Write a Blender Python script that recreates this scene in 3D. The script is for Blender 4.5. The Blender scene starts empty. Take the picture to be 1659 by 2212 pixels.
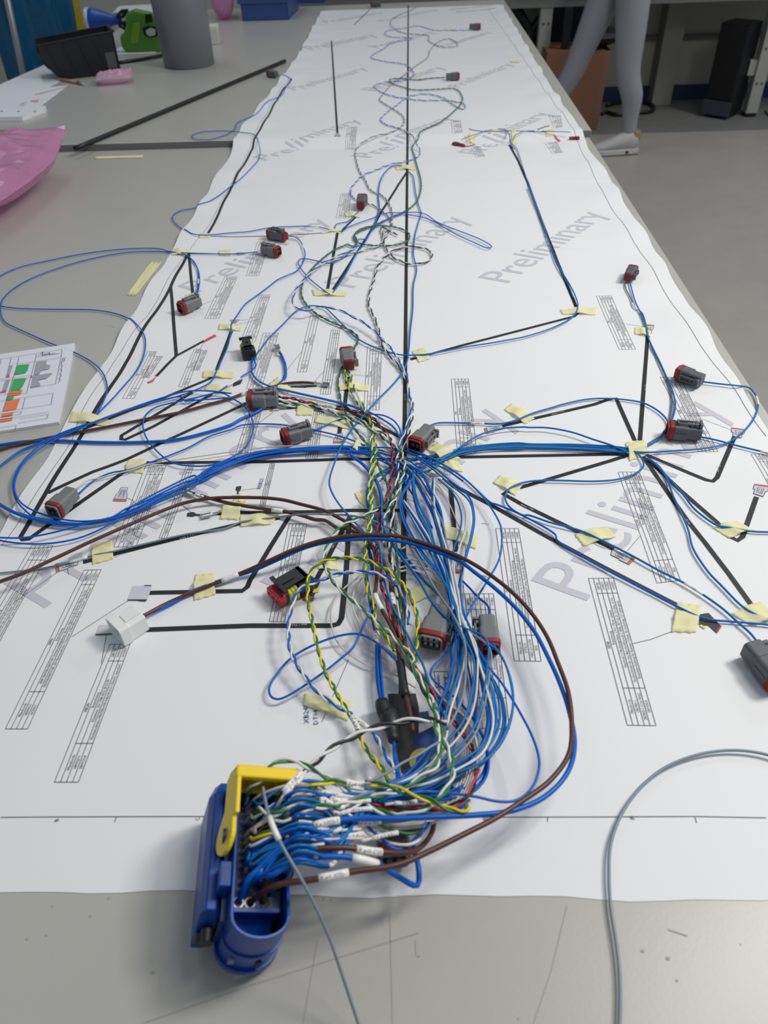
import bpy, bmesh, math, random
import numpy as np
from mathutils import Vector, Matrix, noise as mnoise

# ------------------------------------------------------------------ camera
IW, IH = 1659.0, 2212.0
F_PX = 1620.0
TZ = 0.74            # height of the near table top
CAM_H = 0.518        # phone height above the table
SLOPE = -0.043
_yc = np.array([(884.6-IW/2)/F_PX, (-304-IH/2)/F_PX, 1.0]); _yc /= np.linalg.norm(_yc)
_e = np.array([1.0, SLOPE, 0.0]); _e /= np.linalg.norm(_e)
_xc = _e - _e.dot(_yc)*_yc; _xc /= np.linalg.norm(_xc)
_zc = np.cross(_xc, _yc)
RWC = np.stack([_xc, _yc, _zc])          # camera (x right, y down, z forward) -> world
CAM = np.array([0.0, 0.0, TZ + CAM_H])

S = bpy.context.scene
cd = bpy.data.cameras.new('camera')
cam = bpy.data.objects.new('camera', cd)
S.collection.objects.link(cam)
cd.sensor_fit = 'VERTICAL'; cd.sensor_height = 36.0; cd.sensor_width = 27.0
cd.lens = F_PX/IH*36.0
cd.clip_start = 0.02; cd.clip_end = 60
r_, d_, f_ = RWC[:, 0], RWC[:, 1], RWC[:, 2]
cam.matrix_world = Matrix(((r_[0], -d_[0], -f_[0], CAM[0]), (r_[1], -d_[1], -f_[1], CAM[1]),
                           (r_[2], -d_[2], -f_[2], CAM[2]), (0, 0, 0, 1)))
S.camera = cam
cd.dof.use_dof = True
cd.dof.focus_distance = 0.86
cd.dof.aperture_fstop = 9.0

# ------------------------------------------------------------------ world, lamps, exposure
S.view_settings.view_transform = 'Standard'
S.view_settings.look = 'None'
S.view_settings.exposure = -0.14
S.view_settings.gamma = 1.0
S.view_settings.use_curve_mapping = False
w = bpy.data.worlds.new('world'); S.world = w; w.use_nodes = True
bg = w.node_tree.nodes['Background']
bg.inputs[0].default_value = (0.78, 0.89, 1.0, 1); bg.inputs[1].default_value = 0.29

def area(name, loc, target, sx, sy, power, col):
    l = bpy.data.lights.new(name, 'AREA'); l.shape = 'RECTANGLE'; l.size = sx; l.size_y = sy
    l.energy = power; l.color = col
    o = bpy.data.objects.new(name, l); S.collection.objects.link(o)
    o.location = loc
    o.rotation_euler = (Vector(target)-Vector(loc)).to_track_quat('-Z', 'Y').to_euler()
    return o
# ceiling lamps and the window wall of the workshop
area('window_light', (1.65, 0.95, 2.65), (0.1, 0.6, 0.74), 0.5, 0.45, 36, (1.0, 0.97, 0.92))
area('ceiling_light', (1.05, 0.85, 2.95), (0.35, 0.25, 0.74), 0.35, 0.8, 17, (1.0, 0.96, 0.90))
area('aisle_light', (2.6, 3.6, 2.95), (2.3, 4.0, 0.0), 0.4, 1.4, 30, (1.0, 0.98, 0.95))
area('ceiling_light', (-1.0, 3.2, 2.95), (-0.9, 3.0, 0.74), 0.25, 1.4, 9, (0.90, 0.95, 1.0))

# ------------------------------------------------------------------ picture <-> world
def ray(px, py):
    d = RWC @ np.array([(px-IW/2)/F_PX, (py-IH/2)/F_PX, 1.0])
    return d
def G(px, py, z=0.0):
    """point where the line of sight meets the level z above the near table top"""
    d = ray(px, py); t = (TZ+z-CAM[2])/d[2]
    return CAM + t*d
def GF(px, py):
    d = ray(px, py); t = (0.0-CAM[2])/d[2]
    return CAM + t*d
def GY(px, py, Y):
    d = ray(px, py); t = (Y-CAM[1])/d[1]
    return CAM + t*d

SEAM_Y = float(G(900, 306)[1])     # where the far table begins
STEP = 0.015                       # the far table top is this much higher
XL, XR = -0.432, 0.413             # long edges of the drawing sheet
def xl(y): return float(np.interp(y, [0, 2.05, 2.5, 3.0, 4.1], [-0.432, -0.431, -0.409, -0.391, -0.400]))
def xr(y): return float(np.interp(y, [0, 1.7, 2.05, 2.4, 3.0, 4.1], [0.413, 0.412, 0.403, 0.396, 0.400, 0.406]))
Y_NEAR = float(G(830, 1935)[1])
Y_FAR = 4.02
FOLDS = [0.36+0.1835*k for k in range(21)]
random.seed(7)
FA = [random.uniform(0.55, 1.0)*(1 if k % 2 else 0.55) for k in range(21)]
def smooth(t):
    t = min(1.0, max(0.0, t)); return t*t*(3-2*t)
def base_z(y):
    return STEP*smooth((y-SEAM_Y+0.02)/0.02)
def fold_z(x, y):
    """relief of the folded paper: low ridges along the folds, stronger at the loose long edges"""
    if y < 0.30: k = 0.35
    elif y < 0.8: k = 0.35+0.65*(y-0.3)/0.5
    else: k = 1.0
    a_, b_ = xl(y), xr(y); ex = abs(x-0.5*(a_+b_))/(0.5*(b_-a_))
    amp = 0.0015+0.0012*smooth((ex-0.62)/0.38)
    z = 0.0
    for fy, a in zip(FOLDS, FA):
        d = abs(y-fy)
        if d < 0.12: z += a*math.exp(-(math.sqrt(d*d+9e-6)-0.003)/0.024)
    bulge = 0.0065*smooth((ex-0.74)/0.26)*math.sin(math.pi*(y-0.36)/0.1835)**2
    return k*(amp*z+bulge) + 0.0004
def in_paper(x, y):
    return xl(y) <= x <= xr(y) and Y_NEAR <= y <= Y_FAR
def surf(x, y):
    z = STEP*smooth((y-SEAM_Y+0.04)/0.04) if in_paper(x, y) else (STEP if y > SEAM_Y else 0.0)
    if in_paper(x, y): z += fold_z(x, y)
    return z
def P(px, py, h=0.0):
    """point seen at picture position (px, py), h above whatever lies on the table there"""
    z = h
    p = G(px, py, z)
    for _ in range(5):
        z = surf(p[0], p[1])+h
        p = G(px, py, z)
    return p

# ------------------------------------------------------------------ mesh helpers
COL = S.collection
def lin(c):
    out = []
    for v in c:
        v = v/255.0
        out.append(v/12.92 if v <= 0.04045 else ((v+0.055)/1.055)**2.4)
    return tuple(out)
MATS = {}
def mat(name, rgb, rough=0.5, metal=0.0, var=0.06, scale=60.0, bump=0.0, bscale=200.0, alpha=1.0, trans=0.0, sheen=0.0, spec=0.5, translucent=0.0):
    if name in MATS: return MATS[name]
    m = bpy.data.materials.new(name); m.use_nodes = True
    nt = m.node_tree; b = nt.nodes['Principled BSDF']
    c = lin(rgb)
    tc = nt.nodes.new('ShaderNodeTexCoord')
    n = nt.nodes.new('ShaderNodeTexNoise'); n.inputs['Scale'].default_value = scale; n.inputs['Detail'].default_value = 4
    nt.links.new(tc.outputs['Object'], n.inputs['Vector'])
    mx = nt.nodes.new('ShaderNodeMix'); mx.data_type = 'RGBA'
    mx.inputs[6].default_value = (*[v*(1-var) for v in c], 1); mx.inputs[7].default_value = (*[min(1, v*(1+var)) for v in c], 1)
    nt.links.new(n.outputs['Fac'], mx.inputs[0]); nt.links.new(mx.outputs[2], b.inputs['Base Color'])
    b.inputs['Roughness'].default_value = rough; b.inputs['Metallic'].default_value = metal
    b.inputs['Specular IOR Level'].default_value = spec
    if trans: b.inputs['Transmission Weight'].default_value = trans
    if alpha < 1: b.inputs['Alpha'].default_value = alpha
    if bump:
        n2 = nt.nodes.new('ShaderNodeTexNoise'); n2.inputs['Scale'].default_value = bscale
        nt.links.new(tc.outputs['Object'], n2.inputs['Vector'])
        bp = nt.nodes.new('ShaderNodeBump'); bp.inputs['Strength'].default_value = bump; bp.inputs['Distance'].default_value = 0.002
        nt.links.new(n2.outputs['Fac'], bp.inputs['Height']); nt.links.new(bp.outputs[0], b.inputs['Normal'])
    if translucent:
        t = nt.nodes.new('ShaderNodeBsdfTranslucent'); nt.links.new(mx.outputs[2], t.inputs['Color'])
        ms = nt.nodes.new('ShaderNodeMixShader'); ms.inputs[0].default_value = translucent
        out = nt.nodes['Material Output']
        nt.links.new(b.outputs[0], ms.inputs[1]); nt.links.new(t.outputs[0], ms.inputs[2]); nt.links.new(ms.outputs[0], out.inputs['Surface'])
    MATS[name] = m
    return m

def plain(name, rgb, rough=0.7):
    return mat(name, rgb, rough, var=0.02, scale=30)

def tag(o, label=None, cat=None, group=None, kind=None):
    if label: o['label'] = label
    if cat: o['category'] = cat
    if group: o['group'] = group
    if kind: o['kind'] = kind
    return o
def origin_of(o):
    p = Vector((0, 0, 0))
    while o is not None:
        p += Vector(o.location); o = o.parent
    return p
def mk(name, verts, faces, m, parent=None, smooth_=True, local=False, origin=None):
    """one mesh object; vertices in world space unless local"""
    v = np.asarray(verts, float).reshape(-1, 3)
    me = bpy.data.meshes.new(name)
    loc = Vector((0, 0, 0))
    if not local:
        if parent is None:
            if origin is None: loc = Vector((v[:, 0].mean(), v[:, 1].mean(), v[:, 2].min()))
            else: loc = Vector(origin)
            v = v-np.array(loc)
        else:
            v = v-np.array(origin_of(parent))
    me.from_pydata([tuple(a) for a in v], [], [tuple(int(i) for i in f) for f in faces])
    if smooth_:
        me.polygons.foreach_set('use_smooth', [True]*len(me.polygons))
    if isinstance(m, (list, tuple)):
        for q in m: me.materials.append(q)
    elif m: me.materials.append(m)
    me.update()
    o = bpy.data.objects.new(name, me); COL.objects.link(o)
    o.location = loc
    if parent is not None: o.parent = parent
    return o
def empty(name, loc, rz=0.0, label=None, cat=None, group=None):
    o = bpy.data.objects.new(name, None); COL.objects.link(o)
    o.empty_display_size = 0.02
    o.location = loc; o.rotation_euler = (0, 0, rz)
    return tag(o, label, cat, group)
def dup_child(ch, parent, loc=None):
    c = ch.copy(); COL.objects.link(c); c.parent = parent
    if loc is not None: c.location = loc
    return c

class MB:
    """collects simple solids into one mesh"""
    def __init__(s): s.v = []; s.f = []
    def add(s, v, f):
        k = len(s.v); s.v += [tuple(float(c) for c in a) for a in v]; s.f += [tuple(int(i)+k for i in a) for a in f]; return s
    def box(s, x0, x1, y0, y1, z0, z1):
        v = [(x0, y0, z0), (x1, y0, z0), (x1, y1, z0), (x0, y1, z0), (x0, y0, z1), (x1, y0, z1), (x1, y1, z1), (x0, y1, z1)]
        return s.add(v, [(0, 3, 2, 1), (4, 5, 6, 7), (0, 1, 5, 4), (1, 2, 6, 5), (2, 3, 7, 6), (3, 0, 4, 7)])
    def loft(s, rings, cap0=True, cap1=True):
        n = len(rings[0]); v = [p for r in rings for p in r]; f = []
        for i in range(len(rings)-1):
            for j in range(n):
                k = (j+1) % n
                f.append((i*n+j, i*n+k, (i+1)*n+k, (i+1)*n+j))
        if cap0: f.append(tuple(range(n-1, -1, -1)))
        if cap1: f.append(tuple(range((len(rings)-1)*n, len(rings)*n)))
        return s.add(v, f)
    def cyl(s, a, b, r, n=12, r2=None):
        a = np.array(a, float); b = np.array(b, float); d = b-a; d /= np.linalg.norm(d)
        u = np.cross(d, (0, 0, 1)) if abs(d[2]) < 0.9 else np.cross(d, (1, 0, 0)); u /= np.linalg.norm(u); w_ = np.cross(d, u)
        r2 = r if r2 is None else r2
        R = lambda c, q: [c+q*(math.cos(t)*u+math.sin(t)*w_) for t in [2*math.pi*i/n for i in range(n)]]
        return s.loft([R(a, r), R(b, r2)])
    def prism(s, poly, z0, z1):
        return s.loft([[(x, y, z0) for x, y in poly], [(x, y, z1) for x, y in poly]])
    def xform(s, M):
        s.v = [tuple(M @ Vector(p)) for p in s.v]; return s
    def build(s, name, m, parent=None, smooth_=False, local=True, bevel=0.0):
        o = mk(name, s.v, s.f, m, parent, smooth_, local)
        bm = bmesh.new(); bm.from_mesh(o.data)
        bmesh.ops.recalc_face_normals(bm, faces=bm.faces)
        bm.to_mesh(o.data); bm.free()
        if bevel:
            md = o.modifiers.new('bevel', 'BEVEL'); md.width = bevel; md.segments = 2; md.limit_method = 'ANGLE'; md.angle_limit = 0.7
        return o
def rrect(w, h, r, y, n=4, cx=0.0, cz=0.0):
    """rounded rectangle ring in the plane y = const"""
    pts = []
    for (sx, sz, a0) in ((1, 1, 0), (-1, 1, 90), (-1, -1, 180), (1, -1, 270)):
        for i in range(n+1):
            a = math.radians(a0+90*i/n)
            pts.append((cx+sx*(w/2-r)+r*math.cos(a), y, cz+sz*(h/2-r)+r*math.sin(a)))
    return pts

# ------------------------------------------------------------------ curves
def catmull(pts, step):
    p = np.asarray(pts, float)
    if len(p) == 2:
        n = max(2, int(np.linalg.norm(p[1]-p[0])/step))
        return np.array([p[0]+(p[1]-p[0])*i/n for i in range(n+1)])
    q = np.vstack([2*p[0]-p[1], p, 2*p[-1]-p[-2]])
    out = []
    for i in range(1, len(q)-2):
        p0, p1, p2, p3 = q[i-1:i+3]
        L = np.linalg.norm(p2-p1); n = int(min(24, max(3, L/step)))
        t0 = 0; t1 = max(1e-5, np.linalg.norm(p1-p0)**0.5); t2 = t1+max(1e-5, L**0.5); t3 = t2+max(1e-5, np.linalg.norm(p3-p2)**0.5)
        for k in range(n):
            t = t1+(t2-t1)*k/n
            a1 = (t1-t)/(t1-t0)*p0+(t-t0)/(t1-t0)*p1; a2 = (t2-t)/(t2-t1)*p1+(t-t1)/(t2-t1)*p2; a3 = (t3-t)/(t3-t2)*p2+(t-t2)/(t3-t2)*p3
            b1 = (t2-t)/(t2-t0)*a1+(t-t0)/(t2-t0)*a2; b2 = (t3-t)/(t3-t1)*a2+(t-t1)/(t3-t1)*a3
            out.append((t2-t)/(t2-t1)*b1+(t-t1)/(t2-t1)*b2)
    out.append(p[-1])
    return np.array(out)
def even(path, step):
    d = np.r_[0, np.cumsum(np.linalg.norm(np.diff(path, axis=0), axis=1))]
    n = max(2, int(d[-1]/step)); s = np.linspace(0, d[-1], n+1)
    return np.stack([np.interp(s, d, path[:, k]) for k in range(3)], 1)
def frames(path):
    t = np.gradient(path, axis=0); t /= np.maximum(1e-9, np.linalg.norm(t, axis=1))[:, None]
    u = np.zeros_like(t)
    a = np.cross((0, 0, 1.0), t[0]); 
    if np.linalg.norm(a) < 1e-3: a = np.array([1.0, 0, 0])
    u[0] = a/np.linalg.norm(a)
    for i in range(1, len(t)):
        a = u[i-1]-t[i]*np.dot(u[i-1], t[i]); u[i] = a/max(1e-9, np.linalg.norm(a))
    return t, u, np.cross(t, u)
def tube(path, r, sides=7, cap=True):
    t, u, w_ = frames(path); n = len(path)
    rr = np.full(n, r) if np.isscalar(r) else np.asarray(r)
    an = np.linspace(0, 2*np.pi, sides, endpoint=False)
    v = (path[:, None, :]+rr[:, None, None]*(np.cos(an)[None, :, None]*u[:, None, :]+np.sin(an)[None, :, None]*w_[:, None, :])).reshape(-1, 3)
    f = []
    for i in range(n-1):
        for j in range(sides):
            k = (j+1) % sides
            f.append((i*sides+j, i*sides+k, (i+1)*sides+k, (i+1)*sides+j))
    if cap:
        f.append(tuple(range(sides-1, -1, -1))); f.append(tuple(range((n-1)*sides, n*sides)))
    return v, f

# zoom windows used while measuring: (x0, y0, scale)
WIN = dict(A=(700, 840, 5.53), B=(720, 1080, 5.53), C=(780, 1340, 5.53), D=(940, 1100, 5.53), E=(930, 1380, 5.53),
           F=(800, 1580, 6.381), H=(600, 1640, 6.381), I=(480, 1640, 7.541), J=(480, 1800, 7.541), K=(700, 0, 4.608),
           L=(660, 240, 5.53), M=(600, 480, 4.879), N=(380, 840, 5.53), p=(0, 0, 1.9988), q=(830, 0, 2.0012), r=(0, 480, 2.9625),
           s=(500, 400, 2.9625), t=(1000, 400, 2.517), u=(0, 780, 3.318), v=(400, 720, 3.318), w=(700, 860, 3.318),
           x=(1140, 780, 3.1965), y=(0, 1140, 2.9625), z=(540, 1100, 3.6065), a=(760, 1250, 3.6065), b=(1140, 1100, 3.1965),
           c=(380, 1600, 3.7705), d=(620, 1500, 3.7705), e=(900, 1500, 4.1475), f=(1100, 1550, 2.968), g=(560, 1900, 3.072),
           X=(960, 230, 4.879), O=(0, 0, 1.0))
def px(sx):
    """'A 10,20:5 30,40 B 1,2' -> [(px, py, h mm or None)]"""
    out = []; win = WIN['O']; fresh = False
    for tkn in sx.split():
        if len(tkn) == 1 and tkn.isalpha(): win = WIN[tkn]; fresh = len(out) > 1; continue
        h = None
        if ':' in tkn: tkn, hh = tkn.split(':'); h = float(hh)
        x, y = tkn.split(',')
        q = (win[0]+float(x)/win[2], win[1]+float(y)/win[2], h)
        if fresh:                                   # windows overlap: skip points that lie behind the last one
            a, b = out[-2], out[-1]
            dx, dy = q[0]-b[0], q[1]-b[1]
            if (b[0]-a[0])*dx+(b[1]-a[1])*dy < 0 and math.hypot(dx, dy) < 135: continue
            fresh = False
        out.append(q)
    return out
def trace(sx, h0=2.0, step=0.004, auto=None, dz=0.0):
    """picture trace -> smooth 3-D path lying h (mm) above the table"""
    q = px(sx); n = len(q)
    hs = [a[2] for a in q]
    if auto is not None:
        hs = [(auto(a[0], a[1])+dz if a[2] is None else a[2]) for a in q]
    else:
        idx = [i for i in range(n) if hs[i] is not None]
        if not idx: hs = [h0]*n
        else: hs = list(np.interp(range(n), idx, [hs[i] for i in idx]))
    pts = [P(a[0], a[1], h/1000.0) for a, h in zip(q, hs)]
    keep = [pts[0]]
    for p_ in pts[1:]:
        if np.linalg.norm(p_-keep[-1]) > 0.0015: keep.append(p_)
    return catmull(keep, step)

# ------------------------------------------------------------------ lettering (mesh glyphs of the built-in font)
CHARS = "ABCDEFGHIJKLMNOPQRSTUVWXYZabcdefghijklmnopqrstuvwxyz0123456789.,-/()²üäößÜ:+"
GL = {}
def load_glyphs(res):
    obs = []
    def t(body):
        c = bpy.data.curves.new('glyph', 'FONT'); c.body = body; c.size = 1.0; c.resolution_u = res
        o = bpy.data.objects.new('glyph', c); COL.objects.link(o); obs.append(o); return o
    base = t('HH'); pairs = [(ch, t(ch), t('H'+ch+'H')) for ch in CHARS]
    dg = bpy.context.evaluated_depsgraph_get(); dg.update()
    def mesh(o):
        e = o.evaluated_get(dg); me = e.to_mesh()
        v = np.array([tuple(a.co) for a in me.vertices]).reshape(-1, 3); f = [tuple(p_.vertices) for p_ in me.polygons]
        e.to_mesh_clear(); return v, f
    bv, _ = mesh(base); bw = bv[:, 0].max()
    for ch, o1, o2 in pairs:
        v, f = mesh(o1); v2, _ = mesh(o2)
        GL[(res, ch)] = (v, f, (v2[:, 0].max()-bw) if len(v2) else 0.4)
    GL[(res, ' ')] = (np.zeros((0, 3)), [], 0.28)
    for o in obs:
        c = o.data; bpy.data.objects.remove(o); bpy.data.curves.remove(c)
load_glyphs(1); load_glyphs(4)
def text_mesh(s_, res=1):
    """unit-size text on the x axis: verts (n,2), faces, width"""
    V = []; Fc = []; x = 0.0
    for ch in s_:
        v, f, a = GL.get((res, ch), GL[(res, ' ')])
        k = len(V)
        for p_ in v: V.append((p_[0]+x, p_[1]))
        Fc += [tuple(i+k for i in q) for q in f]
        x += a
    return np.array(V).reshape(-1, 2), Fc, x
# ================================================================== the room
def structure(name, mb, m, bevel=0.0):
    o = mb.build(name, m, None, False, False, bevel)
    return tag(o, kind='structure')
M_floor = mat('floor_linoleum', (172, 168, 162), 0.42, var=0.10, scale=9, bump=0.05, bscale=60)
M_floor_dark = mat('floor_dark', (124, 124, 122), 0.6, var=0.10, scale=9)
M_wall = mat('wall_paint', (178, 176, 166), 0.85, var=0.04, scale=5)
M_pil = mat('pilaster_paint', (150, 148, 144), 0.8, var=0.04, scale=5)
M_skirt = mat('skirting_blue', (40, 48, 84), 0.5)
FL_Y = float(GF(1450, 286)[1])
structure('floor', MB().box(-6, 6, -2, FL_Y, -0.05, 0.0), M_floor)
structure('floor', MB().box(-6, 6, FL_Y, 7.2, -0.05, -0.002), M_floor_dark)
WY = float(GF(1490, 213)[1])
structure('wall_back', MB().box(-6, 6, WY, WY+0.1, 0, 3.0), M_wall)
structure('baseboard_back', MB().box(-6, 6, WY-0.015, WY, 0, 0.085), M_skirt)
a0 = GF(1414, 214)
structure('trim_1', MB().box(a0[0]-0.06, a0[0]+0.06, a0[1]-0.16, a0[1]-0.02, 0, 2.6), M_pil)      # wall post
# horizontal rail on the back wall
zr = GY(1500, 78, WY)[2]
structure('trim_2', MB().box(0.6, 4.0, WY-0.03, WY, zr-0.012, zr+0.012), mat('rail_grey', (105, 105, 102), 0.7))

# ------------------------------------------------------------------ tables
M_table = mat('table_laminate', (182, 180, 174), 0.30, var=0.03, scale=14, bump=0.02, bscale=300)
M_tedge = mat('table_edge', (112, 113, 114), 0.5)
M_metal = mat('leg_metal', (120, 122, 125), 0.4, metal=0.3)
RE = 0.5*(G(1340, 400)[0]+G(1600, 802)[0])
def table(x0, x1, y0, y1, ztop, label):
    r = empty('work_table', ((x0+x1)/2, (y0+y1)/2, 0), 0, label, 'table')
    cx, cy = (x0+x1)/2, (y0+y1)/2
    MB().box(x0-cx, x1-cx, y0-cy, y1-cy, ztop-0.028, ztop).build('table_top', M_table, r, bevel=0.0015)
    MB().box(x0-cx+0.06, x1-cx-0.06, y0-cy+0.06, y1-cy-0.06, ztop-0.075, ztop-0.028).build('apron', M_metal, r)
    for sx in (x0-cx+0.07, x1-cx-0.11):
        for sy in (y0-cy+0.08, y1-cy-0.12):
            l = MB().box(sx, sx+0.04, sy, sy+0.04, 0.01, ztop-0.075).build('leg', M_metal, r)
            MB().cyl((sx+0.02, sy+0.02, 0), (sx+0.02, sy+0.02, 0.012), 0.024, 12).build('foot_pad', mat('rubber', (30, 30, 32), 0.7), l)
    return r
table(-1.75, RE, -0.75, SEAM_Y-0.002, TZ, 'pale grey laminate work table carrying the near half of the drawing')
lf = G(40, 166, STEP)
TAB_L = -1.24
table(TAB_L, RE+0.004, SEAM_Y, 4.19, TZ+STEP, 'pale grey laminate table behind the seam, slightly higher, under the grey bin')
far_t = [o for o in bpy.data.objects if o.name.startswith('work_table')][-1]
MB().box(TAB_L-far_t.location.x+0.001, RE-far_t.location.x+0.003, SEAM_Y-far_t.location.y-0.0012, SEAM_Y-far_t.location.y, TZ-0.012, TZ+STEP-0.0008).build('edge_band', M_tedge, far_t)

# scratches and specks on the near table top
M_scratch = mat('scratch', (166, 162, 152), 0.6)
def scratch(pts, wmm):
    mb = MB()
    path = [P(x, y, 0.0003) for x, y in pts]
    for a_, b_ in zip(path[:-1], path[1:]):
        d = b_-a_; n = np.array([-d[1], d[0], 0]); n = n/np.linalg.norm(n)*wmm/2000.0
        mb.add([a_-n, a_+n, b_+n, b_-n], [(0, 1, 2, 3)])
    return mb
near = [o for o in bpy.data.objects if o.name == 'work_table'][0]
mb = MB()
for pts, wmm in (([(560, 2123), (700, 2078), (905, 2015)], 0.7), ([(842, 1975), (845, 2080), (848, 2212)], 0.5), ([(686, 2030), (655, 2210)], 0.35),
                 ([(1225, 1955), (1190, 2100), (1152, 2212)], 0.5), ([(310, 2210), (480, 2150), (560, 2122)], 0.5), ([(897, 2030), (899, 2066)], 0.5), ([(1443, 2008), (1485, 2022)], 0.8)):
    s_ = scratch(pts, wmm); mb.add(s_.v, s_.f)
random.seed(3)
for (x, y) in [(113, 1957), (235, 1940), (195, 1978), (700, 1941), (715, 1943), (1120, 2200), (1600, 2040), (1388, 2054), (58, 1958+70), (100, 2020), (1443, 2070), (1462, 2118), (330, 2100), (238, 704), (245, 706), (905, 2065)]:
    p_ = P(x, y, 0.0004); r0 = random.uniform(0.0004, 0.0011)
    mb.add([(p_[0]+r0*math.cos(k*1.05)*1.3, p_[1]+r0*math.sin(k*1.05), p_[2]) for k in range(6)], [tuple(range(6))])
o = mk('scratch_marks', mb.v, mb.f, M_scratch, near, False); tag(o, kind='stuff')
# ================================================================== the drawing sheet and everything printed on it
M_paper = mat('paper', (236, 236, 238), 0.62, var=0.012, scale=6, bump=0.035, bscale=9)
M_ink = mat('ink_black', (34, 34, 37), 0.55, var=0.05)
M_line = mat('ink_fine', (38, 38, 50), 0.6)
M_wm = mat('ink_watermark', (203, 200, 210), 0.62, var=0.03)
M_wtxt = mat('ink_white', (205, 205, 205), 0.6)
M_pen = mat('pen_blue', (60, 62, 130), 0.6)
ys = list(np.arange(Y_NEAR, Y_FAR, 0.011))+[Y_FAR]+[f+d for f in FOLDS for d in (-0.006, -0.003, 0, 0.003, 0.006) if Y_NEAR < f+d < Y_FAR]; ys = sorted(ys)
xs = list(np.linspace(0, 1, 41))
random.seed(11)
V = []; Fq = []
for j, y in enumerate(ys):
    w1 = 0.0016*math.sin(y*21)+0.0012*math.sin(y*47+1); w2 = 0.0016*math.sin(y*19+2)+0.0013*math.sin(y*53)
    for i, t_ in enumerate(xs):
        x = xl(y)+(xr(y)-xl(y))*t_
        xx = x+(w1 if i == 0 else w2 if i == len(xs)-1 else 0)
        yy = y+(0.0012*math.sin(x*31)+0.0008*math.sin(x*73+1) if j == 0 else 0)
        V.append((xx, yy, TZ+STEP*smooth((y-SEAM_Y+0.04)/0.04)+fold_z(min(max(xx, xl(y)), xr(y)), y)))
nx = len(xs)
for j in range(len(ys)-1):
    for i in range(nx-1):
        Fq.append((j*nx+i, j*nx+i+1, (j+1)*nx+i+1, (j+1)*nx+i))
sheet = mk('drawing_sheet', V, Fq, M_paper, None, True, origin=(0.0, Y_NEAR, TZ))
tag(sheet, 'long white harness drawing spread over both tables, stamped with repeated grey watermark words', 'drawing')
def zs(x, y):
    return TZ+STEP*smooth((y-SEAM_Y+0.04)/0.04)+fold_z(min(max(x, xl(y)), xr(y)), y)
def onpaper(v2, dz):
    return [(a[0], a[1], zs(a[0], a[1])+dz) for a in v2]
def refine(v2, faces, maxlen):
    bm = bmesh.new(); vs = [bm.verts.new((a[0], a[1], 0)) for a in v2]
    for f in faces:
        try: bm.faces.new([vs[i] for i in f])
        except ValueError: pass
    bmesh.ops.triangulate(bm, faces=bm.faces)
    for _ in range(5):
        e = [e for e in bm.edges if e.calc_length() > maxlen]
        if not e: break
        bmesh.ops.subdivide_edges(bm, edges=e, cuts=1)
        bmesh.ops.triangulate(bm, faces=[f for f in bm.faces if len(f.verts) > 3])
    bm.verts.index_update()
    V = [(v.co.x, v.co.y) for v in bm.verts]; Fc = [tuple(v.index for v in f.verts) for f in bm.faces]
    bm.free(); return V, Fc
def strip2d(pts, wmm, taper=None):
    """pts: world xy polyline with mitred joints -> verts, faces"""
    p = [np.array(pts[0][:2])]
    for q in pts[1:]:
        q = np.array(q[:2])
        if np.linalg.norm(q-p[-1]) > 0.0008: p.append(q)
    # resample
    out = [p[0]]
    for a_, b_ in zip(p[:-1], p[1:]):
        n = max(1, int(np.linalg.norm(b_-a_)/0.012))
        for k in range(1, n+1): out.append(a_+(b_-a_)*k/n)
    p = np.array(out); t = np.gradient(p, axis=0); t /= np.maximum(1e-9, np.linalg.norm(t, axis=1))[:, None]
    nrm = np.stack([-t[:, 1], t[:, 0]], 1)*wmm/2000.0
    v = np.empty((2*len(p), 2)); v[0::2] = p-nrm; v[1::2] = p+nrm
    f = [(2*i, 2*i+2, 2*i+3, 2*i+1) for i in range(len(p)-1)]
    return v, f
class Ink:
    def __init__(s): s.v = []; s.f = []
    def add(s, v, f):
        k = len(s.v); s.v += [tuple(a) for a in v]; s.f += [tuple(int(i)+k for i in q) for q in f]
    def line(s, pxs, wmm, dz=0.0005):
        v, f = strip2d([P(x, y) for x, y in pxs], wmm); s.add(onpaper(v, dz), f)
    def wline(s, pts, wmm, dz=0.0005):
        v, f = strip2d(pts, wmm); s.add(onpaper(v, dz), f)
    def poly(s, pts, dz):
        v, f = refine([q[:2] for q in pts], [tuple(range(len(pts)))], 0.012); s.add(onpaper(v, dz), f)
    def build(s, name, m, parent=None, label=None):
        o = mk(name, s.v, s.f, m, parent or sheet, False)
        return tag(o, label)

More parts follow.
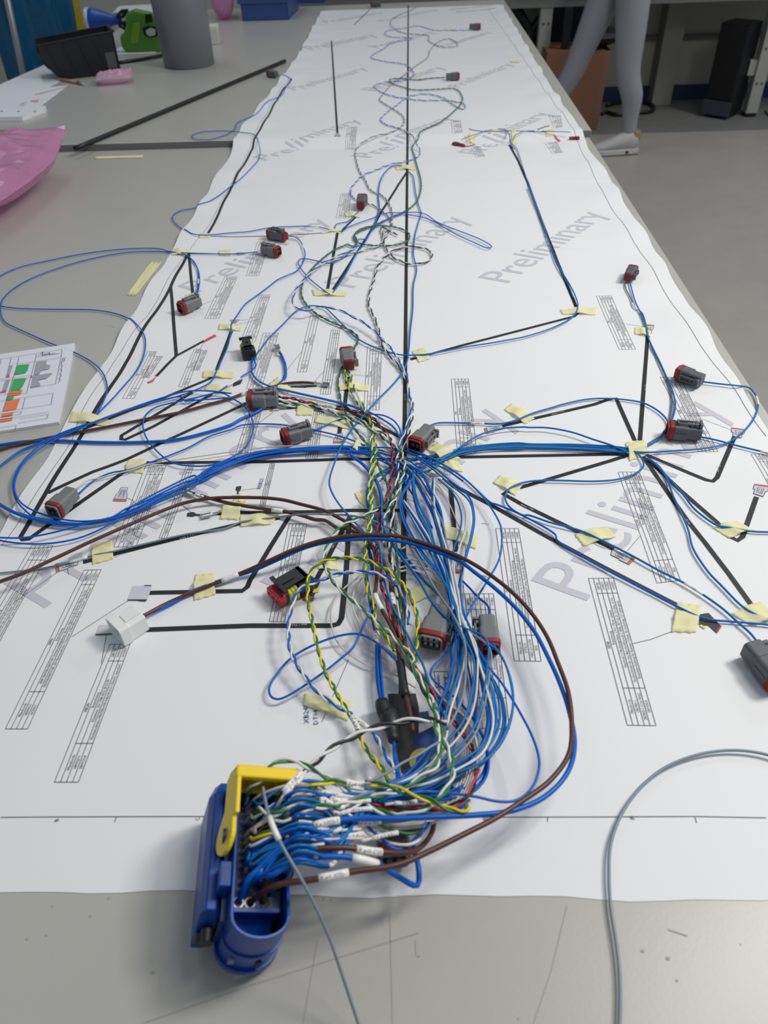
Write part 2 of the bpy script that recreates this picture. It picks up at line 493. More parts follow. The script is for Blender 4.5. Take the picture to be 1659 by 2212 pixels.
# ---- watermark words: baseline start, baseline end, top of the capital
CAPH = GL[(4, 'P')][0][:, 1].max()
def watermark(a, b, c):
    A, B, C_ = [np.array(G(*q, surf(*G(*q)[:2]))[:2]) for q in (a, b, c)]
    v, f, wd = text_mesh('Preliminary', 4)
    U = (B-A)/wd; W = (C_-A)/CAPH
    w2 = [A+U*q[0]+W*q[1] for q in v]
    w2, f = refine(w2, f, 0.013)
    w2 = np.array(w2); ok = (w2[:, 0] > XL+0.001) & (w2[:, 0] < XR-0.001) & (w2[:, 1] > Y_NEAR) & (w2[:, 1] < Y_FAR)
    f = [q for q in f if all(ok[i] for i in q)]
    mk('watermark_word', onpaper(w2, 0.00035), f, M_wm, sheet, False)
for a, b, c in [((1262, 1307), (1568, 880), (1140, 1262)), ((85, 1322), (672, 910), (-5, 1268)), ((662, 1313), (1112, 900), (552, 1264)),
                ((1095, 614), (1312, 463), (1028, 602)), ((759, 625), (1016, 474), (694, 613)), ((424, 635), (716, 478), (378, 620)),
                ((1028, 335), (1193, 247), (984, 330)), ((797, 342), (986, 256), (754, 338)), ((570, 348), (785, 262), (542, 340)),
                ((990, 190), (1112, 138), (962, 187)), ((808, 198), (965, 147), (775, 194)), ((635, 197), (798, 150), (612, 192)),
                ((960, 103), (1065, 70), (938, 101)), ((815, 104), (945, 70), (790, 102)), ((672, 106), (818, 78), (650, 104)),
                ((705, 49), (830, 28), (690, 47)), ((825, 47), (950, 22), (808, 46))]:
    watermark(a, b, c)

# ---- thick printed bundle lines
LINES = [
 ('O 882,12 880,300 877,640 875,840 873,1080 871,1270 868,1500', 5.2),
 ('O 630,170 605,205 567,270 514,374 450,504', 5.0),
 ('O 407,547 368,622 327,686 233,845 193,910 145,991 99,1066 45,1160 50,1166 62,1165 150,1103 265,1022 290,1004', 5.2),
 ('O 408,548 417,640', 4.6), ('O 369,620 381,769', 4.8), ('O 381,769 442,736', 4.6), ('O 381,769 338,813', 4.6),
 ('O 500,716 467,804 452,819 320,873 210,915 183,926', 5.0),
 ('O 416,848 298,920 263,941 262,949 271,950 331,922 458,852', 5.0),
 ('O 540,868 400,934 271,994 200,1020 104,1065', 5.0),
 ('O 316,1000 380,1000 568,998 695,994 738,992 873,993 995,988 1200,984 1359,981', 5.0),
 ('O 470,1110 525,1108 680,1106 754,1103 872,1103', 5.0),
 ('O 180,1215 250,1197 398,1160 517,1132 605,1119', 5.0),
 ('O 626,1115 540,1255 535,1268 523,1277 324,1281', 5.0),
 ('O 755,1117 748,1239 738,1336 731,1348 717,1352 540,1352 312,1361', 5.2),
 ('O 757,1115 684,1252', 5.0), ('O 751,815 745,878 757,890 864,944', 5.0), ('O 737,905 733,938', 5.0), ('O 618,882 690,879 745,879', 4.0),
 ('O 716,88 729,289', 5.0), ('O 879,372 823,459 809,486 784,527 717,630', 5.0), ('O 729,503 707,630', 5.0), ('O 452,510 615,509 693,504', 2.2),
 ('O 735,501 768,470', 4.5), ('O 410,548 527,549', 3.4),
 ('O 1101,298 1120,349 1142,400 1169,475 1203,563 1244,662 1248,676 1240,684 1000,746 887,777', 5.0),
 ('O 1021,281 1048,285 1101,283 1185,284', 4.0), ('O 1161,280 1180,273', 4.0), ('O 1027,297 1010,302', 4.0),
 ('O 1399,726 1395,780 1382,955', 5.0), ('O 1085,921 1151,905 1284,874 1315,863 1331,861 1371,952', 5.0),
 ('O 1396,983 1525,1037 1540,1040 1549,1032 1587,943', 5.0),
 ('O 1359,983 1318,996 1140,1049 1100,1060 1087,1067 1131,1092 1249,1149 1326,1187', 5.0),
 ('O 955,1036 1062,1092 1200,1170 1303,1225 1459,1306 1503,1332', 5.0), ('O 973,1046 985,1192', 5.0),
 ('O 1388,985 1484,1124 1572,1237 1622,1306 1640,1325 1659,1322', 5.0),
 ('O 1396,990 1468,1058 1547,1127 1578,1160 1593,1168 1604,1160 1634,1074', 5.0),
 ('O 800,20 765,54', 4.0), ('O 812,11 884,11', 3.0)]
for sx, wmm in LINES:
    k = Ink(); k.line([(a[0], a[1]) for a in px(sx)], wmm, 0.00055); k.build('printed_line', M_ink)
# ---- thin frame lines, ticks, leader lines
FR = [('O 2,1766 123,1765 400,1764 830,1766 1300,1765 1500,1764 1655,1767', 0.45), ('O 252,1765 248,1776', 0.45), ('O 1183,1766 1183,1776', 0.4), ('O 1501,1766 1505,1778', 0.45),
      ('O 626,165 600,205 560,268 512,372 475,440 442,500 388,568 344,642 317,684 245,784 201,848 171,902 157,949 130,991 99,1036 36,1136 3,1180', 0.5),
      ('O 1055,20 1125,118 1180,200 1245,300 1262,338 1305,420 1395,560 1470,680 1545,790 1610,880 1655,943', 0.55),
      ('O 1071,1398 1085,1142', 0.01)]
k = Ink()
for sx, wmm in FR[:-1]: k.line([(a[0], a[1]) for a in px(sx)], wmm, 0.0005)
for sx in ('y 370,285 90,480 ', 'y 820,468 460,700', 'y 683,682 650,870', 'x 690,1310 775,1210', 'x 1400,475 1200,400', 'b 725,930 850,900 970,855 1180,795', 'O 1125,905 1110,890',
           'v 730,265 838,130', 'v 920,355 1000,268', 'v 1200,298 1290,305', 'u 910,980 965,1008', 'u 1310,1035 1375,1090', 'N 790,1212 1010,1185', 'v 1060,745 960,725', 'N 985,415 1165,280',
           'D 500,770 650,825', 'r 1310,760 1280,815', 'r 935,990 960,1000', 'r 1290,530 1370,500', 'r 1520,630 1590,625', 't 885,755 990,772', 'z 770,1170 560,1659', 'X 245,365 290,420', 'X 1200,320 1165,370', 'e 290,100 355,30', 'O 500,705 560,690',
           'w 1130,900 1185,905', 'y 430,250 440,300'):
    k.line([(a[0], a[1]) for a in px(sx)], 0.4, 0.0005)
k.build('frame_line', M_line)
def ptext(s_, a, b, hmm, m, name='printed_text', dz=0.0008, res=1, k=None):
    """text from picture point a to picture point b, capital height in mm"""
    A = np.array(P(*a)[:2]); B = np.array(P(*b)[:2]); v, f, wd = text_mesh(s_, res)
    U = (B-A)/wd; d = (B-A)/np.linalg.norm(B-A); W = np.array([-d[1], d[0]])*hmm/1000.0/CAPH
    w2 = [A+U*q[0]+W*q[1] for q in v]
    if k is not None: k.add(onpaper(w2, dz), f); return
    return mk(name, onpaper(w2, dz), f, m, sheet, False)
for ch, a, b in (('B', (128, 1774), (128, 1768)), ('C', (432, 1773), (432, 1766)), ('E', (1053, 1773), (1053, 1766)), ('F', (1371, 1772), (1371, 1764))):
    ptext(ch, a, b, 3.0, M_line)
for s_, a, b in [('270 / T57', (389, 1167), (424, 1156)), ('460 / TS2', (664, 1348), (630, 1349)), ('350 / TS5', (571, 994), (596, 993)), ('150 / TS3', (979, 1142), (975, 1110)),
                 ('380 / TS38', (1154, 1102), (1126, 1090)), ('440 / TS1', (1491, 1134), (1484, 1122)), ('230 / TS6', (1551, 1022), (1557, 1006)), ('410 / TS36', (1545, 1130), (1520, 1110)),
                 ('380 / TS37', (1218, 1184), (1192, 1170)), ('360 / TS39', (1218, 888), (1190, 896)), ('140 / TS4', (720, 1186), (728, 1170)), ('201 / TS8', (877, 866), (877, 852)),
                 ('210 / T517', (365, 945), (390, 932)), ('90 / TS', (1396, 845), (1397, 832)), ('30 / T', (316, 873), (335, 866)), ('150 / TS9', (300, 920), (312, 912))]:
    ptext(s_, a, b, 2.2, M_wtxt, dz=0.0009)
# pen notes
for s_, a, b, h in (('XB24b', (668, 1563), (666, 1520), 6.5), ('DT04-4S', (688, 1566), (686, 1516), 6.0), ('XEB22', (563, 1058), (570, 1034), 6.5), ('S9-SC', (906, 1347), (916, 1372), 4.0)):
    ptext(s_, a, b, h*0.62, M_pen if h > 5 else M_line, 'pen_note')

k = Ink()
for a_, b_ in (((972, 21), (1012, 17)), ((1018, 17), (1066, 11)), ((985, 26), (1030, 23)), ((1034, 22), (1070, 18))): k.line([a_, b_], 6.0)
k.build('stamp_line', mat('print_purple', (120, 108, 150), 0.6))
# ---- parts lists
def plist(A, B, C_, D, items, title, sm=0.22, ss=0.83, fine=True, nrows=None):
    """A,B: start/end of the title edge (picture), C_,D: start/end of the last edge"""
    A, B, C_, D = [np.array(P(*q)[:2]) for q in (A, B, C_, D)]
    n = nrows or len(items)+2
    at = lambda s_, t_: (A*(1-s_)+B*s_)*(1-t_)+(C_*(1-s_)+D*s_)*t_
    k = Ink(); lw = 0.42
    for i in range(n+1): k.wline([at(0, i/n), at(1, i/n)], lw)
    for s_ in (0, 1): k.wline([at(s_, 0), at(s_, 1)], lw)
    for s_ in (sm, ss): k.wline([at(s_, 1/n), at(s_, 1)], lw)
    L = np.linalg.norm(at(1, .5)-at(0, .5)); RH = np.linalg.norm(at(.5, 1)-at(.5, 0))/n
    def cell(body, s0, s1, row, bold=1.0, left=False):
        if not body: return
        v, f, wd = text_mesh(body, 1)
        em = RH*0.76*bold; wl = wd*em*0.86; room = (s1-s0)*L*0.95
        sq = min(1.0, room/wl); wl *= sq
        st = s0+((s1-s0)-wl/L)/2
        pts = [at(st+q[0]*em*0.86*sq/L, (row+0.76-q[1]*em/RH)/n) for q in v]
        k.add(onpaper(pts, 0.0006), f)
    cell(title, 0, 1, 0, 1.1)
    cell('Matchcode', 0, sm, 1); cell('Bezeichnung', sm, ss, 1); cell('SAP Nr.', ss, 1, 1)
    for i, (mc, bz, sp) in enumerate(items):
        cell(mc, 0, sm, i+2); cell(bz, sm, ss, i+2); cell(sp, ss, 1, i+2)
    k.build('parts_list', M_line)
I2S = [('DT06-2S', 'TE Deutsch Gehäuse Female 2pol mit Standarddichtung', '1009646'), ('0462-201-16141', 'Deutsch Buchsenkontakt Female Size 16, 0.5-1.5mm² (16-20AWG), gedreht, Nickel', '1005408'), ('W2S', 'Deutsch Keilverriegelung DT Serie, Female für 2pol Buchse', '1008385')]
I6S = [('DT06-6S', 'TE Deutsch Gehäuse Female 6pol mit Standarddichtung', '1009651')] + [I2S[1]] + [('W6S', 'Deutsch Keilverriegelung DT Serie, Female für 6pol Buchse', '1008388')]
ISS = [('282080-1', 'Superseal 1.5 Buchsengehäuse 2 Pol, 1 Row, schwarz', '1004670'), ('282403-1 (Cut Strip)', 'Steckverbinder für den Automobilbereich S SEAL SKT 22 20 Cut Strip of 100', '1005465'), ('281934-4', 'Einzeladerdichtung für Kammer 5.5mm, für Isolierung 1.2-1.6mm (grün)', '1005350')]
ISS3 = [('282087-1', 'SEAL connector, 3 pole, 1 Row, schwarz', '1004671')]+ISS[1:]
IHV = [('1-1418883-1', 'Gehäuse 62 Pos. HEAVYSEAL', '1004791'), ('1241380-1', 'Buchsenkontakt MCP 1.5', '1004461'), ('1-968857-1', 'Buchsenkontakt MCP 2.8', '1003841'), ('963530-1', 'Einzeladerdichtung 1,4-1,9 (MCP)', '1003843'), ('1418882-1', 'Abdeckkappe 62 Pos. PA GF, 62 Pos. HEAVYSEAL', '1004826')]
IFA = [('180900-0', 'AMP FASTIN-FASTON Crimpkontaktgehäuse, Buchse, Nylon 6.6, B 6.35mm, Natur, 4-polig', '1009211'), ('60253-2', 'FASTIN-FASTON .250 Flachsteckhülse, Unisoliert, 6.35x0,81mm, Buchse, 1,3-3mm², 16AWG min', '1010251')]
IFB = [('180923-0', 'Klemmen .250 TAB HSG 2POS FF', '1010109'), ('280919-4', 'Flachsteckhülse FASTIN-ON 4,8x0,8 (0,5-1,5mm²), unisoliert', '1010303')]
ISP = [('160773-2', 'Flachsteckhülse, isoliert, rot', '1002412')]
plist((1355, 1567), (1271, 1250), (1417, 1568), (1325, 1249), ISS, 'XEAB', 0.22, 0.88)
plist((1111, 1428), (1071, 1142), (1169, 1429), (1120, 1142), I2S, 'XGFG', 0.17, 0.875)
plist((1019, 1574), (994, 1283), (1101, 1575), (1066, 1283), IHV, 'X1g', 0.2, 0.865)
plist((1419, 1260), (1335, 1020), (1470, 1254), (1381, 1020), I2S, 'XQMB', 0.17, 0.88)
plist((1509, 976), (1426, 815), (1551, 976), (1467, 815), I2S, 'XQEA', 0.17, 0.88)
plist((1338, 756), (1288, 640), (1373, 755), (1320, 639), I2S, 'XEM', 0.17, 0.88)
plist((988, 977), (975, 819), (1030, 977), (1012, 819), I2S, 'XGFa', 0.17, 0.88)
plist((1690, 1110), (1622, 981), (1740, 1108), (1664, 981), I2S, 'XQMC', 0.17, 0.85)
plist((12, 1575), (182, 1232), (60, 1575), (219, 1231), IFA, 'XM9b', 0.2, 0.89)
plist((118, 1690), (238, 1392), (170, 1690), (281, 1392), IFB, 'XB23b', 0.25, 0.86)
plist((-150, 1560), (69, 1179), (-95, 1560), (115, 1179), I2S, 'X27b', 0.18, 0.9)
plist((246, 1182), (315, 1006), (294, 1182), (359, 1006), I2S, 'XM2b', 0.2, 0.88)
plist((344, 1163), (404, 1004), (360, 1163), (420, 1004), ISP[:1], 'XEB7', 0.17, 0.88)
plist((505, 994), (539, 888), (537, 994), (565, 888), I6S, 'XB21', 0.2, 0.88)
plist((561, 1095), (584, 1002), (572, 1095), (594, 1002), ISP[:1], 'XEB8', 0.17, 0.88)
plist((582, 1343), (625, 1131), (623, 1344), (663, 1132), ISS3, 'XM7b', 0.24, 0.86)
plist((660, 990), (679, 886), (685, 990), (701, 880), I2S, 'XM3b', 0.2, 0.88)
plist((642, 804), (671, 682), (662, 804), (690, 680), ISP[:1], 'XEB1', 0.17, 0.9)
plist((692, 852), (716, 713), (714, 852), (734, 714), IFB, 'XEB2', 0.2, 0.87)
plist((786, 886), (794, 749), (819, 886), (825, 749), I6S, 'XM4b', 0.2, 0.87)
plist((533, 840), (569, 720), (564, 842), (602, 720), ISS, 'XM6b', 0.2, 0.87)
plist((519, 739), (561, 638), (551, 739), (584, 637), I2S, 'XM1b', 0.2, 0.87)
plist((265, 861), (319, 760), (290, 861), (338, 760), ISP[:1], 'XS5', 0.2, 0.9)
plist((310, 815), (334, 770), (322, 815), (352, 770), ISP[:1], '', 0.2, 0.8)
plist((386, 836), (420, 755), (405, 837), (435, 755), ISP[:1], 'XS6', 0.2, 0.9)
plist((419, 800), (436, 757), (430, 800), (448, 757), ISP[:1], '', 0.2, 0.8)
plist((442, 689), (486, 598), (473, 688), (513, 598), I2S, 'XM8b', 0.2, 0.87)
plist((532, 596), (557, 522), (559, 596), (584, 522), I2S, 'XA3b', 0.2, 0.87)
plist((726, 471), (737, 418), (752, 473), (759, 418), I2S, 'XA4b', 0.2, 0.87)
plist((745, 324), (752, 274), (767, 324), (772, 274), I2S, 'XA5b', 0.2, 0.87)
plist((1197, 277), (1186, 250), (1215, 275), (1211, 250), ISP[:1]*2, 'XS1', 0.2, 0.87)
plist((1194, 332), (1178, 294), (1215, 330), (1204, 293), ISP[:1]*2, 'XS2', 0.2, 0.87)
plist((978, 289), (974, 260), (999, 287), (994, 260), ISP[:1]*2, 'XS3', 0.2, 0.87)
plist((1028, 340), (1018, 301), (1048, 338), (1034, 301), ISP[:1]*2, 'XS4', 0.2, 0.87)
# boxed title
k = Ink()
for a_, b_ in (((938, 1451), (967, 1451)), ((967, 1451), (971, 1510)), ((971, 1510), (944, 1511)), ((944, 1511), (938, 1451))): k.line([a_, b_], 0.5)
ptext('Kabelbaum-', (953, 1512), (949, 1456), 3.2, M_ink, k=k, dz=0.0006); ptext('Eingang', (967, 1506), (964, 1462), 3.2, M_ink, k=k, dz=0.0006)
k.build('title_box', M_ink)

# ---- little printed plug pictures
M_pg = mat('print_grey', (205, 204, 216), 0.6); M_po = mat('print_orange', (196, 120, 92), 0.6); M_pd = mat('print_dark', (58, 57, 60), 0.6)
M_pp = mat('print_pink', (222, 84, 108), 0.6); M_py = mat('print_yellow', (222, 214, 96), 0.6)
def printed_plug(a, b, c, d, axis_end=True):
    """a,b = rear corners, c,d = mating end corners (picture)"""
    A, B, C_, D = [np.array(P(*q)[:2]) for q in (a, b, c, d)]
    at = lambda s_, t_: (A*(1-s_)+B*s_)*(1-t_)+(D*(1-s_)+C_*s_)*t_
    k = Ink()
    k.poly([at(0.12, 0), at(0.88, 0), at(0.88, 0.45), at(1, 0.45), at(1, 0.86), at(0, 0.86), at(0, 0.45), at(0.12, 0.45)], 0.0007)
    body = k.build('printed_plug', M_pg)
    k2 = Ink(); k2.poly([at(-0.05, 0.86), at(1.05, 0.86), at(1.0, 1), at(0.0, 1)], 0.0007); k2.build('printed_seal', M_po, body)
    k3 = Ink()
    for loop in ([(0.12, 0), (0.88, 0), (0.88, 0.45), (1, 0.45), (1, 0.86), (0, 0.86), (0, 0.45), (0.12, 0.45), (0.12, 0)], [(0.3, 0.2), (0.7, 0.2), (0.7, 0.7), (0.3, 0.7), (0.3, 0.2)], [(0.4, 0.3), (0.6, 0.3), (0.6, 0.55), (0.4, 0.55), (0.4, 0.3)]):
        k3.wline([at(*q) for q in loop], 0.45, 0.0010)
    k3.build('plug_outline', M_pd, body)
printed_plug((260, 1054), (279, 1054), (273, 1084), (244, 1083))
printed_plug((168, 1212), (170, 1222), (122, 1237), (119, 1219))
printed_plug((724, 938), (743, 937), (743, 957), (720, 958))
printed_plug((1084, 918), (1088, 929), (1050, 938), (1045, 926))
printed_plug((1324, 1186), (1318, 1201), (1360, 1221), (1372, 1208))
printed_plug((1604, 948), (1580, 942), (1580, 924), (1610, 928))
printed_plug((1652, 1075), (1624, 1066), (1630, 1046), (1662, 1050))
printed_plug((1396, 722), (1408, 722), (1413, 703), (1393, 701))
printed_plug((502, 699), (512, 698), (518, 691), (498, 692))
printed_plug((620, 872), (620, 886), (583, 889), (586, 878))
printed_plug((985, 1206), (997, 1206), (999, 1236), (984, 1235))
printed_plug((724, 288), (733, 288), (736, 295), (723, 295))
printed_plug((428, 652), (431, 660), (421, 669), (419, 660))
printed_plug((528, 546), (528, 551), (512, 551), (512, 546))
for pts, lns in ((((287, 1267), (329, 1266), (318, 1297), (276, 1297)), (((276, 1297), (318, 1297)), ((300, 1298), (316, 1299)), ((312, 1266), (327, 1266)))), (((215, 1351), (252, 1351), (250, 1371), (207, 1371)), (((207, 1372), (250, 1370)),))):
    k = Ink(); k.poly([P(*q) for q in pts], 0.0007); o = k.build('printed_housing', M_pg)     # pale plug pictures beside the white housing
    k = Ink()
    for a_, b_ in lns: k.line([a_, b_], 1.2, 0.0009)
    k.build('housing_outline', M_pd, o)
k = Ink()                                               # pink printed splice terminals
for pts in (((440, 738), (445, 733), (464, 723), (468, 727), (448, 737), (441, 741)), ((336, 815), (340, 812), (330, 826), (320, 829), (318, 826), (328, 822)),
            ((1180, 275), (1182, 272), (1187, 271), (1187, 273)), ((1197, 287), (1200, 286), (1213, 291), (1210, 293)), ((1002, 303), (1008, 299), (1012, 301), (1005, 304)), ((1012, 279), (1014, 278), (1022, 281), (1021, 282))):
    k = Ink(); k.poly([P(*q) for q in pts], 0.0008); k.build('printed_splice', M_pp)
k = Ink()                                               # dark printed terminals and the black plug picture
for pts in (((1512, 1328), (1530, 1325), (1556, 1352), (1546, 1367), (1530, 1352), (1510, 1350)), ((511, 1052), (522, 1051), (520, 1060), (516, 1063), (516, 1068), (512, 1068), (513, 1062), (509, 1058)),
            ((405, 1109), (418, 1107), (424, 1111), (434, 1112), (434, 1115), (423, 1115), (416, 1117), (404, 1116)), ((505, 828), (525, 820), (520, 830), (503, 836)),
            ((628, 835), (660, 834), (664, 833), (684, 833), (684, 836), (664, 837), (660, 838), (628, 837)), ((616, 806), (620, 800), (614, 820), (610, 818)),
            ((640, 1262), (665, 1240), (692, 1258), (678, 1290), (655, 1288)), ((838, 1500), (898, 1499), (905, 1530), (903, 1668), (868, 1670), (845, 1580))):
    k = Ink(); k.poly([P(*q) for q in pts], 0.0008); k.build('printed_terminal', M_pd)
k = Ink()
for pts in (((675, 1275), (691, 1271), (689, 1281), (676, 1282)), ((1513, 1350), (1525, 1356), (1522, 1360), (1511, 1354))): 
    k = Ink(); k.poly([P(*q) for q in pts], 0.0010); k.build('printed_detail', M_py)
k = Ink()
for c_, r1, r2 in (((915, 1645), 0.011, 0.006),):
    c0 = P(*c_)
    for i in range(24):
        a0 = 2*math.pi*i/24; a1 = 2*math.pi*(i+1)/24
        k.poly([c0[:2]+r1*np.array((math.cos(a0), math.sin(a0))), c0[:2]+r1*np.array((math.cos(a1), math.sin(a1))), c0[:2]+r2*np.array((math.cos(a1), math.sin(a1))), c0[:2]+r2*np.array((math.cos(a0), math.sin(a0)))], 0.0010)
k.build('printed_detail', M_py)
k = Ink()
for pts in (((905, 1540), (925, 1537), (928, 1560), (906, 1562)), ((895, 1590), (935, 1570), (960, 1700), (905, 1690)), ((870, 1665), (960, 1640), (985, 1720), (880, 1725))):
    k = Ink(); k.poly([P(*q) for q in pts], 0.0009); k.build('printed_housing', mat('print_blue', (58, 84, 150), 0.6))
k = Ink()
for pts in (((652, 1290), (680, 1292), (676, 1300), (655, 1298)), ((1546, 1366), (1556, 1352), (1559, 1354), (1549, 1369)), ((984, 1236), (999, 1236), (999, 1239), (984, 1239))): 
    k = Ink(); k.poly([P(*q) for q in pts], 0.0010); k.build('printed_seal', mat('print_red', (176, 62, 72), 0.6))
# ================================================================== connectors, terminals, tape
def project(p):
    d = RWC.T @ (np.asarray(p)-CAM)
    return IW/2+F_PX*d[0]/d[2], IH/2+F_PX*d[1]/d[2]
M_dtg = mat('plug_grey', (118, 120, 122), 0.45, var=0.05, scale=300, bump=0.03, bscale=900)
M_dtd = mat('plug_dark_grey', (90, 93, 98), 0.45, var=0.05, scale=300)
M_seal = mat('seal_red', (140, 38, 40), 0.5, var=0.08, scale=200)
M_wedge = mat('wedge_red', (112, 26, 34), 0.5, var=0.08, scale=200)
M_blk = mat('plastic_black', (26, 28, 32), 0.4, var=0.1, scale=100)
M_cav = mat('cavity_dark', (14, 15, 17), 0.6)
M_tin = mat('tinned_metal', (176, 176, 172), 0.3, metal=0.85, var=0.08, scale=400)
mm = 0.001
def heading(rear, front, h=0.008):
    a = P(*rear, h); b = P(*front, h); c = (a+b)/2
    d = b-a; return c, math.atan2(-d[0], d[1])        # local +y is the mating end
def dt_plug(rear, front, label, pins=2, dark=False, latch='top', rear_red=False, scale=1.0, sockets=False, tilt=0.0, lift=0.0):
    c, rz = heading(rear, front)
    g = surf(c[0], c[1])
    r = empty('wire_connector', (c[0], c[1], TZ+g+0.0004+lift), rz, label, 'connector', None)
    r.rotation_euler = (tilt, 0, rz)
    W, H, L = {2: (15, 15, 30), 4: (18, 18, 34), 6: (24, 20, 40), 3: (17, 16, 31)}[pins]
    W *= mm*scale; H *= mm*scale; L *= mm*scale
    m = M_dtd if dark else M_dtg
    cz = H/2+0.001
    y0, y1 = -L/2, L/2
    mb = MB()
    mb.loft([rrect(W*0.80, H*0.80, W*0.16, y0, cz=cz), rrect(W*0.84, H*0.84, W*0.18, y0+0.001, cz=cz), rrect(W*0.84, H*0.84, W*0.18, y0+L*0.38, cz=cz),
             rrect(W*0.98, H*0.96, W*0.2, y0+L*0.42, cz=cz), rrect(W, H, W*0.2, y1-L*0.20, cz=cz), rrect(W*0.93, H*0.93, W*0.19, y1-L*0.19, cz=cz)])
    body = mb.build('housing', m, r, smooth_=False, bevel=0.0004)
    for sx in (-1, 1):
        MB().box(sx*W*0.49-0.0006, sx*W*0.49+0.0006, y0+L*0.44, y1-L*0.24, cz-H*0.1, cz+H*0.1).build('side_rib', m, body)
    # lip and red seal
    sb = MB(); ya, yb = y1-L*0.20, y1-L*0.06
    n = 3
    rings = []
    for i in range(n):
        t0 = ya+(yb-ya)*i/n; t1 = ya+(yb-ya)*(i+1)/n
        rings += [rrect(W*0.99, H*0.99, W*0.2, t0+0.0002, cz=cz), rrect(W*1.05, H*1.05, W*0.22, (t0+t1)/2, cz=cz), rrect(W*0.99, H*0.99, W*0.2, t1-0.0002, cz=cz)]
    sb.loft(rings+[rrect(W*0.80, H*0.80, W*0.15, yb, cz=cz)], cap0=True, cap1=False)
    sb.build('seal', M_seal, r, smooth_=True)
    lp = MB(); lp.loft([rrect(W*0.86, H*0.86, W*0.17, yb-0.002, cz=cz), rrect(W*0.86, H*0.86, W*0.17, y1, cz=cz), rrect(W*0.74, H*0.74, W*0.13, y1, cz=cz), rrect(W*0.74, H*0.74, W*0.13, y1-L*0.16, cz=cz)], cap0=False, cap1=False)
    lp.build('front_collar', m if pins >= 4 else M_seal, r)
    cv = MB().loft([rrect(W*0.76, H*0.76, W*0.13, y1-L*0.17, cz=cz), rrect(W*0.74, H*0.74, W*0.13, y1-L*0.10, cz=cz)]).build('socket_face', M_cav, r)
    nc = {2: 2, 3: 3, 4: 2, 6: 3}[pins]; nr = 1 if pins < 4 else 2
    first = None
    for i in range(nc):
        for j in range(nr):
            x = (i-(nc-1)/2)*W*0.62/nc*1.05; z = cz+(j-(nr-1)/2)*H*0.36
            if first is None:
                t = MB(); ro, ri = 0.0017*scale, 0.0010*scale
                A = [2*math.pi*q/12 for q in range(12)]
                R = lambda rad, y: [(rad*math.cos(a_), y, rad*math.sin(a_)) for a_ in A]
                t.loft([R(ro, y1-L*0.10), R(ro, y1-L*0.055), R(ri, y1-L*0.055), R(ri, y1-L*0.09)], cap0=False)
                first = t.build('socket', M_tin if pins == 6 else M_dtd, r, smooth_=True); first.location = (x, 0, z)
            else: dup_child(first, r, (x, 0, z))
    if pins == 6:
        MB().box(-W*0.30, W*0.30, y1-L*0.10, y1-L*0.07, cz-H*0.07, cz+H*0.07).build('wedge', M_dtd, r)
    if latch:
        lb = MB(); a_ = W*0.22; t = 0.0016*scale
        zt = {'top': 1, 'right': 0, 'left': 0}[latch]
        lb.box(-a_, a_, y0+L*0.12, y0+L*0.16+0.002, H/2-0.0012, H/2+0.0026)      # bridge
        lb.box(-a_, -a_*0.5, y0+L*0.12, y1-L*0.27, H/2+0.0012, H/2+0.0028)
        lb.box(a_*0.5, a_, y0+L*0.12, y1-L*0.27, H/2+0.0012, H/2+0.0028)
        lb.box(-a_, a_, y1-L*0.31, y1-L*0.25, H/2-0.0014, H/2+0.0034)
        lb.box(-a_*1.25, a_*1.25, y0+L*0.02, y0+L*0.10, H/2-0.0010, H/2+0.0040)
        lb.box(-a_*0.5, a_*0.5, y0+L*0.3, y0+L*0.4, H/2-0.0014, H/2+0.0018)
        if latch == 'top': lb.xform(Matrix.Translation((0, 0, cz)))
        elif latch == 'right': lb.xform(Matrix.Translation((W/2-H/2, 0, cz)) @ Matrix.Rotation(math.radians(90), 4, 'Y'))
        else: lb.xform(Matrix.Translation((-W/2+H/2, 0, cz)) @ Matrix.Rotation(math.radians(-90), 4, 'Y'))
        lb.build('latch', m if not dark else M_dtd, r, bevel=0.0002)
    if rear_red:
        rb = MB().loft([rrect(W*0.70, H*0.70, W*0.12, y0-L*0.12, cz=cz), rrect(W*0.74, H*0.74, W*0.14, y0-L*0.10, cz=cz), rrect(W*0.78, H*0.78, W*0.16, y0+0.0004, cz=cz)]).build('rear_seal', M_wedge, r)
    return r
dt_plug((1355, 602), (1369, 580), 'small grey two-way plug upside down near the far table edge, beyond the far parts list', 2, True, 'right', True, 1.05)
dt_plug((1512, 822), (1466, 809), 'dark grey two-way plug on its side by the table edge, red seal toward the drawing', 2, True, 'left', False, 1.15)
dt_plug((1508, 938), (1444, 932), 'grey two-way plug with shiny raised latch beside the taped star of blue wires', 2, True, 'top', False, 1.25)
dt_plug((930, 930), (892, 972), 'grey two-way plug touching the thick centre line, open red mouth to the viewer', 2, False, 'left', False, 1.25)
dt_plug((664, 934), (617, 948), 'grey two-way plug with red mouth just behind the taped blue cable run', 2, False, 'top', False, 1.2)
dt_plug((598, 864), (537, 868), 'large grey six-way plug with black, red and green wires leaving its back', 6, False, 'top', False, 0.98)
dt_plug((152, 1074), (122, 1104), 'grey two-way plug with blue and white wires, inside the big blue wire loops', 4, False, None, False, 1.02)
dt_plug((422, 656), (398, 666), 'grey plug with red square mouth at the end of the short corner branch', 2, False, 'top', False, 1.2)
dt_plug((571, 541), (600, 546), 'small grey plug with red mouth, nearer one of the pair over the watermark', 2, False, 'top', False, 1.15)
dt_plug((613, 513), (582, 506), 'dark grey plug with red ends on the thin printed line, farther one of the pair', 2, True, 'top', True, 1.2)
dt_plug((755, 798), (747, 757), 'grey four-way plug with green, yellow and white wires at its red back end', 4, False, 'right', True, 1.02)
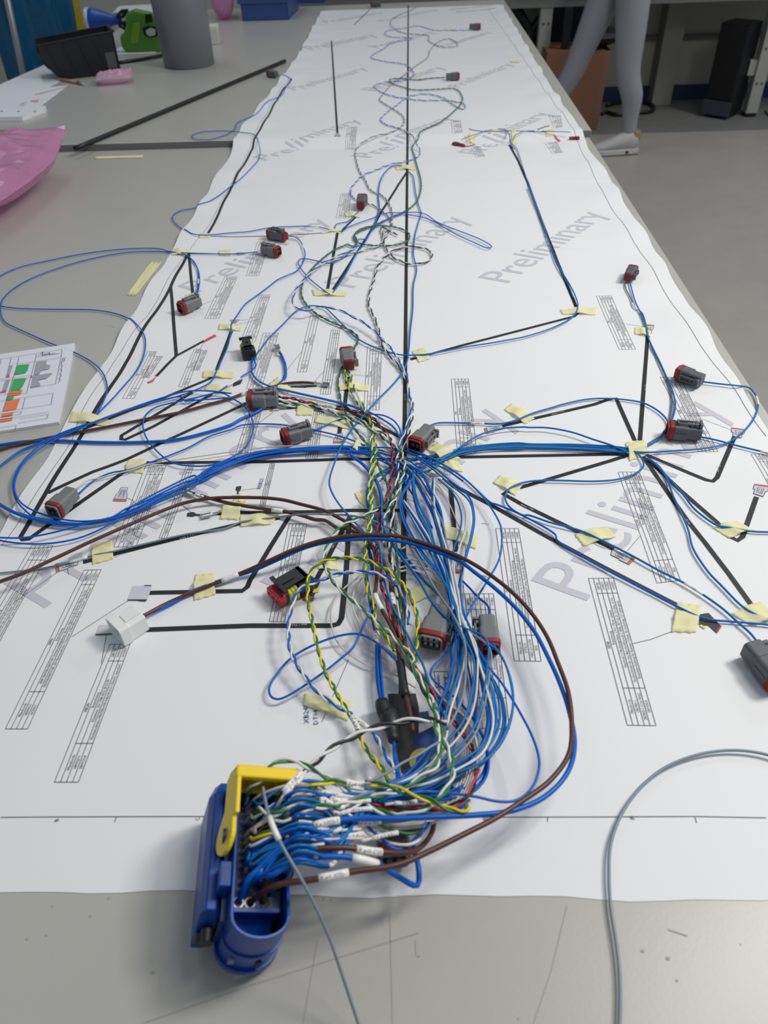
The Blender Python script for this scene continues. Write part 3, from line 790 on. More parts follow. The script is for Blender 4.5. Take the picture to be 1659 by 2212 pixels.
dt_plug((779, 447), (784, 431), 'small dark plug on the drawing beside a lone parts list, red wedge toward the viewer', 2, True, None, True, 1.3)
dt_plug((968, 168), (988, 167), 'small dark plug with red face ending the green twisted pair up the drawing', 2, True, None, False, 1.3)
dt_plug((1018, 60), (1034, 60), 'tiny black plug ending the blue twisted pair near the far end of the drawing', 2, True, None, False, 1.4)
dt_plug((597, 163), (580, 160), 'tiny dark plug at the paper edge beside the black rod', 2, True, None, False, 1.3)
dt_plug((821, 11), (803, 11), 'tiny dark plug at the very far end of the drawing', 2, True, None, False, 1.5)
dt_plug((952, 1335), (931, 1398), 'large grey six-way plug with white wires, six metal sockets facing the viewer', 6, False, 'left', False, 0.98, lift=0.004)
dt_plug((1051, 1346), (1058, 1402), 'grey two-way plug with red mouth half under the fan of blue wires', 2, False, 'right', False, 1.15)
dt_plug((1636, 1425), (1668, 1462), 'black plug cut by the picture edge, ending the blue wire with a white sleeve', 2, True, 'left', False, 1.35)
dt_plug((846, 1778), (850, 1830), 'dark connector with wine red rim and round sockets under the wires beside the blue plug', 4, True, None, False, 1.2)

# sealed three-way plug: red nose, black body, yellow rings
M_yel = mat('seal_yellow', (206, 205, 72), 0.45); M_red = mat('nose_red', (190, 36, 58), 0.45)
def seal_plug(rear, front, label, nose=True, n=3, s=1.0, up=0.0):
    c, rz = heading(rear, front, 0.01)
    r = empty('sealed_connector', (c[0], c[1], TZ+surf(c[0], c[1])+0.0005), rz, label, 'connector')
    W, H = 0.0075*(n+0.6)*s, 0.014*s; cz = H/2+0.001
    MB().loft([rrect(W*0.9, H, H*0.3, -0.019*s, cz=cz), rrect(W, H*1.15, H*0.32, -0.017*s, cz=cz), rrect(W, H*1.15, H*0.32, -0.004*s, cz=cz)]).build('rear_shell', M_blk, r, bevel=0.0004)
    b = MB().loft([rrect(W*0.86, H*0.86, H*0.3, -0.004*s, cz=cz), rrect(W*0.8, H*0.8, H*0.25, 0.012*s, cz=cz)]).build('housing', M_blk, r, bevel=0.0004)
    first = None
    for i in range(3):
        if first is None:
            sb = MB().loft([rrect(W*0.90, H*0.9, H*0.32, -0.0018*s, cz=cz), rrect(W*1.0, H*1.05, H*0.35, 0, cz=cz), rrect(W*0.90, H*0.9, H*0.32, 0.0018*s, cz=cz)])
            first = sb.build('seal_ring', M_yel, r, smooth_=True); first.location = (0, -0.001*s, 0)
        else: dup_child(first, r, (0, (-0.001+0.0036*i)*s, 0))
    if nose:
        nb = MB()
        nb.loft([rrect(W*0.84, H*0.84, H*0.25, 0.011*s, cz=cz), rrect(W*0.84, H*0.84, H*0.25, 0.019*s, cz=cz)])
        nb.build('nose', M_red, r, bevel=0.0012)
        for i in range(n):
            x = (i-(n-1)/2)*W*0.78/n
            MB().cyl((x, 0.018*s, cz), (x, 0.0195*s, cz), 0.0013*s, 10).build('terminal_hole', M_wedge, r)
    lb = MB()
    lb.box(-W*0.30, W*0.30, -0.016*s, 0.012*s, cz+H*0.72, cz+H*0.86)
    lb.box(-W*0.30, W*0.30, -0.016*s, -0.012*s, cz+H*0.4, cz+H*0.86)
    lb.box(-W*0.46, W*0.46, 0.009*s, 0.013*s, cz+H*0.70, cz+H*0.92)
    lb.box(-W*0.10, W*0.10, -0.004*s, 0.012*s, cz+H*0.86, cz+H*0.95)
    lb.build('latch', M_blk, r, bevel=0.0003)
    return r
seal_plug((655, 1250), (597, 1284), 'black sealed connector with red nose and lime yellow rings', True, 3, 1.0)
seal_plug((538, 764), (531, 740), 'black plug with upright slotted latch and yellow collar, by the small parts lists', False, 2, 1.0)

# milky white housing
c, rz = heading((306, 1338), (246, 1356), 0.012)
M_nylon = mat('nylon_white', (246, 249, 247), 0.35, var=0.02, translucent=0.12)
r = empty('white_housing', (c[0], c[1], TZ+surf(c[0], c[1])+0.0003), rz+0.42, 'milky white square plastic housing on the thick brown and blue wires', 'connector')
W_, L_, H_ = 0.0215, 0.0260, 0.019
b = MB().loft([rrect(W_, H_, 0.002, -L_/2, cz=H_/2), rrect(W_, H_, 0.002, L_/2-0.009, cz=H_/2)]).build('housing', M_nylon, r, bevel=0.0005)
MB().loft([rrect(W_*1.16, H_*1.14, 0.003, L_/2-0.009, cz=H_*0.57), rrect(W_*1.16, H_*1.14, 0.003, L_/2, cz=H_*0.57), rrect(W_*0.95, H_*0.95, 0.002, L_/2, cz=H_*0.57), rrect(W_*0.95, H_*0.95, 0.002, L_/2-0.006, cz=H_*0.57)], cap0=True, cap1=True).build('mouth', M_nylon, r, bevel=0.0003)
MB().box(-W_*0.25, W_*0.25, -L_/2+0.001, L_/2-0.010, H_, H_+0.0022).build('locking_tab', M_nylon, r, bevel=0.0004)
MB().box(W_/2, W_/2+0.002, -L_/2+0.003, L_/2-0.010, 0.003, 0.010).build('side_latch', M_nylon, r, bevel=0.0004)

# bare crimp terminals
def terminal(tail, tip, label, h=0.003, s=1.0):
    a = P(*tail, h); b = P(*tip, h); d = b-a; L = np.linalg.norm(d)
    r = empty('crimp_terminal', tuple(a-np.array((0, 0, 0.0025))), math.atan2(-d[1]*-1 if False else -d[0], d[1]), label, 'terminal')
    w = 0.0032*s
    MB().loft([rrect(w*1.1, w*1.1, w*0.3, 0, cz=0.0025), rrect(w*1.2, w*1.2, w*0.3, L*0.14, cz=0.0025)], True, True).build('insulation_crimp', M_tin, r)
    MB().loft([rrect(w*0.8, w*0.7, w*0.2, L*0.16, cz=0.0022), rrect(w*0.9, w*0.8, w*0.2, L*0.42, cz=0.0022)]).build('wire_crimp', M_tin, r)
    MB().box(-w*0.45, w*0.45, L*0.10, L*0.55, 0.0009, 0.0015).build('neck', M_tin, r)
    b_ = MB(); b_.box(-w*1.1, w*1.1, L*0.52, L, 0.0008, 0.0014); b_.box(-w*1.1, -w*0.5, L*0.54, L*0.97, 0.0014, 0.0028); b_.box(w*0.5, w*1.1, L*0.54, L*0.97, 0.0014, 0.0028)
    b_.box(-w*1.1, -w*0.2, L*0.56, L*0.95, 0.0028, 0.0033); b_.box(w*0.2, w*1.1, L*0.56, L*0.95, 0.0028, 0.0033)
    b_.build('receptacle', M_tin, r, bevel=0.0002)
    return r
terminal((441, 1075), (400, 1058), 'bare tin spade terminal on the end of the brown wire above the taped blue wire', 0.005)
terminal((478, 1103), (434, 1114), 'bare tin spade terminal lying over its printed picture, under the square tape', 0.004)
terminal((604, 762), (597, 744), 'bare tin spade terminal on the short upright blue wire', 0.006)
terminal((679, 827), (711, 830), 'bare tin spade terminal on the end of the brown wire above the six-way plug', 0.004)
def splice(rear, front, label, s=1.0):
    a = P(*rear, 0.004); b = P(*front, 0.004); d = b-a; L = np.linalg.norm(d); c = (a+b)/2
    r = empty('insulated_terminal', (c[0], c[1], TZ+surf(c[0], c[1])), math.atan2(-d[0], d[1]), label, 'terminal')
    MB().loft([rrect(0.006*s, 0.006*s, 0.0028*s, -L/2, cz=0.0035), rrect(0.0075*s, 0.0065*s, 0.003*s, -L*0.1, cz=0.0035), rrect(0.0075*s, 0.006*s, 0.0025*s, 0, cz=0.0035)]).build('barrel', M_seal, r, smooth_=False, bevel=0.0004)
    MB().loft([rrect(0.0075*s, 0.006*s, 0.0025*s, 0, cz=0.0035), rrect(0.013*s, 0.006*s, 0.0025*s, L*0.12, cz=0.0035), rrect(0.013*s, 0.0055*s, 0.0022*s, L/2, cz=0.0035)]).build('sleeve', M_wedge, r, bevel=0.0004)
splice((1003, 299), (981, 308), 'dark red insulated terminal on the branch pointing toward the centre line')
splice((1231, 286), (1253, 285), 'dark red insulated terminal on the branch reaching the far paper edge')

# ------------------------------------------------------------------ masking tape
M_tape = mat('masking_tape', (252, 247, 196), 0.6, var=0.03, scale=50, bump=0.08, bscale=400, alpha=0.70, translucent=0.0)
random.seed(21)
def tape(quad, label, bump=3.0, along=None, group=None):
    q = [P(*a) for a in quad]                      # a-b far edge, c-d near edge
    L1 = np.linalg.norm(q[1]-q[0]); L2 = np.linalg.norm(q[3]-q[0])
    nu, nv = 14, 8
    V = []; Fc = []
    ph = random.uniform(0, 6)
    for j in range(nv+1):
        for i in range(nu+1):
            u, v = i/nu, j/nv
            uu = u+(0.018*math.sin(v*19+ph) if i in (0, nu) else 0); vv = v+(0.02*math.sin(u*17+ph) if j in (0, nv) else 0)
            p_ = (q[0]*(1-uu)+q[1]*uu)*(1-vv)+(q[3]*(1-uu)+q[2]*uu)*vv
            k_ = u if (along or ('u' if L1 >= L2 else 'v')) == 'u' else v
            hgt = 0.0011+bump*mm*math.exp(-((k_-0.5)/0.20)**2)+0.00035*math.sin(u*9+ph)*math.sin(v*7+ph*2)
            V.append((p_[0], p_[1], TZ+surf(p_[0], p_[1])+hgt))
    for j in range(nv):
        for i in range(nu): Fc.append((j*(nu+1)+i, j*(nu+1)+i+1, (j+1)*(nu+1)+i+1, (j+1)*(nu+1)+i))
    o = mk('masking_tape', V, Fc, M_tape, None, True)
    md = o.modifiers.new('solid', 'SOLIDIFY'); md.thickness = 0.00015; md.offset = 1
    return tag(o, label, 'tape', group)
TAPES = [
 ([(889, 760), (914, 753), (932, 775), (905, 784)], 'square of masking tape beside the thick centre line, over the branch to the table edge', 3),
 ([(674, 627), (752, 632), (745, 641), (677, 640)], 'long masking tape strip where two thick printed lines meet in a V', 3),
 ([(852, 361), (903, 359), (899, 368), (856, 368)], 'masking tape strip lying across the thick centre line at the far fork', 3),
 ([(743, 461), (779, 463), (778, 471), (748, 469)], 'short masking tape strip just below the small dark plug with red wedge', 3),
 ([(693, 502), (740, 495), (737, 500), (695, 506)], 'thin masking tape strip on the thin printed line near its fork', 2.5),
 ([(432, 505), (451, 505), (454, 514), (430, 515)], 'small masking tape patch at the start of the thin printed line', 2.5),
 ([(367, 543), (411, 541), (403, 552), (371, 552)], 'masking tape patch on the paper edge where two blue wires sweep off the drawing', 3),
 ([(474, 541), (500, 541), (498, 554), (473, 553)], 'small masking tape patch on the printed line toward the nearer small plug', 2.5),
 ([(326, 567), (350, 567), (294, 639), (273, 638)], 'bare masking tape strip stuck on the table beside the paper edge', 0.2),
 ([(402, 637), (437, 637), (430, 649), (398, 647)], 'masking tape strip just above the plug with the red square mouth', 3),
 ([(474, 701), (523, 708), (520, 716), (471, 713)], 'masking tape strip over the blue wire at the top of its dark printed line', 3),
 ([(439, 803), (509, 806), (503, 819), (437, 817)], 'masking tape strip at the bend of the printed line under the blue wire', 3),
 ([(449, 829), (503, 841), (496, 855), (441, 842)], 'tilted masking tape strip directly below another strip, by the loop line', 1.5),
 ([(578, 832), (600, 816), (632, 844), (617, 853)], 'masking tape patch behind the six-way plug, over brown and blue wires', 3.5),
 ([(646, 869), (683, 862), (676, 898), (640, 898)], 'masking tape patch over the black, red and green wires of the six-way plug', 3.5),
 ([(685, 898), (759, 913), (756, 929), (679, 913)], 'wide crumpled masking tape behind the small printed plug, below the six-way wires', 2.5),
 ([(728, 832), (798, 832), (796, 846), (728, 844)], 'masking tape strip crossing the green and yellow wires of the four-way plug', 4),
 ([(754, 963), (792, 963), (784, 985), (747, 979)], 'masking tape flap over the blue cable run near the tangle', 9),
 ([(152, 896), (247, 910), (232, 922), (144, 916)], 'long masking tape strip on the paper edge holding the blue loops', 4),
 ([(277, 996), (315, 992), (310, 1024), (271, 1021)], 'square masking tape over the blue and white wires of the corner branch', 3),
 ([(490, 1083), (528, 1085), (516, 1124), (475, 1122)], 'upright square of masking tape on the thick blue wire and its terminal', 5),
 ([(505, 1070), (541, 1071), (530, 1086), (505, 1086)], 'masking tape scrap peeking out behind the brown wire and square tape', 1),
 ([(517, 1115), (602, 1113), (587, 1134), (520, 1139)], 'pointed masking tape strip over the grey wire beside the square tape', 3),
 ([(200, 1178), (243, 1167), (246, 1208), (200, 1221)], 'square masking tape over the grey wire and its white sleeve', 3),
 ([(422, 1243), (464, 1240), (466, 1285), (419, 1299)], 'torn square of masking tape over the brown and blue wires of the white housing', 5),
 ([(920, 970), (946, 956), (996, 992), (962, 1003)], 'crumpled masking tape over the blue run heading to the table edge', 6),
 ([(957, 1002), (986, 993), (1002, 1020), (960, 1019)], 'masking tape end just below the crumpled piece on the blue run', 2),
 ([(908, 1012), (945, 1005), (967, 1029), (903, 1033)], 'dull masking tape over the fan of blue wires beyond the centre line', 5),
 ([(766, 1066), (791, 1060), (793, 1100), (777, 1086)], 'masking tape scrap partly under the green and yellow wires', 1.5),
 ([(950, 1133), (1035, 1161), (1028, 1187), (955, 1161)], 'long masking tape strip over the short upright printed line', 2),
 ([(1080, 1027), (1128, 1050), (1113, 1072), (1065, 1044)], 'masking tape patch at the tight hairpin of a printed line', 3),
 ([(1105, 872), (1155, 905), (1135, 917), (1089, 886)], 'tilted masking tape on the blue wire with a white sleeve, over the watermark', 3),
 ([(880, 1277), (942, 1254), (962, 1277), (882, 1310)], 'wide masking tape behind the six-way plug with metal sockets', 1.5),
 ([(934, 1252), (957, 1246), (973, 1281), (948, 1286)], 'masking tape folded over the white wires of the six-way plug', 6),
 ([(695, 1214), (731, 1215), (730, 1233), (686, 1230)], 'small masking tape above the black and red sealed connector', 2),
 ([(659, 1499), (763, 1516), (751, 1558), (654, 1524)], 'crumpled masking tape over the blue pen note', 2),
 ([(1350, 957), (1392, 952), (1398, 984), (1360, 997)], 'crumpled masking tape at the star where printed lines and blue wires meet', 7),
 ([(1240, 1155), (1310, 1139), (1332, 1161), (1261, 1181)], 'masking tape patch over the blue wire just before the printed plug picture', 3),
 ([(1539, 1141), (1590, 1127), (1629, 1146), (1575, 1164)], 'masking tape on the rounded corner of a printed line toward the paper edge', 3),
 ([(1462, 1303), (1514, 1309), (1503, 1368), (1450, 1366)], 'upright masking tape over the printed black plug at the end of the long line', 3),
 ([(1579, 1327), (1640, 1300), (1690, 1336), (1622, 1353)], 'masking tape at the picture edge over the hook of the longest branch', 3),
 ([(1371, 708), (1407, 716), (1405, 728), (1371, 723)], 'masking tape patch at the head of the branch to the far two-way plug', 3),
 ([(1209, 670), (1287, 666), (1287, 681), (1215, 680)], 'masking tape strip at the elbow of the big printed bracket', 3),
 ([(1004, 291), (1028, 289), (1026, 296), (1009, 297)], 'tiny masking tape by the dark red terminal nearer the centre line', 3),
 ([(1104, 281), (1113, 280), (1119, 295), (1108, 301)], 'small masking tape at the top of the big printed bracket', 3),
 ([(1182, 282), (1199, 280), (1200, 286), (1179, 288)], 'tiny masking tape by the dark red terminal at the far paper edge', 3),
 ([(901, 171), (918, 170), (915, 174), (900, 174)], 'tiny masking tape on the green twisted pair far up the drawing', 3),
 ([(970, 65), (984, 64), (982, 67), (970, 67)], 'tiny masking tape on the blue twisted pair near the far end', 3),
 ([(1102, 132), (1126, 131), (1122, 136), (1103, 136)], 'masking tape scrap joining two sheets at the far fold near the table edge', 0.5),
 ([(203, 339), (310, 336), (308, 341), (205, 344)], 'masking tape strip on the near table along the seam', 0.2),
]
for quad, label, b_ in TAPES: tape(quad, label, b_)
# ================================================================== the big blue plug
M_cb = mat('plug_blue', (0, 64, 150), 0.33, var=0.06, scale=60, bump=0.02, bscale=500)
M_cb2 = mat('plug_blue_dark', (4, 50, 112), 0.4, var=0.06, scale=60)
M_ly = mat('lever_yellow', (240, 208, 20), 0.4, var=0.05, scale=60)
HT = 0.050
nl, nr_, fr, fl = G(494, 1975, HT), G(615, 2000, HT), G(624, 1692, HT), G(504, 1688, HT)
nm, fm = (nl+nr_)/2, (fl+fr)/2
cy_ = (fm-nm); CL = float(np.linalg.norm(cy_)); cy_ /= CL
cx_ = np.array([cy_[1], -cy_[0], 0.0])
CW = 0.5*float(abs(np.dot(nr_-nl, cx_))+abs(np.dot(fr-fl, cx_)))/2
C_RZ = math.atan2(-cy_[0], cy_[1])
ROLL = math.radians(19)              # the plug leans over, wire side toward the fan
zx_, zz_ = math.sin(ROLL), math.cos(ROLL)
AX = np.stack([cx_*zz_-np.array((0, 0, 1.0))*zx_, cy_, cx_*zx_+np.array((0, 0, 1.0))*zz_], 1)
CO = np.array([nm[0], nm[1], TZ+0.040])-AX @ np.array((0, 0, 0.040))+np.array((0, 0, 0.0065))
def CP(x, y, z):
    return CO+AX @ np.array((x, y, z))
big = empty('multi_pin_plug', tuple(CO), C_RZ, 'large blue multi-way plug with yellow locking lever, standing across the near paper edge', 'connector')
big.rotation_euler = (0, ROLL, C_RZ)
wl = 0.0021
def outline(off, depth=0.013, n=14):
    w_ = CW+off; pts = [(w_, CL+off), (-w_, CL+off), (-w_, 0)]
    for i in range(1, n): 
        a = math.pi*i/n; pts.append((-w_*math.cos(a), -(depth+off)*math.sin(a)))
    pts.append((w_, 0))
    return pts
def ring_wall(o_out, o_in, z0, z1, ytop=None):
    mb = MB(); A = outline(o_out); B = outline(o_in); n = len(A)
    v = [(x, y, z0) for x, y in A]+[(x, y, z1) for x, y in A]+[(x, y, z1) for x, y in B]+[(x, y, z0) for x, y in B]
    f = []
    for i in range(n):
        k = (i+1) % n
        for a in range(4):
            b = (a+1) % 4
            f.append((a*n+i, a*n+k, b*n+k, b*n+i))
    return mb.add(v, f)
hs = ring_wall(0, -wl, 0.002, HT).build('housing', M_cb, big, bevel=0.0005)
# lower the side toward the wires
for v_ in hs.data.vertices:
    if v_.co.x > CW*0.8 and v_.co.z > HT-0.002 and v_.co.y > 0.02: v_.co.z = HT-0.010
ring_wall(0.0022, -0.001, 0.0, 0.0045).build('foot_flange', M_cb, big, bevel=0.0006)
ring_wall(0.0012, -0.0005, 0.0225, 0.0245).build('collar_ridge', M_cb, big, bevel=0.0004)
MB().box(-CW+wl, CW-wl, 0.0085, CL-wl, 0.004, 0.034).build('wire_block', M_cb2, big, bevel=0.0005)
MB().add([(-CW+wl, 0.008, 0.030), (CW-wl-0.004, 0.008, 0.030), (CW-wl-0.006, -0.006, 0.020), (-CW+wl+0.004, -0.008, 0.020), (-CW+wl, 0.008, 0.004), (CW-wl-0.004, 0.008, 0.004), (CW-wl-0.006, -0.006, 0.004), (-CW+wl+0.004, -0.008, 0.004)],
         [(0, 1, 2, 3), (4, 7, 6, 5), (0, 3, 7, 4), (1, 5, 6, 2), (2, 6, 7, 3), (0, 4, 5, 1)]).build('wire_ramp', M_cb, big, bevel=0.0005)
MB().box(-CW+wl, CW-0.004, 0.0055, 0.0085, 0.030, 0.040).build('cross_wall', M_cb, big, bevel=0.0004)
for x in (-0.010, 0.006):
    y_ = -(0.013)*math.sqrt(max(0, 1-(x/CW)**2))
    MB().box(x-0.0018, x+0.0018, y_-0.0010, y_+0.001, 0.008, 0.015).build('collar_slot', M_cav if x > 0 else mat('slot_light', (120, 130, 140), 0.6), big)
MB().box(CW, CW+0.0045, 0.0285, 0.0345, 0.012, 0.040).build('side_lug', M_cb2, big, bevel=0.0006)
MB().box(CW-0.001, CW+0.003, 0.002, 0.006, 0.020, 0.027).build('side_lug', M_cb, big, bevel=0.0006)
# wire cavities
cols, rows = 4, 13
cm = MB(); cm.cyl((0, 0, 0.0335), (0, 0, 0.0343), 0.0020, 12)
firstc = None; CAVS = []
for c_ in range(cols):
    for r_i in range(rows):
        x = -CW+0.0075+c_*(2*CW-0.0175)/(cols-1); y = 0.0190+r_i*(CL-0.030)/(rows-1)
        CAVS.append((x, y))
        if firstc is None:
            firstc = cm.build('wire_cavity', M_cav, big); firstc.location = (x, y, 0)
        else: dup_child(firstc, big, (x, y, 0))
for x, y in ((-0.004, 0.0130), (0.006, 0.0130), (-0.011, 0.0130)):
    MB().cyl((x, y, 0.033), (x, y, 0.0352), 0.0034, 14).build('cavity_ring', M_tin if x < 0.005 else M_cb2, big)
    MB().cyl((x, y, 0.0350), (x, y, 0.0355), 0.0026, 14).build('wire_cavity', M_cav, big)
for k_ in range(5):
    MB().box(-CW+wl+0.0004, -CW+wl+0.0030, 0.014+k_*0.0160, 0.0275+k_*0.0160, 0.0335, 0.0345).build('side_slot', M_cav, big)
# slide rail on the far side from the wires
sl = MB()
prof = [(-CW-0.0035, 0.002), (-CW-0.0035, 0.030), (-CW-0.0065, 0.036), (-CW-0.0125, 0.036), (-CW-0.0155, 0.029), (-CW-0.0155, -0.006), (-CW-0.0080, -0.006)]
sl.loft([[(x, 0.002+(0.006 if z > 0.02 else 0), z) for x, z in prof], [(x, CL-0.006, z) for x, z in prof], [(x+0.004, CL+0.004, z*0.9) for x, z in prof]])
rail = sl.build('slide_rail', mat('rail_blue', (10, 68, 152), 0.38, var=0.05, spec=0.4), big, bevel=0.0008)
ec = MB(); ec.loft([rrect(0.010, 0.010, 0.003, -0.0015, cx=-CW-0.010, cz=0.010), rrect(0.010, 0.010, 0.003, 0.004, cx=-CW-0.010, cz=0.010)]); ec.loft([rrect(0.0075, 0.0085, 0.003, -0.0045, cx=-CW-0.0085, cz=0.018), rrect(0.0075, 0.0085, 0.003, 0.004, cx=-CW-0.0085, cz=0.018)])
ec.build('end_stop', M_blk, rail, bevel=0.0008)
MB().box(-CW-0.0035, -CW, 0.002, 0.075, 0.004, 0.036).build('web', M_cb2, big)
MB().box(-CW-0.0075, -CW-0.0005, 0.016, 0.031, 0.034, 0.050).build('lever_stop', M_cb, big, bevel=0.0008)
MB().box(-CW-0.0060, -CW-0.0020, 0.018, 0.028, 0.0495, 0.0503).build('stop_recess', M_cb2, big)
LL = CL-0.0055
# the yellow lever: two arms and a hollow crest
lev = empty('locking_lever', (0, 0, 0)); lev.parent = big
def arm(x0, x1, name, hole=True):
    cyv, czv, rr = 0.046, 0.050, 0.0115
    pts = []
    for i in range(13):
        a = math.radians(200-20+i*15); pts.append((cyv+rr*math.cos(a), czv+rr*math.sin(a)*0.95))
    pts = [(cyv+rr*math.cos(math.radians(t)), czv+rr*math.sin(math.radians(t))) for t in range(100, 281, 15)]
    top = [(cyv+0.006, czv-0.0095), (LL-0.020, czv-0.002), (LL+0.001, czv-0.001), (LL+0.005, czv+0.004), (LL+0.005, czv+0.012), (LL-0.003, czv+0.015), (LL-0.028, czv+0.015), (cyv+0.008, czv+0.011)]
    poly = pts+top
    sh = (lambda z: (z-0.062)*0.28) if x0 < 0 else (lambda z: 0.0)
    return MB().loft([[(x0+sh(z), y, z) for y, z in poly], [(x1+sh(z), y, z) for y, z in poly]]).build(name, M_ly, lev, bevel=0.0006)
la = arm(-CW-0.0034, -CW-0.0006, 'lever_arm')
arm(CW+0.0004, CW+0.0030, 'lever_arm')
MB().cyl((-CW-0.0075, 0.046, 0.050), (-CW-0.0032, 0.046, 0.0505), 0.0045, 20).build('pivot', M_cb2, lev)
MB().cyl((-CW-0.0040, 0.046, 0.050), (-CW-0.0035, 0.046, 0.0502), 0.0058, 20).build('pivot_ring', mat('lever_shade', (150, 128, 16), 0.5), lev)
for i in range(2):
    for j in range(2):
        MB().box(-CW-0.0030, -CW-0.0012, LL-0.026+i*0.012, LL-0.016+i*0.012, 0.053+j*0.005, 0.057+j*0.005).build('arm_window', MATS['lever_shade'], lev)
cr = MB()
cr.box(-CW-0.0034, CW+0.0030, LL-0.004, LL+0.005, 0.060, 0.0655)
cr.box(-CW-0.0034, CW+0.0030, LL+0.0015, LL+0.005, 0.044, 0.0600)
cr.box(-CW-0.0034, CW+0.0030, LL-0.004, LL+0.0015, 0.0435, 0.0465)
cr.build('lever_crest', M_ly, lev, bevel=0.0014)
for x in (-CW+0.006, CW-0.006):
    MB().add([(x-0.0008, LL-0.003, 0.0465), (x+0.0008, LL-0.003, 0.0465), (x+(0.007 if x < 0 else -0.007)+0.0008, LL-0.003, 0.060), (x+(0.007 if x < 0 else -0.007)-0.0008, LL-0.003, 0.060),
              (x-0.0008, LL+0.001, 0.0465), (x+0.0008, LL+0.001, 0.0465), (x+(0.007 if x < 0 else -0.007)+0.0008, LL+0.001, 0.060), (x+(0.007 if x < 0 else -0.007)-0.0008, LL+0.001, 0.060)],
             [(0, 1, 2, 3), (4, 7, 6, 5), (0, 4, 5, 1), (1, 5, 6, 2), (2, 6, 7, 3), (3, 7, 4, 0)]).build('crest_rib', M_ly, lev)
# ================================================================== the wires
WC = {'blue': mat('wire_blue', (0, 96, 196), 0.36, var=0.05, scale=40, spec=0.35), 'steel': mat('wire_blue_pale', (20, 114, 184), 0.38, var=0.05, scale=40, spec=0.35),
      'white': mat('wire_white', (226, 224, 220), 0.38, var=0.03), 'cream': mat('wire_cream', (216, 205, 198), 0.4, var=0.03), 'grey': mat('wire_grey', (128, 140, 152), 0.38, var=0.04),
      'brown': mat('wire_brown', (84, 50, 42), 0.4, var=0.06), 'green': mat('wire_green', (44, 122, 56), 0.38, var=0.05), 'yellow': mat('wire_yellow', (232, 204, 40), 0.38, var=0.04),
      'black': mat('wire_black', (30, 30, 34), 0.4, var=0.08), 'red': mat('wire_red', (178, 36, 66), 0.38, var=0.05), 'clear': mat('strap_clear', (188, 200, 212), 0.3, var=0.04), 'slate': mat('wire_slate', (84, 92, 112), 0.4)}
M_sleeve = mat('sleeve_white', (238, 236, 232), 0.42, var=0.02)
M_print = mat('sleeve_print', (30, 30, 40), 0.6)
M_shrink = mat('heat_shrink', (32, 34, 38), 0.5, var=0.08, scale=300)
BUNDLE_H = lambda x, y: float(np.interp(y, [700, 880, 1000, 1150, 1300, 1450, 1600, 1700, 1760, 1850], [3, 4, 8, 14, 18, 22, 27, 31, 33, 34]))
def nearest(path, sx):
    q = px(sx); pr = np.array([project(p_) for p_ in path[::2]])
    return [int(np.argmin((pr[:, 0]-a[0])**2+(pr[:, 1]-a[1])**2))*2 for a in q]
def wrap_text(body, path, R, parent, h=None):
    """lettering that follows a sleeve"""
    d = np.r_[0, np.cumsum(np.linalg.norm(np.diff(path, axis=0), axis=1))]; L = d[-1]
    v, f, wd = text_mesh(body, 1)
    if len(v) == 0: return
    em = min(R*2.0, L*0.86/wd*1.25); sx = min(em*0.85, L*0.88/wd)
    t, _, _ = frames(path); a0 = (L-wd*sx)/2
    rev = project(path[-1])[0] < project(path[0])[0]
    out = []
    for q in v:
        s_ = a0+q[0]*sx; s_ = L-s_ if rev else s_
        p_ = np.array([np.interp(s_, d, path[:, k]) for k in range(3)]); tt = np.array([np.interp(s_, d, t[:, k]) for k in range(3)]); tt /= np.linalg.norm(tt)
        if rev: tt = -tt
        vw = CAM-p_; vw /= np.linalg.norm(vw); n = vw-tt*np.dot(vw, tt); n /= np.linalg.norm(n); b = np.cross(n, tt)
        ph = (q[1]-0.36)*em/R
        out.append(p_+R*1.02*(math.cos(ph)*n+math.sin(ph)*b))
    mk('printed_text', out, f, M_print, parent, False)
def add_sleeve(o, path, r, sx, body='', k=1.32, name='label_sleeve', m=None):
    i, j = sorted(nearest(path, sx)); j = max(j, i+3)
    seg = path[i:j+1]
    v, f = tube(seg, r*k, 12)
    s_ = mk(name, v, f, m or M_sleeve, o, True)
    if body: wrap_text(body, seg, r*k, s_)
    return s_
ZMIN = 0.0004
def clear(path, r):
    for p_ in path:
        z = TZ+surf(p_[0], p_[1])+r+ZMIN
        if p_[2] < z: p_[2] = z
    return path
def wire(col, r, sx, label, h0=2.2, sleeves=(), group=None, auto=None, dz=0.0, tail=None, sides=8, cat='wire', step=0.004, head=None):
    r = r*mm
    path = trace(sx, h0, step, auto, dz)
    if tail is not None or head is not None:
        ctrl = list(path[::6])+([path[-1]] if (len(path)-1) % 6 else [])
        if tail is not None: ctrl = ctrl+[np.array(t_) for t_ in tail]
        if head is not None: ctrl = [np.array(t_) for t_ in head]+ctrl
        path = catmull(ctrl, step)
    path = clear(path, r)
    v, f = tube(path, r, sides)
    o = mk('wire', v, f, WC[col], None, True)
    tag(o, label, cat, group)
    for a in sleeves: add_sleeve(o, path, r, *a)
    return o, path
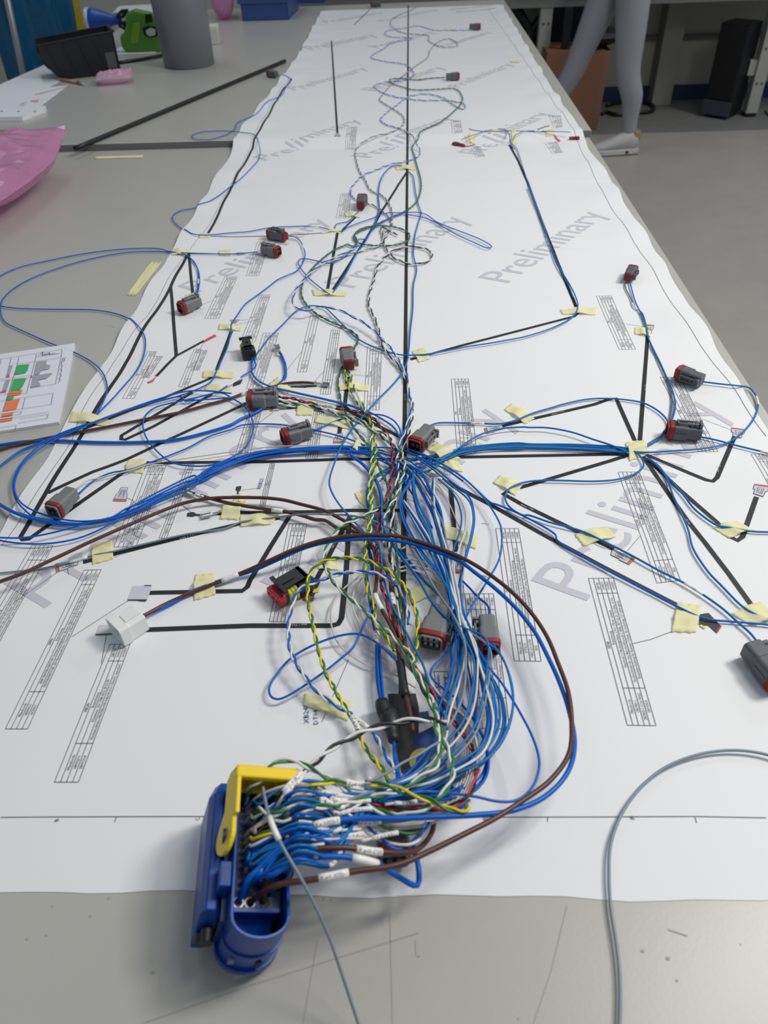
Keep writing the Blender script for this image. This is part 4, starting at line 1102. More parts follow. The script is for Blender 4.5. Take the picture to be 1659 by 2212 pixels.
def pair(c1, c2, sx, label, h0=3.5, r=0.95, pitch=22.0, group=None, auto=None, dz=0.0, sleeves=(), tail=None, ends=0.0):
    """two strands twisted round each other"""
    path = trace(sx, h0, 0.004, auto, dz)
    if tail is not None:
        path = catmull(list(path[::6])+[np.array(t_) for t_ in tail], 0.004)
    path = clear(even(path, 0.0018), r*mm*2)
    t, u, w_ = frames(path); n = len(path); s_ = np.arange(n)*0.0018
    ph = 2*np.pi*s_/(pitch*mm)+0.4*np.sin(s_*60)
    rt = r*mm*1.02*(1+0.25*np.sin(s_*37)**2)
    o = empty('twisted_pair', tuple(path[0]), 0, label, 'wires', group)
    for k, c_ in enumerate((c1, c2)):
        a = ph+k*np.pi
        q = path+rt[:, None]*(np.cos(a)[:, None]*u+np.sin(a)[:, None]*w_)
        v, f = tube(clear(q, r*mm), r*mm, 7)
        mk('strand', v, f, WC[c_], o, True)['label'] = c_+' strand'
    for a in sleeves: add_sleeve(o, path, r*mm*1.7, *a)
    return o, path

# ---------------- loose blue wires over the far left paper edge and the left loops
R1 = 0.95
wire('blue', R1, 'p 1195,325 1250,335 1235,375 1210,415 1160,435 1100,495 1025,530 1015,555 975,582 900,603 840,600 830,585 870,570 960,565 1050,572 1095,580 1120,630 1120,680 1090,720 1040,770 990,810 920,860 850,895 780,910 748,930 750,955 790,990 845,1012 885,1015 s 0,305 100,298 250,272 380,265 480,262 560,268 640,288',
     'blue wire wandering from the tiny plug by the black rod to the thin printed line', 3, [('s 510,263 570,268', 'XA1')])
wire('blue', R1, 'r 1650,190 1480,203 1300,200 1170,195 1085,188 1020,170 900,167 700,180 500,208 300,248 120,290 0,345 -90,430 -80,500 0,535 100,550 250,556 400,558 600,562 720,580 820,615 890,670 925,730 930,800 910,880 860,970 800,1040 720,1130 650,1200 610,1240', 'outer blue wire looping far over the table, back under the long tape strip', 3)
wire('blue', R1, 'r 1255,480 1268,400 1265,300 1230,240 1170,205 1085,192 950,188 800,195 600,230 400,285 200,360 80,430 20,490 3,540 10,600 40,645 100,675 200,720 300,765 390,800 490,840 580,890 640,940 675,1000 685,1080 660,1150 620,1225', 'inner blue wire of the wide table loop, passing under the coloured list', 3, [('r 1265,365 1262,400', '')])
wire('blue', R1, 'r 1255,490 1275,400 1272,320 1250,270 1200,215 1175,205', 'second blue wire running beside the short branch to the square mouthed plug', 3)
wire('blue', R1, 'M 80,145 180,155 230,190 265,250 288,330 280,390 240,470 190,520 100,560 0,605 s 330,580 250,640 170,700 90,760 40,830 0,890 r 1480,690 1455,800 1420,880 1385,955 1350,1020 1260,1070 1150,1110 1000,1150 850,1190 700,1240 610,1275 u 450,512 300,580 150,640 50,710 -30,780 -140,900 -90,1000 0,1030 100,1090 280,1137 480,1167 700,1152 950,1080 1150,975 1400,850 v 100,1035 300,935 500,868 700,838 900,825 1180,816 A 300,722 500,722 700,740 850,775 1000,850 1150,960 1290,1080',
     'blue wire from the plug with two red ends, round into the outer loop', 4, [('M 268,240 272,285', '')])
wire('blue', R1, 'v 490,165 500,200 503,240 470,270 420,300 380,328 300,378 230,420 100,455 0,487 u 1300,255 1100,295 900,350 740,418 600,458 430,520 260,602 130,665 0,755 -120,900 0,1020 120,1085 300,1130 480,1158 650,1160 850,1120 1050,1030 1300,905 N 0,1175 300,1020 600,880 900,770 1200,725 1659,712 v 1180,822 A 300,735 500,740 700,770 850,830 1000,920 1150,1080 1250,1240 1350,1420 1415,1659',
     'blue wire from the upright black plug through a white sleeve into the big loops', 5, [('v 385,330 300,380', '')])
wire('blue', R1, 'v 480,172 478,215 472,250 485,300 530,345 620,385 800,430 1000,475 1200,527 1300,565 A 560,300 700,315 820,370 890,450 915,540 900,640 880,740 860,850', 'second blue wire of the upright black plug, running long toward the centre tangle', 5)
LOOPS = [('u 1659,232 1500,215 1350,215 1200,252 1000,315 800,392 620,462 430,530 280,612 180,700 115,800 92,900 112,985 165,1055 235,1112 335,1152 480,1172 620,1172 800,1135 1000,1065 1200,985 1400,895 v 120,1000 300,915 500,860 700,832 900,818 1180,812 A 300,712 500,700 700,700 850,712 1000,752 1150,822 1300,890 1450,960 1659,1100', 6),
         ('u 620,470 430,545 270,640 160,745 108,860 108,940 168,1030 290,1092 450,1135 600,1148 760,1130 950,1065 1150,965 1350,880 N 0,1195 300,1040 600,905 900,790 1200,735 1659,722 A 300,740 500,745 600,750 750,870 900,1010 1000,1170 1100,1330 1200,1500 1290,1659', 7),
         ('u -60,1262 0,1265 150,1267 300,1246 450,1212 620,1165 800,1120 900,1060 1050,1000 1300,880 N 0,1215 300,1060 600,935 900,820 1200,760 1659,732 A 300,748 500,765 650,800 800,870 950,960 1060,1080 1160,1220 1260,1400 1370,1600', 8),
         ('u -60,1275 100,1302 250,1311 400,1302 560,1270 700,1215 850,1130 920,1060 1000,1010 1200,905 1400,820 v 100,1060 300,960 500,900 700,862 900,845 1150,835 A 300,755 480,780 620,830 760,900 900,1000 1020,1130', 5)]
for i, (sx, h) in enumerate(LOOPS):
    wire('blue', R1, sx, ['blue wire making the largest loop over the paper corner, then crossing the tangle', 'blue wire of the inner loop round the plug at the paper corner', 'low blue wire at the picture edge just above the lowest one, joining the run', 'lowest blue wire entering at the picture edge, sweeping up to the cable run'][i], h)
wire('blue', 1.9, 'u -40,605 0,602 150,580 300,572 450,572 700,583 1000,582 1250,565 1450,520 1659,455 v 100,725 250,680 400,615 500,570 600,500 640,420 660,380 715,320 720,280 715,220 700,180 685,145', 'thick blue wire crossing from the table edge under the six-way plug to an upright terminal', 3)
wire('blue', 1.9, 'u 0,1030 120,1092 300,1145 480,1170 700,1155 950,1085 1150,980 1400,862 v 100,1050 300,950 500,885 700,848 900,832 1180,828 A 0,730 200,752 330,802 430,872 530,972 620,1092 670,1222 690,1400 660,1600 650,1700 B 420,540 450,700 470,850', 'thickest blue wire of the loops, bending down into the middle of the tangle', 6)
wire('blue', R1, 'u 560,955 640,880 700,840 800,800 895,785 960,770 1040,740 1180,690 1350,620 1500,540 1659,490 v 100,792 250,700 400,660 600,650 800,670 1000,710 1150,750 1290,805', 'thin blue wire from the corner plug, arching past the six-way plug', 4)
wire('blue', R1, 'u 1659,262 v 0,480 100,455 250,425 v 0,412 100,412 220,425 330,462 420,520 470,590 488,660 475,740 430,820 380,860 300,905 200,942 100,952 0,947 u 1500,752 1400,752 1300,745 1215,718 1100,620 1040,530 1025,450 1050,380 1120,330 1300,285 1500,240', 'thin blue wire curling in a ring around the loop of printed line', 5)
wire('cream', 0.7, 'u 550,915 620,860 700,840 800,815 895,792 960,775 1040,745 1250,710 1659,650 v 300,840 600,815 900,805 1180,806 A 400,700 520,705 650,715 780,760 900,820 1050,910 1200,1020 1350,1140 1450,1290 1530,1450 1610,1640 B 1370,0 1430,150 1510,330 1570,490 1580,640 1565,800 1552,1000 1560,1200 1540,1450 1530,1659 C 1240,30 1190,170 1180,350 1190,500 1230,650 1260,800 1290,1000 E 460,640 470,900 500,1150 480,1400', 'thin off-white wire from the corner plug, arching over the tangle and down the fan', 5)
# brown and thick wires
Rb = 1.85
wire('brown', Rb, 'u -60,650 0,635 100,605 300,560 500,520 700,485 900,445 1100,405 1300,365 1500,310 1659,265 v 150,510 280,465 420,430 500,410 600,390 720,360 850,352 925,358', 'brown wire rising from the table edge to the bare terminal above the six-way plug', 3.5, [('v 420,432 495,412', 'XM3a')])
wire('brown', Rb, 'y -60,370 0,345 150,290 300,220 450,150 600,80 N 0,1395 200,1340 400,1310 600,1298 900,1298 1100,1305 1300,1330 1500,1380 1659,1420 v 1000,1272 1100,1322 1200,1380 B 0,195 100,240 200,300 320,390 400,460 470,560 500,660 520,780 520,900 510,1030 500,1130 560,1270 630,1400 700,1530 740,1630 C 380,100 430,250 452,420 470,520 520,850 560,1000 600,1200 620,1330', 'long brown wire from the picture edge, arching through the tangle into black shrink tube', 4, [('B 500,1135 556,1275', ''), ('C 458,490 545,890', '', 1.9, 'shrink_tube', M_shrink)], auto=lambda x, y: float(np.interp(y, [1070, 1120, 1300, 1600], [9, 12, 20, 22])))
wire('brown', Rb, 'N 300,1275 450,1320 600,1358 820,1398 1100,1440 1280,1462 1500,1512 1659,1562 v 1000,1340 1100,1400 B 0,280 150,340 270,400 380,482 450,560 540,650 600,740 640,850 680,970 690,1080 715,1220 735,1330 745,1440 750,1560 C 400,80 450,200', 'brown wire from the bare terminal over the square tape, with a white sleeve', 4, [('N 1110,1443 1275,1460', ''), ('B 692,1085 714,1215', 'X1g')], auto=lambda x, y: float(np.interp(y, [1070, 1120, 1300, 1600], [4.5, 8, 18, 20])))
tail_b = [CP(0.001, 0.0135, 0.050), CP(-0.004, 0.0130, 0.034)]
wire('brown', Rb, 'y 905,572:8 1000,520:5 1100,470:4 1240,410:4 1390,350:5 1520,300:8 1659,240:12 z 0,470:12 150,400:18 350,310:22 550,245:25 750,210:27 1000,200:28 1200,220:28 1400,280:28 1659,380:28 D 200,530:28 450,650:28 650,780:28 850,930:28 1000,1070:28 1150,1240:28 1300,1450:28 1385,1630:28 E 1500,230:28 1592,460:29 1655,680:30 e 1385,200:30 1392,330:31 1375,480:33 1335,620:35 1230,740:37 1050,880:40 850,1020:44 650,1140:48 400,1265:52 150,1385:55 d 1100,1312:57 900,1388:60 750,1430:62 560,1440:64 310,1492:66 150,1515:67 J 1400,722:67 1150,770:66 900,850:64',
     'long brown wire from the white housing sweeping round everything into the big blue plug', 4, [('y 1395,345 1518,298', ''), ('d 558,1442 312,1490', 'X1g-01 XM9b-1')], tail=tail_b)
tail_t = [CP(-0.008, 0.020, 0.052), CP(-0.011, 0.0130, 0.034)]
wire('blue', Rb, 'y 915,565:6 1000,530:3 1100,482:3 1235,405:3 1390,345:3 1520,306:5 1659,258:8 z 0,480:10 200,400:15 400,310:19 600,255:22 800,235:24 1000,230:25 1200,255:25 1400,310:25 1659,420:25 D 200,590:25 400,700:25 600,850:25 800,1020:25 1000,1220:25 1150,1410:25 1280,1610:25 E 1405,220:25 1520,470:26 1600,680:27 1655,860:28 e 1402,300:29 1415,450:30 1390,580:32 1330,740:34 1200,880:36 1050,970:38 900,1030:42 700,1070:46 400,1085:50 0,1105:55 d 900,1010:56 600,1010:58 430,1025:60 170,1085:64 80,1140:65 c 900,830:65 750,950:63 680,1040:61',
     'long thick blue wire shadowing the brown one, crossing low into the big blue plug', 3, [('d 425,1027 172,1085', 'X1g 10-XM9b Y')], tail=tail_t)
wire('blue', Rb, 'd 1025,1235:30 1050,1310:26 1070,1400:24 1088,1490:24 1062,1555:26 1000,1540:30 900,1480:38 790,1425:46 740,1385:50 525,1335:58 300,1315:62 100,1345:63 0,1390:63 J 1400,402:63 1200,460:63 1000,560:62 800,690:61', 'thick blue wire with a blank white sleeve and a low bend beyond the paper line', 30, [('d 742,1382 527,1335', '', 1.45)], tail=[CP(-0.004, 0.022, 0.052), CP(-0.008, 0.0170, 0.034)])
wire('brown', Rb, 'd 1195,960:22 1198,1040:22 1185,1110:24 1140,1200:28 1050,1268:34 900,1290:42 770,1285:48 570,1262:56 400,1245:60 250,1255:62 100,1300:62 40,1350:60 J 1150,440:60 1000,600:58', 'short brown wire hooking round from behind the bundle into the big blue plug', 30, [('d 765,1287 577,1262', 'X1g-03 C700')], tail=[CP(0.006, 0.026, 0.050), CP(0.004, 0.0130, 0.034)])
# grey wires
wire('grey', 1.15, 'f 1720,262 1659,240 1550,218 1430,210 1300,220 1150,255 1000,320 880,410 790,510 720,620 670,740 645,850 640,1000 645,1150 660,1280 685,1430 705,1600 712,1800 707,1965 700,2100', 'grey wire arching alone over the bare paper and off the near table', 4)
wire('grey', 1.0, 'y -60,292 0,290 150,275 300,255 470,215 590,178 725,152 900,110 1200,40 1450,2 N 370,1655 560,1620 770,1592 1000,1560 1230,1530 1500,1500 1659,1495 A 0,1500 300,1510 500,1550 700,1620 B 0,175 200,185 400,220 600,300 750,390 900,530 1000,680 1100,850 1200,1030 1300,1180 1400,1320 1480,1470 C 1240,280 1250,500 1235,800 1200,950 1120,1140 1030,1300', 'grey wire from the picture edge under three tapes, then diagonally across the tangle', 3, [('y 472,214 585,180', 'XL-1 XM2L-1')], auto=lambda x, y: float(np.interp(y, [1090, 1110, 1200, 1400, 1600], [6, 12, 24, 34, 36])) if x > 640 else 2.4)
wire('grey', 1.0, 'I 665,470:78 690,600:80 720,760:82 770,960:84 840,1130:86 920,1330:86 980,1420:84 c 860,870:84 950,1000:80 1050,1180:74 1150,1380:64 1250,1600:50 1330,1830:36 1395,2036:22 g 660,959:10 700,1080:3', 'pale grey wire with a white sleeve rising over the blue plug, off the table', 60, [('I 772,965 918,1330', '', 1.75)], head=[CP(-0.004, CL-0.018, 0.034), CP(-0.002, CL-0.016, 0.058)])

# ---------------- branches near the table edge
wire('steel', 1.05, 'A 1190,500 1250,450 1350,410 1500,405 1659,408 w 950,178 1100,180 1250,185 1370,160 1490,110 1659,60 x 0,370 200,310 400,265 550,258 700,270 800,290 880,330 950,390 970,440 930,510 850,570 740,605 600,590 300,575 0,572 w 1400,322 1150,338 950,370 800,405 650,435 A 1150,830 1000,850 850,910 700,980 600,1060 530,1170 510,1300 530,1450 600,1659', 'blue wire from the plug at the centre line, arching to the tape star', 3, [('w 1045,178 1160,183', 'XGFa')])
wire('steel', 1.05, 't 900,500 940,640 960,680 990,750 1005,820 1030,880 1070,960 1110,1050 1140,1120 1155,1200 1130,1290 1100,1330 x 900,540 800,585 740,612 600,602 300,585 0,582 w 1400,335 1150,348 950,382 850,420 A 1440,850 1250,930 1000,930 850,950 760,1000 690,1080', 'blue wire from the far two-way plug down its branch into the tape star', 3)
wire('slate', 0.9, 't 880,530 885,560 915,620 930,660 970,690 995,755 1008,820 1025,880 1065,960 1105,1050 1135,1150 1125,1270 x 1000,330 1012,280 960,480 800,590', 'dark grey wire lying along the blue one from the far two-way plug', 2.5, [('t 940,640 958,672', '')])
wire('steel', 1.05, 'x 1200,142 1350,160 1450,170 1530,185 1570,230 1590,290 1585,340 1540,430 1450,520 1350,575 1200,605 1000,620 800,630 600,612 300,600 0,592 w 1400,350 1150,358 980,388 870,430 A 1300,840 1100,900 900,930 800,980 680,1010 580,1110 545,1200', 'blue wire looping over the table edge from the dark plug to the tape star', 3.5, [('x 1572,232 1590,292', '')])
wire('steel', 1.05, 'x 1175,520 1300,545 1450,585 1659,635 1760,660', 'blue wire from the shiny latched plug straight to the picture edge', 3, [('x 1625,628 1665,640', 'XQ')])
wire('steel', 1.05, 'b 1640,1010 1600,940 1540,860 1450,780 1350,690 1210,590 1080,510 900,420 700,310 520,220 370,150 150,90 0,40 w 1659,900 1550,875 1430,840 1340,790 1300,730 1305,680 1340,640 1430,605 1550,590 1659,590 x 0,825 250,825 450,830 600,820 700,795 770,760 800,720 790,680 740,625 600,618 300,610 0,602 w 1400,362 1150,370 980,398 850,450 A 1110,980 1000,1080 860,1030 780,1090', 'blue wire hugging the hairpin line, through a white sleeve to the black plug', 3.5, [('b 1085,512 1205,588', 'XE4B')])
wire('blue', 1.0, 'w 500,372 650,392 800,452 900,502 1000,572 1100,662 1200,752 1230,760 1400,830 1659,980 b 0,85 200,210 400,340 700,500 900,600 1020,665 1190,745 1280,765 1400,775 1659,797 1760,810', 'bright blue wire lying on the longest straight printed line to the printed black plug', 3)
wire('steel', 1.05, 'x 820,670 900,720 960,810 1000,920 1060,1050 1110,1170 1140,1290 1250,1460 b 1090,100 1140,260 1200,360 1330,520 1480,670 1560,720 1659,760', 'blue wire from the tape star beside the longest branch, under the edge tape', 3)
wire('steel', 1.05, 'x 840,670 930,760 1010,850 1080,930 1150,1020 1250,1100 1310,1135 1400,1150 1540,1175 1659,1180 1750,1178', 'blue wire from the tape star over the rounded line corner to the picture edge', 3)
wire('steel', 1.05, 'x 700,640 600,590 450,540 300,490 130,460 0,458 w 1659,212 1450,208 1300,215 1150,250 1050,300 950,370 850,440 A 1440,820 1300,960 1110,1010 960,1110 850,1230 780,1350 760,1450 790,1600', 'blue wire arching highest between the two crumpled tapes', 6)
for i, dy in enumerate((8, 16)):
    wire('steel', 1.05, f'x 700,{618+dy} 450,{596+dy} 200,{585+dy} 0,{580+dy} w 1400,{335+dy} 1150,{350+dy} 950,{385+dy} 800,{430+dy} A 1290,{840+dy} 1150,{960+dy} 1060,{1000+dy*2} 1000,{1080+dy} 930,{1290+dy} 940,1500 1000,1659 B {880+i*30},400 {960+i*30},600 {1080+i*40},800', 'blue wire in the middle of the run between the two crumpled tapes', 2.5+i*2, group='blue wires between the crumpled tapes')
# long single blues on the far half
wire('steel', 1.05, 't 355,10 425,185 510,420 580,540 610,600 625,660 600,712 500,770 350,820 200,850 0,882 s 1659,1015 1450,1045 1260,1080 1150,1088 1080,1085 950,1050 820,990 720,900 640,820 600,785 560,775 500,772 430,795 330,890 230,990 v 640,0 560,90 500,170 475,240 490,300 550,355 650,390 800,425 1000,470 1200,520 1310,560 1420,620 1500,680 1540,750', 'blue wire along the printed bracket, then a wide curve across the centre line', 4)
wire('steel', 0.9, 'X 560,235 620,238 660,265 690,310 690,370 720,400 760,440 790,520 820,620 860,740 890,830 t 425,178 505,420 570,535 600,610', 'second blue wire at the top of the printed bracket', 3)
wire('steel', 0.9, 'X 180,350 250,320 340,290 430,258 500,245 560,235 620,238 670,270 690,330 700,400 740,450', 'blue wire from the dark red terminal nearer the centre line', 3, [('X 490,247 555,236', '')])
wire('steel', 0.9, 'X 1330,270 1200,265 1080,262 950,258 850,260 790,280 740,310 720,360', 'blue wire from the dark red terminal at the far paper edge', 3, [('X 935,258 1005,258', '')])
wire('steel', 1.05, 'L 1225,720 1280,770 1300,860 1320,1000 1360,1150 1380,1220 1345,1350 1305,1500 1290,1659 s 1165,450 1185,540 1165,640 1160,800 1145,930 1135,1050 1120,1140 1080,1220 1000,1310 945,1363 A 650,110 500,290 350,460 250,610 180,740 110,930 70,1060 65,1150 110,1270 220,1430 330,1550 430,1659 B 319,332 430,450 510,500 560,600 575,720 600,920 650,1120 720,1300 800,1440 890,1620 C 740,530 790,680 830,790 900,930 960,1080 1010,1200', 'long blue wire beside the centre line from the far fork, crossing it above the tangle', 3, auto=lambda x, y: 3.0 if y < 780 else BUNDLE_H(x, y)+2)
wire('steel', 1.3, 'L 1150,650 1050,655 960,720 890,850 870,1000 880,1150 860,1250 800,1400 700,1580 M 830,330 720,540 640,660 580,745', 'pale blue wire from the far fork tape along the slanting printed line', 3)
wire('blue', 0.95, 'L 430,1445 500,1390 560,1365 650,1330 800,1280 900,1235 990,1215 1150,1215 1350,1210 1450,1240 1560,1320 s 1450,290 1600,350 1665,395 1640,402 1560,370 1430,310 1300,235 1220,205 1120,185 L 1200,1215 1050,1260 900,1340 800,1420 700,1530 M 860,180 800,270 720,350 640,400 550,435 420,410 320,390 240,388 215,420 240,480 330,590 450,690 545,760', 'blue wire with a long teardrop loop reaching over the watermark beyond the centre line', 4)
wire('blue', 0.9, 'L 350,1400 370,1350 430,1335 500,1320 600,1230 640,1190 650,1165', 'short blue wire at the small dark plug with red wedge', 3)
# ---------------- twisted pairs on the far half
pair('blue', 'white', 'K 1450,300 1250,300 1100,300 930,258 800,280 650,300 605,335 680,370 830,375 880,390 700,415 600,480 470,570 600,610 800,640 880,700 890,750 780,800 600,820 500,850 530,890 640,945 800,980 1000,1000 1200,1000 1370,1025 1410,1060 1380,1085 1300,1050 1180,970 1000,935 850,960 720,1050 600,1140 565,1190 620,1240 750,1280 880,1350 L 1300,340 1370,480 1330,550 1200,600 1000,640 850,700 700,760 600,850 545,930 560,1020 620,1070',
     'long blue and white twisted pair zigzagging up the far half to the tiny black plug', 3, 0.85, 30)
pair('slate', 'white', 'K 920,65 850,110 740,150 665,210 690,275 800,330 900,340 1030,350 1040,400 1100,440 1200,470 1310,460 1320,420 1230,385 1150,410 1060,490 1030,570 880,680 780,760 680,830 600,920 555,990 600,1030 700,1090 790,1160 780,1250 L 1000,260 800,310 650,400 600,480 610,590 650,720 720,830 750,900 800,960 900,1000 960,1050 1020,1150 1040,1290 1000,1400 940,1480 930,1560 M 1110,140 1110,200',
     'grey and white twisted pair wandering far up the drawing with a small ring', 3, 0.85, 30)
pair('green', 'slate', 'K 1210,770 1050,780 920,795 760,780 660,790 680,830 780,865 900,895 1100,890 1290,882 1375,955 1370,1020 1300,1100 1150,1220 965,1310 L 1340,340 1280,420 1300,520 1330,640 1365,760 1382,860 1375,960 1320,1090 1200,1190 1000,1280 830,1360 700,1410 600,1460 580,1520 650,1580 800,1605 1000,1608 1150,1580 1230,1540 1240,1470 1180,1420 1000,1375 760,1380 640,1420 590,1480 620,1560 570,1620 M 790,250 740,235 680,255 600,290 490,370 390,460 300,570 260,660 250,760 290,850 400,960 520,1030 660,1090 780,1150 850,1220 800,1340 730,1460 680,1530 v 1110,280 1095,350 1110,450 1130,540 A 200,130 240,250 330,420 430,560 530,680 600,800 640,900 700,1020 760,1150 790,1280 B 720,200 745,350 750,560 760,720 780,850 770,980 790,1100 810,1300 840,1450 C 520,180 560,400 620,550 680,700 760,870 830,1000 880,1110',
     'green and grey twisted pair with a flat coil near the centre line and four-way plug', 3.5, 0.85, 34, auto=lambda x, y: 3.5 if y < 880 else BUNDLE_H(x, y))
pair('blue', 'white', 'M 850,250 700,330 560,390 480,430 400,490 320,560 250,640 190,720 160,800 170,880 210,915 300,930 400,905 500,893 650,930 800,1000 950,1090 1080,1210 1200,1340 1300,1500 1370,1640 A 1010,30 1050,150 1040,280 1000,400 965,500 930,600 900,700 870,850 880,1000 860,1200', 'blue and white twisted pair bulging toward the small parts lists, then along the centre line', 5, 0.95, 40, auto=lambda x, y: float(np.interp(y, [520, 640, 670, 760, 900, 1100], [3, 14, 14, 5, 6, 10])))
pair('black', 'white', 'L 1100,1480? '.replace('?', '')+'M 1100,60 1110,140 1130,230 1160,300 1250,390 1400,440 1530,430 1620,380 1610,310 1500,265 1350,260 1220,300 1120,380 1050,480 1020,600 970,750 965,880 1020,1000 1070,1150 1100,1290 1200,1430 1320,1580 A 1030,100 1065,250 1040,400 1010,540 970,660 930,780 900,900 870,1100 850,1250 B 690,380 680,560 700,760', 'black and white twisted pair with one wide ring across the centre line', 4, 0.95, 34, auto=lambda x, y: 4.0 if y < 850 else BUNDLE_H(x, y))
pair('white', 'slate', 'L 715,1100 800,1120 870,1160 960,1230 1010,1290 1030,1380 980,1480 940,1540 M 1110,200 1050,260 900,300 700,360 560,420', 'white and dark twisted pair leaving the small dark plug with the red wedge', 3, 0.8, 30)
# ---------------- wires of the four-way and six-way plugs
pair('yellow', 'green', 'v 1150,245 1150,290 1165,340 1180,400 1215,455 1250,520 1300,590 1345,680 1360,780 A 600,560 620,700 605,900 590,1050 580,1200 570,1350 550,1500 B 440,100 430,250 410,400 390,560 380,700 375,850 400,1000 430,1150 490,1250 C 170,30 260,130 330,240 400,370', 'yellow and green twisted pair from the four-way plug down the near side of the tangle', 5, 0.95, 22, auto=lambda x, y: 4.5 if y < 880 else BUNDLE_H(x, y), sleeves=[('v 1195,440 1232,490', 'X1g 21')])
pair('green', 'white', 'v 1170,248 1190,300 1200,360 1225,420 1250,470 1290,540 1320,600 1350,700 A 540,480 560,600 580,760 560,950 545,1150 540,1350 B 470,100 450,300 440,480', 'green and white twisted pair from the four-way plug', 4, 0.9, 22, auto=lambda x, y: 4.0 if y < 880 else BUNDLE_H(x, y), sleeves=[('v 1228,440 1258,495', 'X1g 27')])
pair('black', 'red', 'v 650,445 700,462 760,465 830,485 900,500 960,512 1040,525 1110,545 1200,560 1290,575 1360,620 1410,680 1460,740 A 740,520 800,620 815,760 820,900 805,1050 780,1180 740,1320 690,1420 670,1580 B 570,180 545,300 530,480 520,600 550,750 580,880 570,1000 610,1120 650,1260 700,1420 770,1560 C 450,120 500,230 560,380 640,560 760,760 850,860 1000,1030 1100,1200 E 270,990 420,1180 560,1420', 'black and red twisted pair from the six-way plug through the middle of the tangle', 4.5, 0.95, 24, auto=lambda x, y: 4.5 if y < 890 else BUNDLE_H(x, y)+2, sleeves=[('v 950,510 1080,540', 'X1g 36-XB21')])
pair('black', 'white', 'v 655,485 720,498 800,510 900,525 1000,545 1080,580 1180,600 1290,640 1370,700 1430,760 A 700,540 790,650 850,760 880,850 890,960 870,1100 840,1250 810,1400 B 690,100 700,250 680,400 660,560 670,680 720,800 740,900 720,1000 760,1200 810,1320 C 480,40 530,250 590,420 620,600', 'black and white twisted pair from the six-way plug', 4, 0.95, 22, auto=lambda x, y: 4.0 if y < 890 else BUNDLE_H(x, y)-2, sleeves=[('v 985,540 1085,580', 'X1g 34')])
pair('green', 'white', 'v 655,515 720,525 800,520 900,520 990,540 1080,575 1180,620 1270,650 1350,700 A 600,440 720,530 800,640 880,700 930,760 960,850 965,950 930,1080 880,1250 820,1350 B 620,200 600,380 600,560', 'green and white twisted pair from the six-way plug', 3.5, 0.9, 22, auto=lambda x, y: 3.5 if y < 890 else BUNDLE_H(x, y)+3)
wire('steel', 1.0, 'v 870,725 940,690 1040,645 1130,610', 'short blue wire from the plug behind the cable run to the crumpled tape', 3)
# ---------------- looser pairs over the sealed connector
bh = lambda lo, hi: (lambda x, y: float(np.interp(y, [1120, 1230, 1400, 1560, 1660], [14, 24, 20, 12, 20])) )
pair('yellow', 'green', 'z 1285,1140 1300,1040 1308,920 1290,780 1230,640 1140,530 1030,450 900,398 750,380 620,390 530,430 470,500 450,600 460,750 490,900 530,1080 590,1270 680,1440 770,1590 d 560,240 590,320 640,440 720,540 800,640 830,700', 'yellow and green twisted pair making the tall arch over the black and red sealed connector', 20, 1.0, 22, auto=lambda x, y: float(np.interp(y, [1190, 1300, 1450, 1540, 1640, 1700], [30, 26, 16, 10, 18, 24])), sleeves=[('d 510,190 590,295', 'X1g 24')])
pair('blue', 'white', 'z 1240,900 1225,780 1190,650 1110,560 1000,505 880,488 750,495 640,520 520,562 420,602 360,665 330,745 302,880 300,1000 330,1140 400,1262 490,1385 620,1500 780,1590 d 520,170 640,260 700,315 750,390 800,500 860,580 885,640', 'blue and white twisted pair arching beside the sealed connector', 20, 1.0, 24, auto=lambda x, y: float(np.interp(y, [1220, 1300, 1450, 1540, 1640, 1700], [26, 22, 14, 10, 18, 24])), sleeves=[('d 530,180 650,270', 'X1g 22')])
pair('green', 'white', 'A 700,1395 620,1440 540,1490 430,1540 300,1600 200,1650 z 720,140 640,220 590,320 580,420 615,510 690,610 800,710 900,800 1000,890 1110,985 1200,1080 1290,1170 C 500,330 620,520 700,680 790,830 860,1000 910,1130', 'green and white twisted pair crossing diagonally from the horizontal line through the tangle', 16, 1.0, 26, auto=lambda x, y: float(np.interp(y, [1090, 1130, 1240, 1400, 1550], [14, 16, 26, 30, 32])))
wire('blue', 1.0, 'z 1150,1180 1000,1050 900,990 820,970 700,985 560,1030 430,1090 320,1160 220,1270 150,1390 165,1460 220,1480 300,1450 430,1370 560,1280 700,1170 800,1080 860,960 920,830 960,740', 'blue wire making a flat teardrop loop over the bare paper', 14, auto=lambda x, y: float(np.interp(x, [580, 700, 800, 900], [6, 10, 16, 28])))
for i, sx in enumerate(('z 870,505 760,590 680,680 632,790 645,950 700,1060 800,1150 950,1230 1150,1300 a 380,780 500,850', 'z 880,520 810,640 800,760 850,880 930,1000 1050,1100 1150,1200', 'z 905,650 870,720 880,850 950,1000 1060,1080 1170,1180', 'z 920,800 900,900 980,1020 1080,1120 1180,1230')):
    wire('cream', 0.75, sx, 'thin off-white wire bowing out below the tangle beside the pair of thick blue wires', 5+i*2, group='thin off-white wires below the tangle')
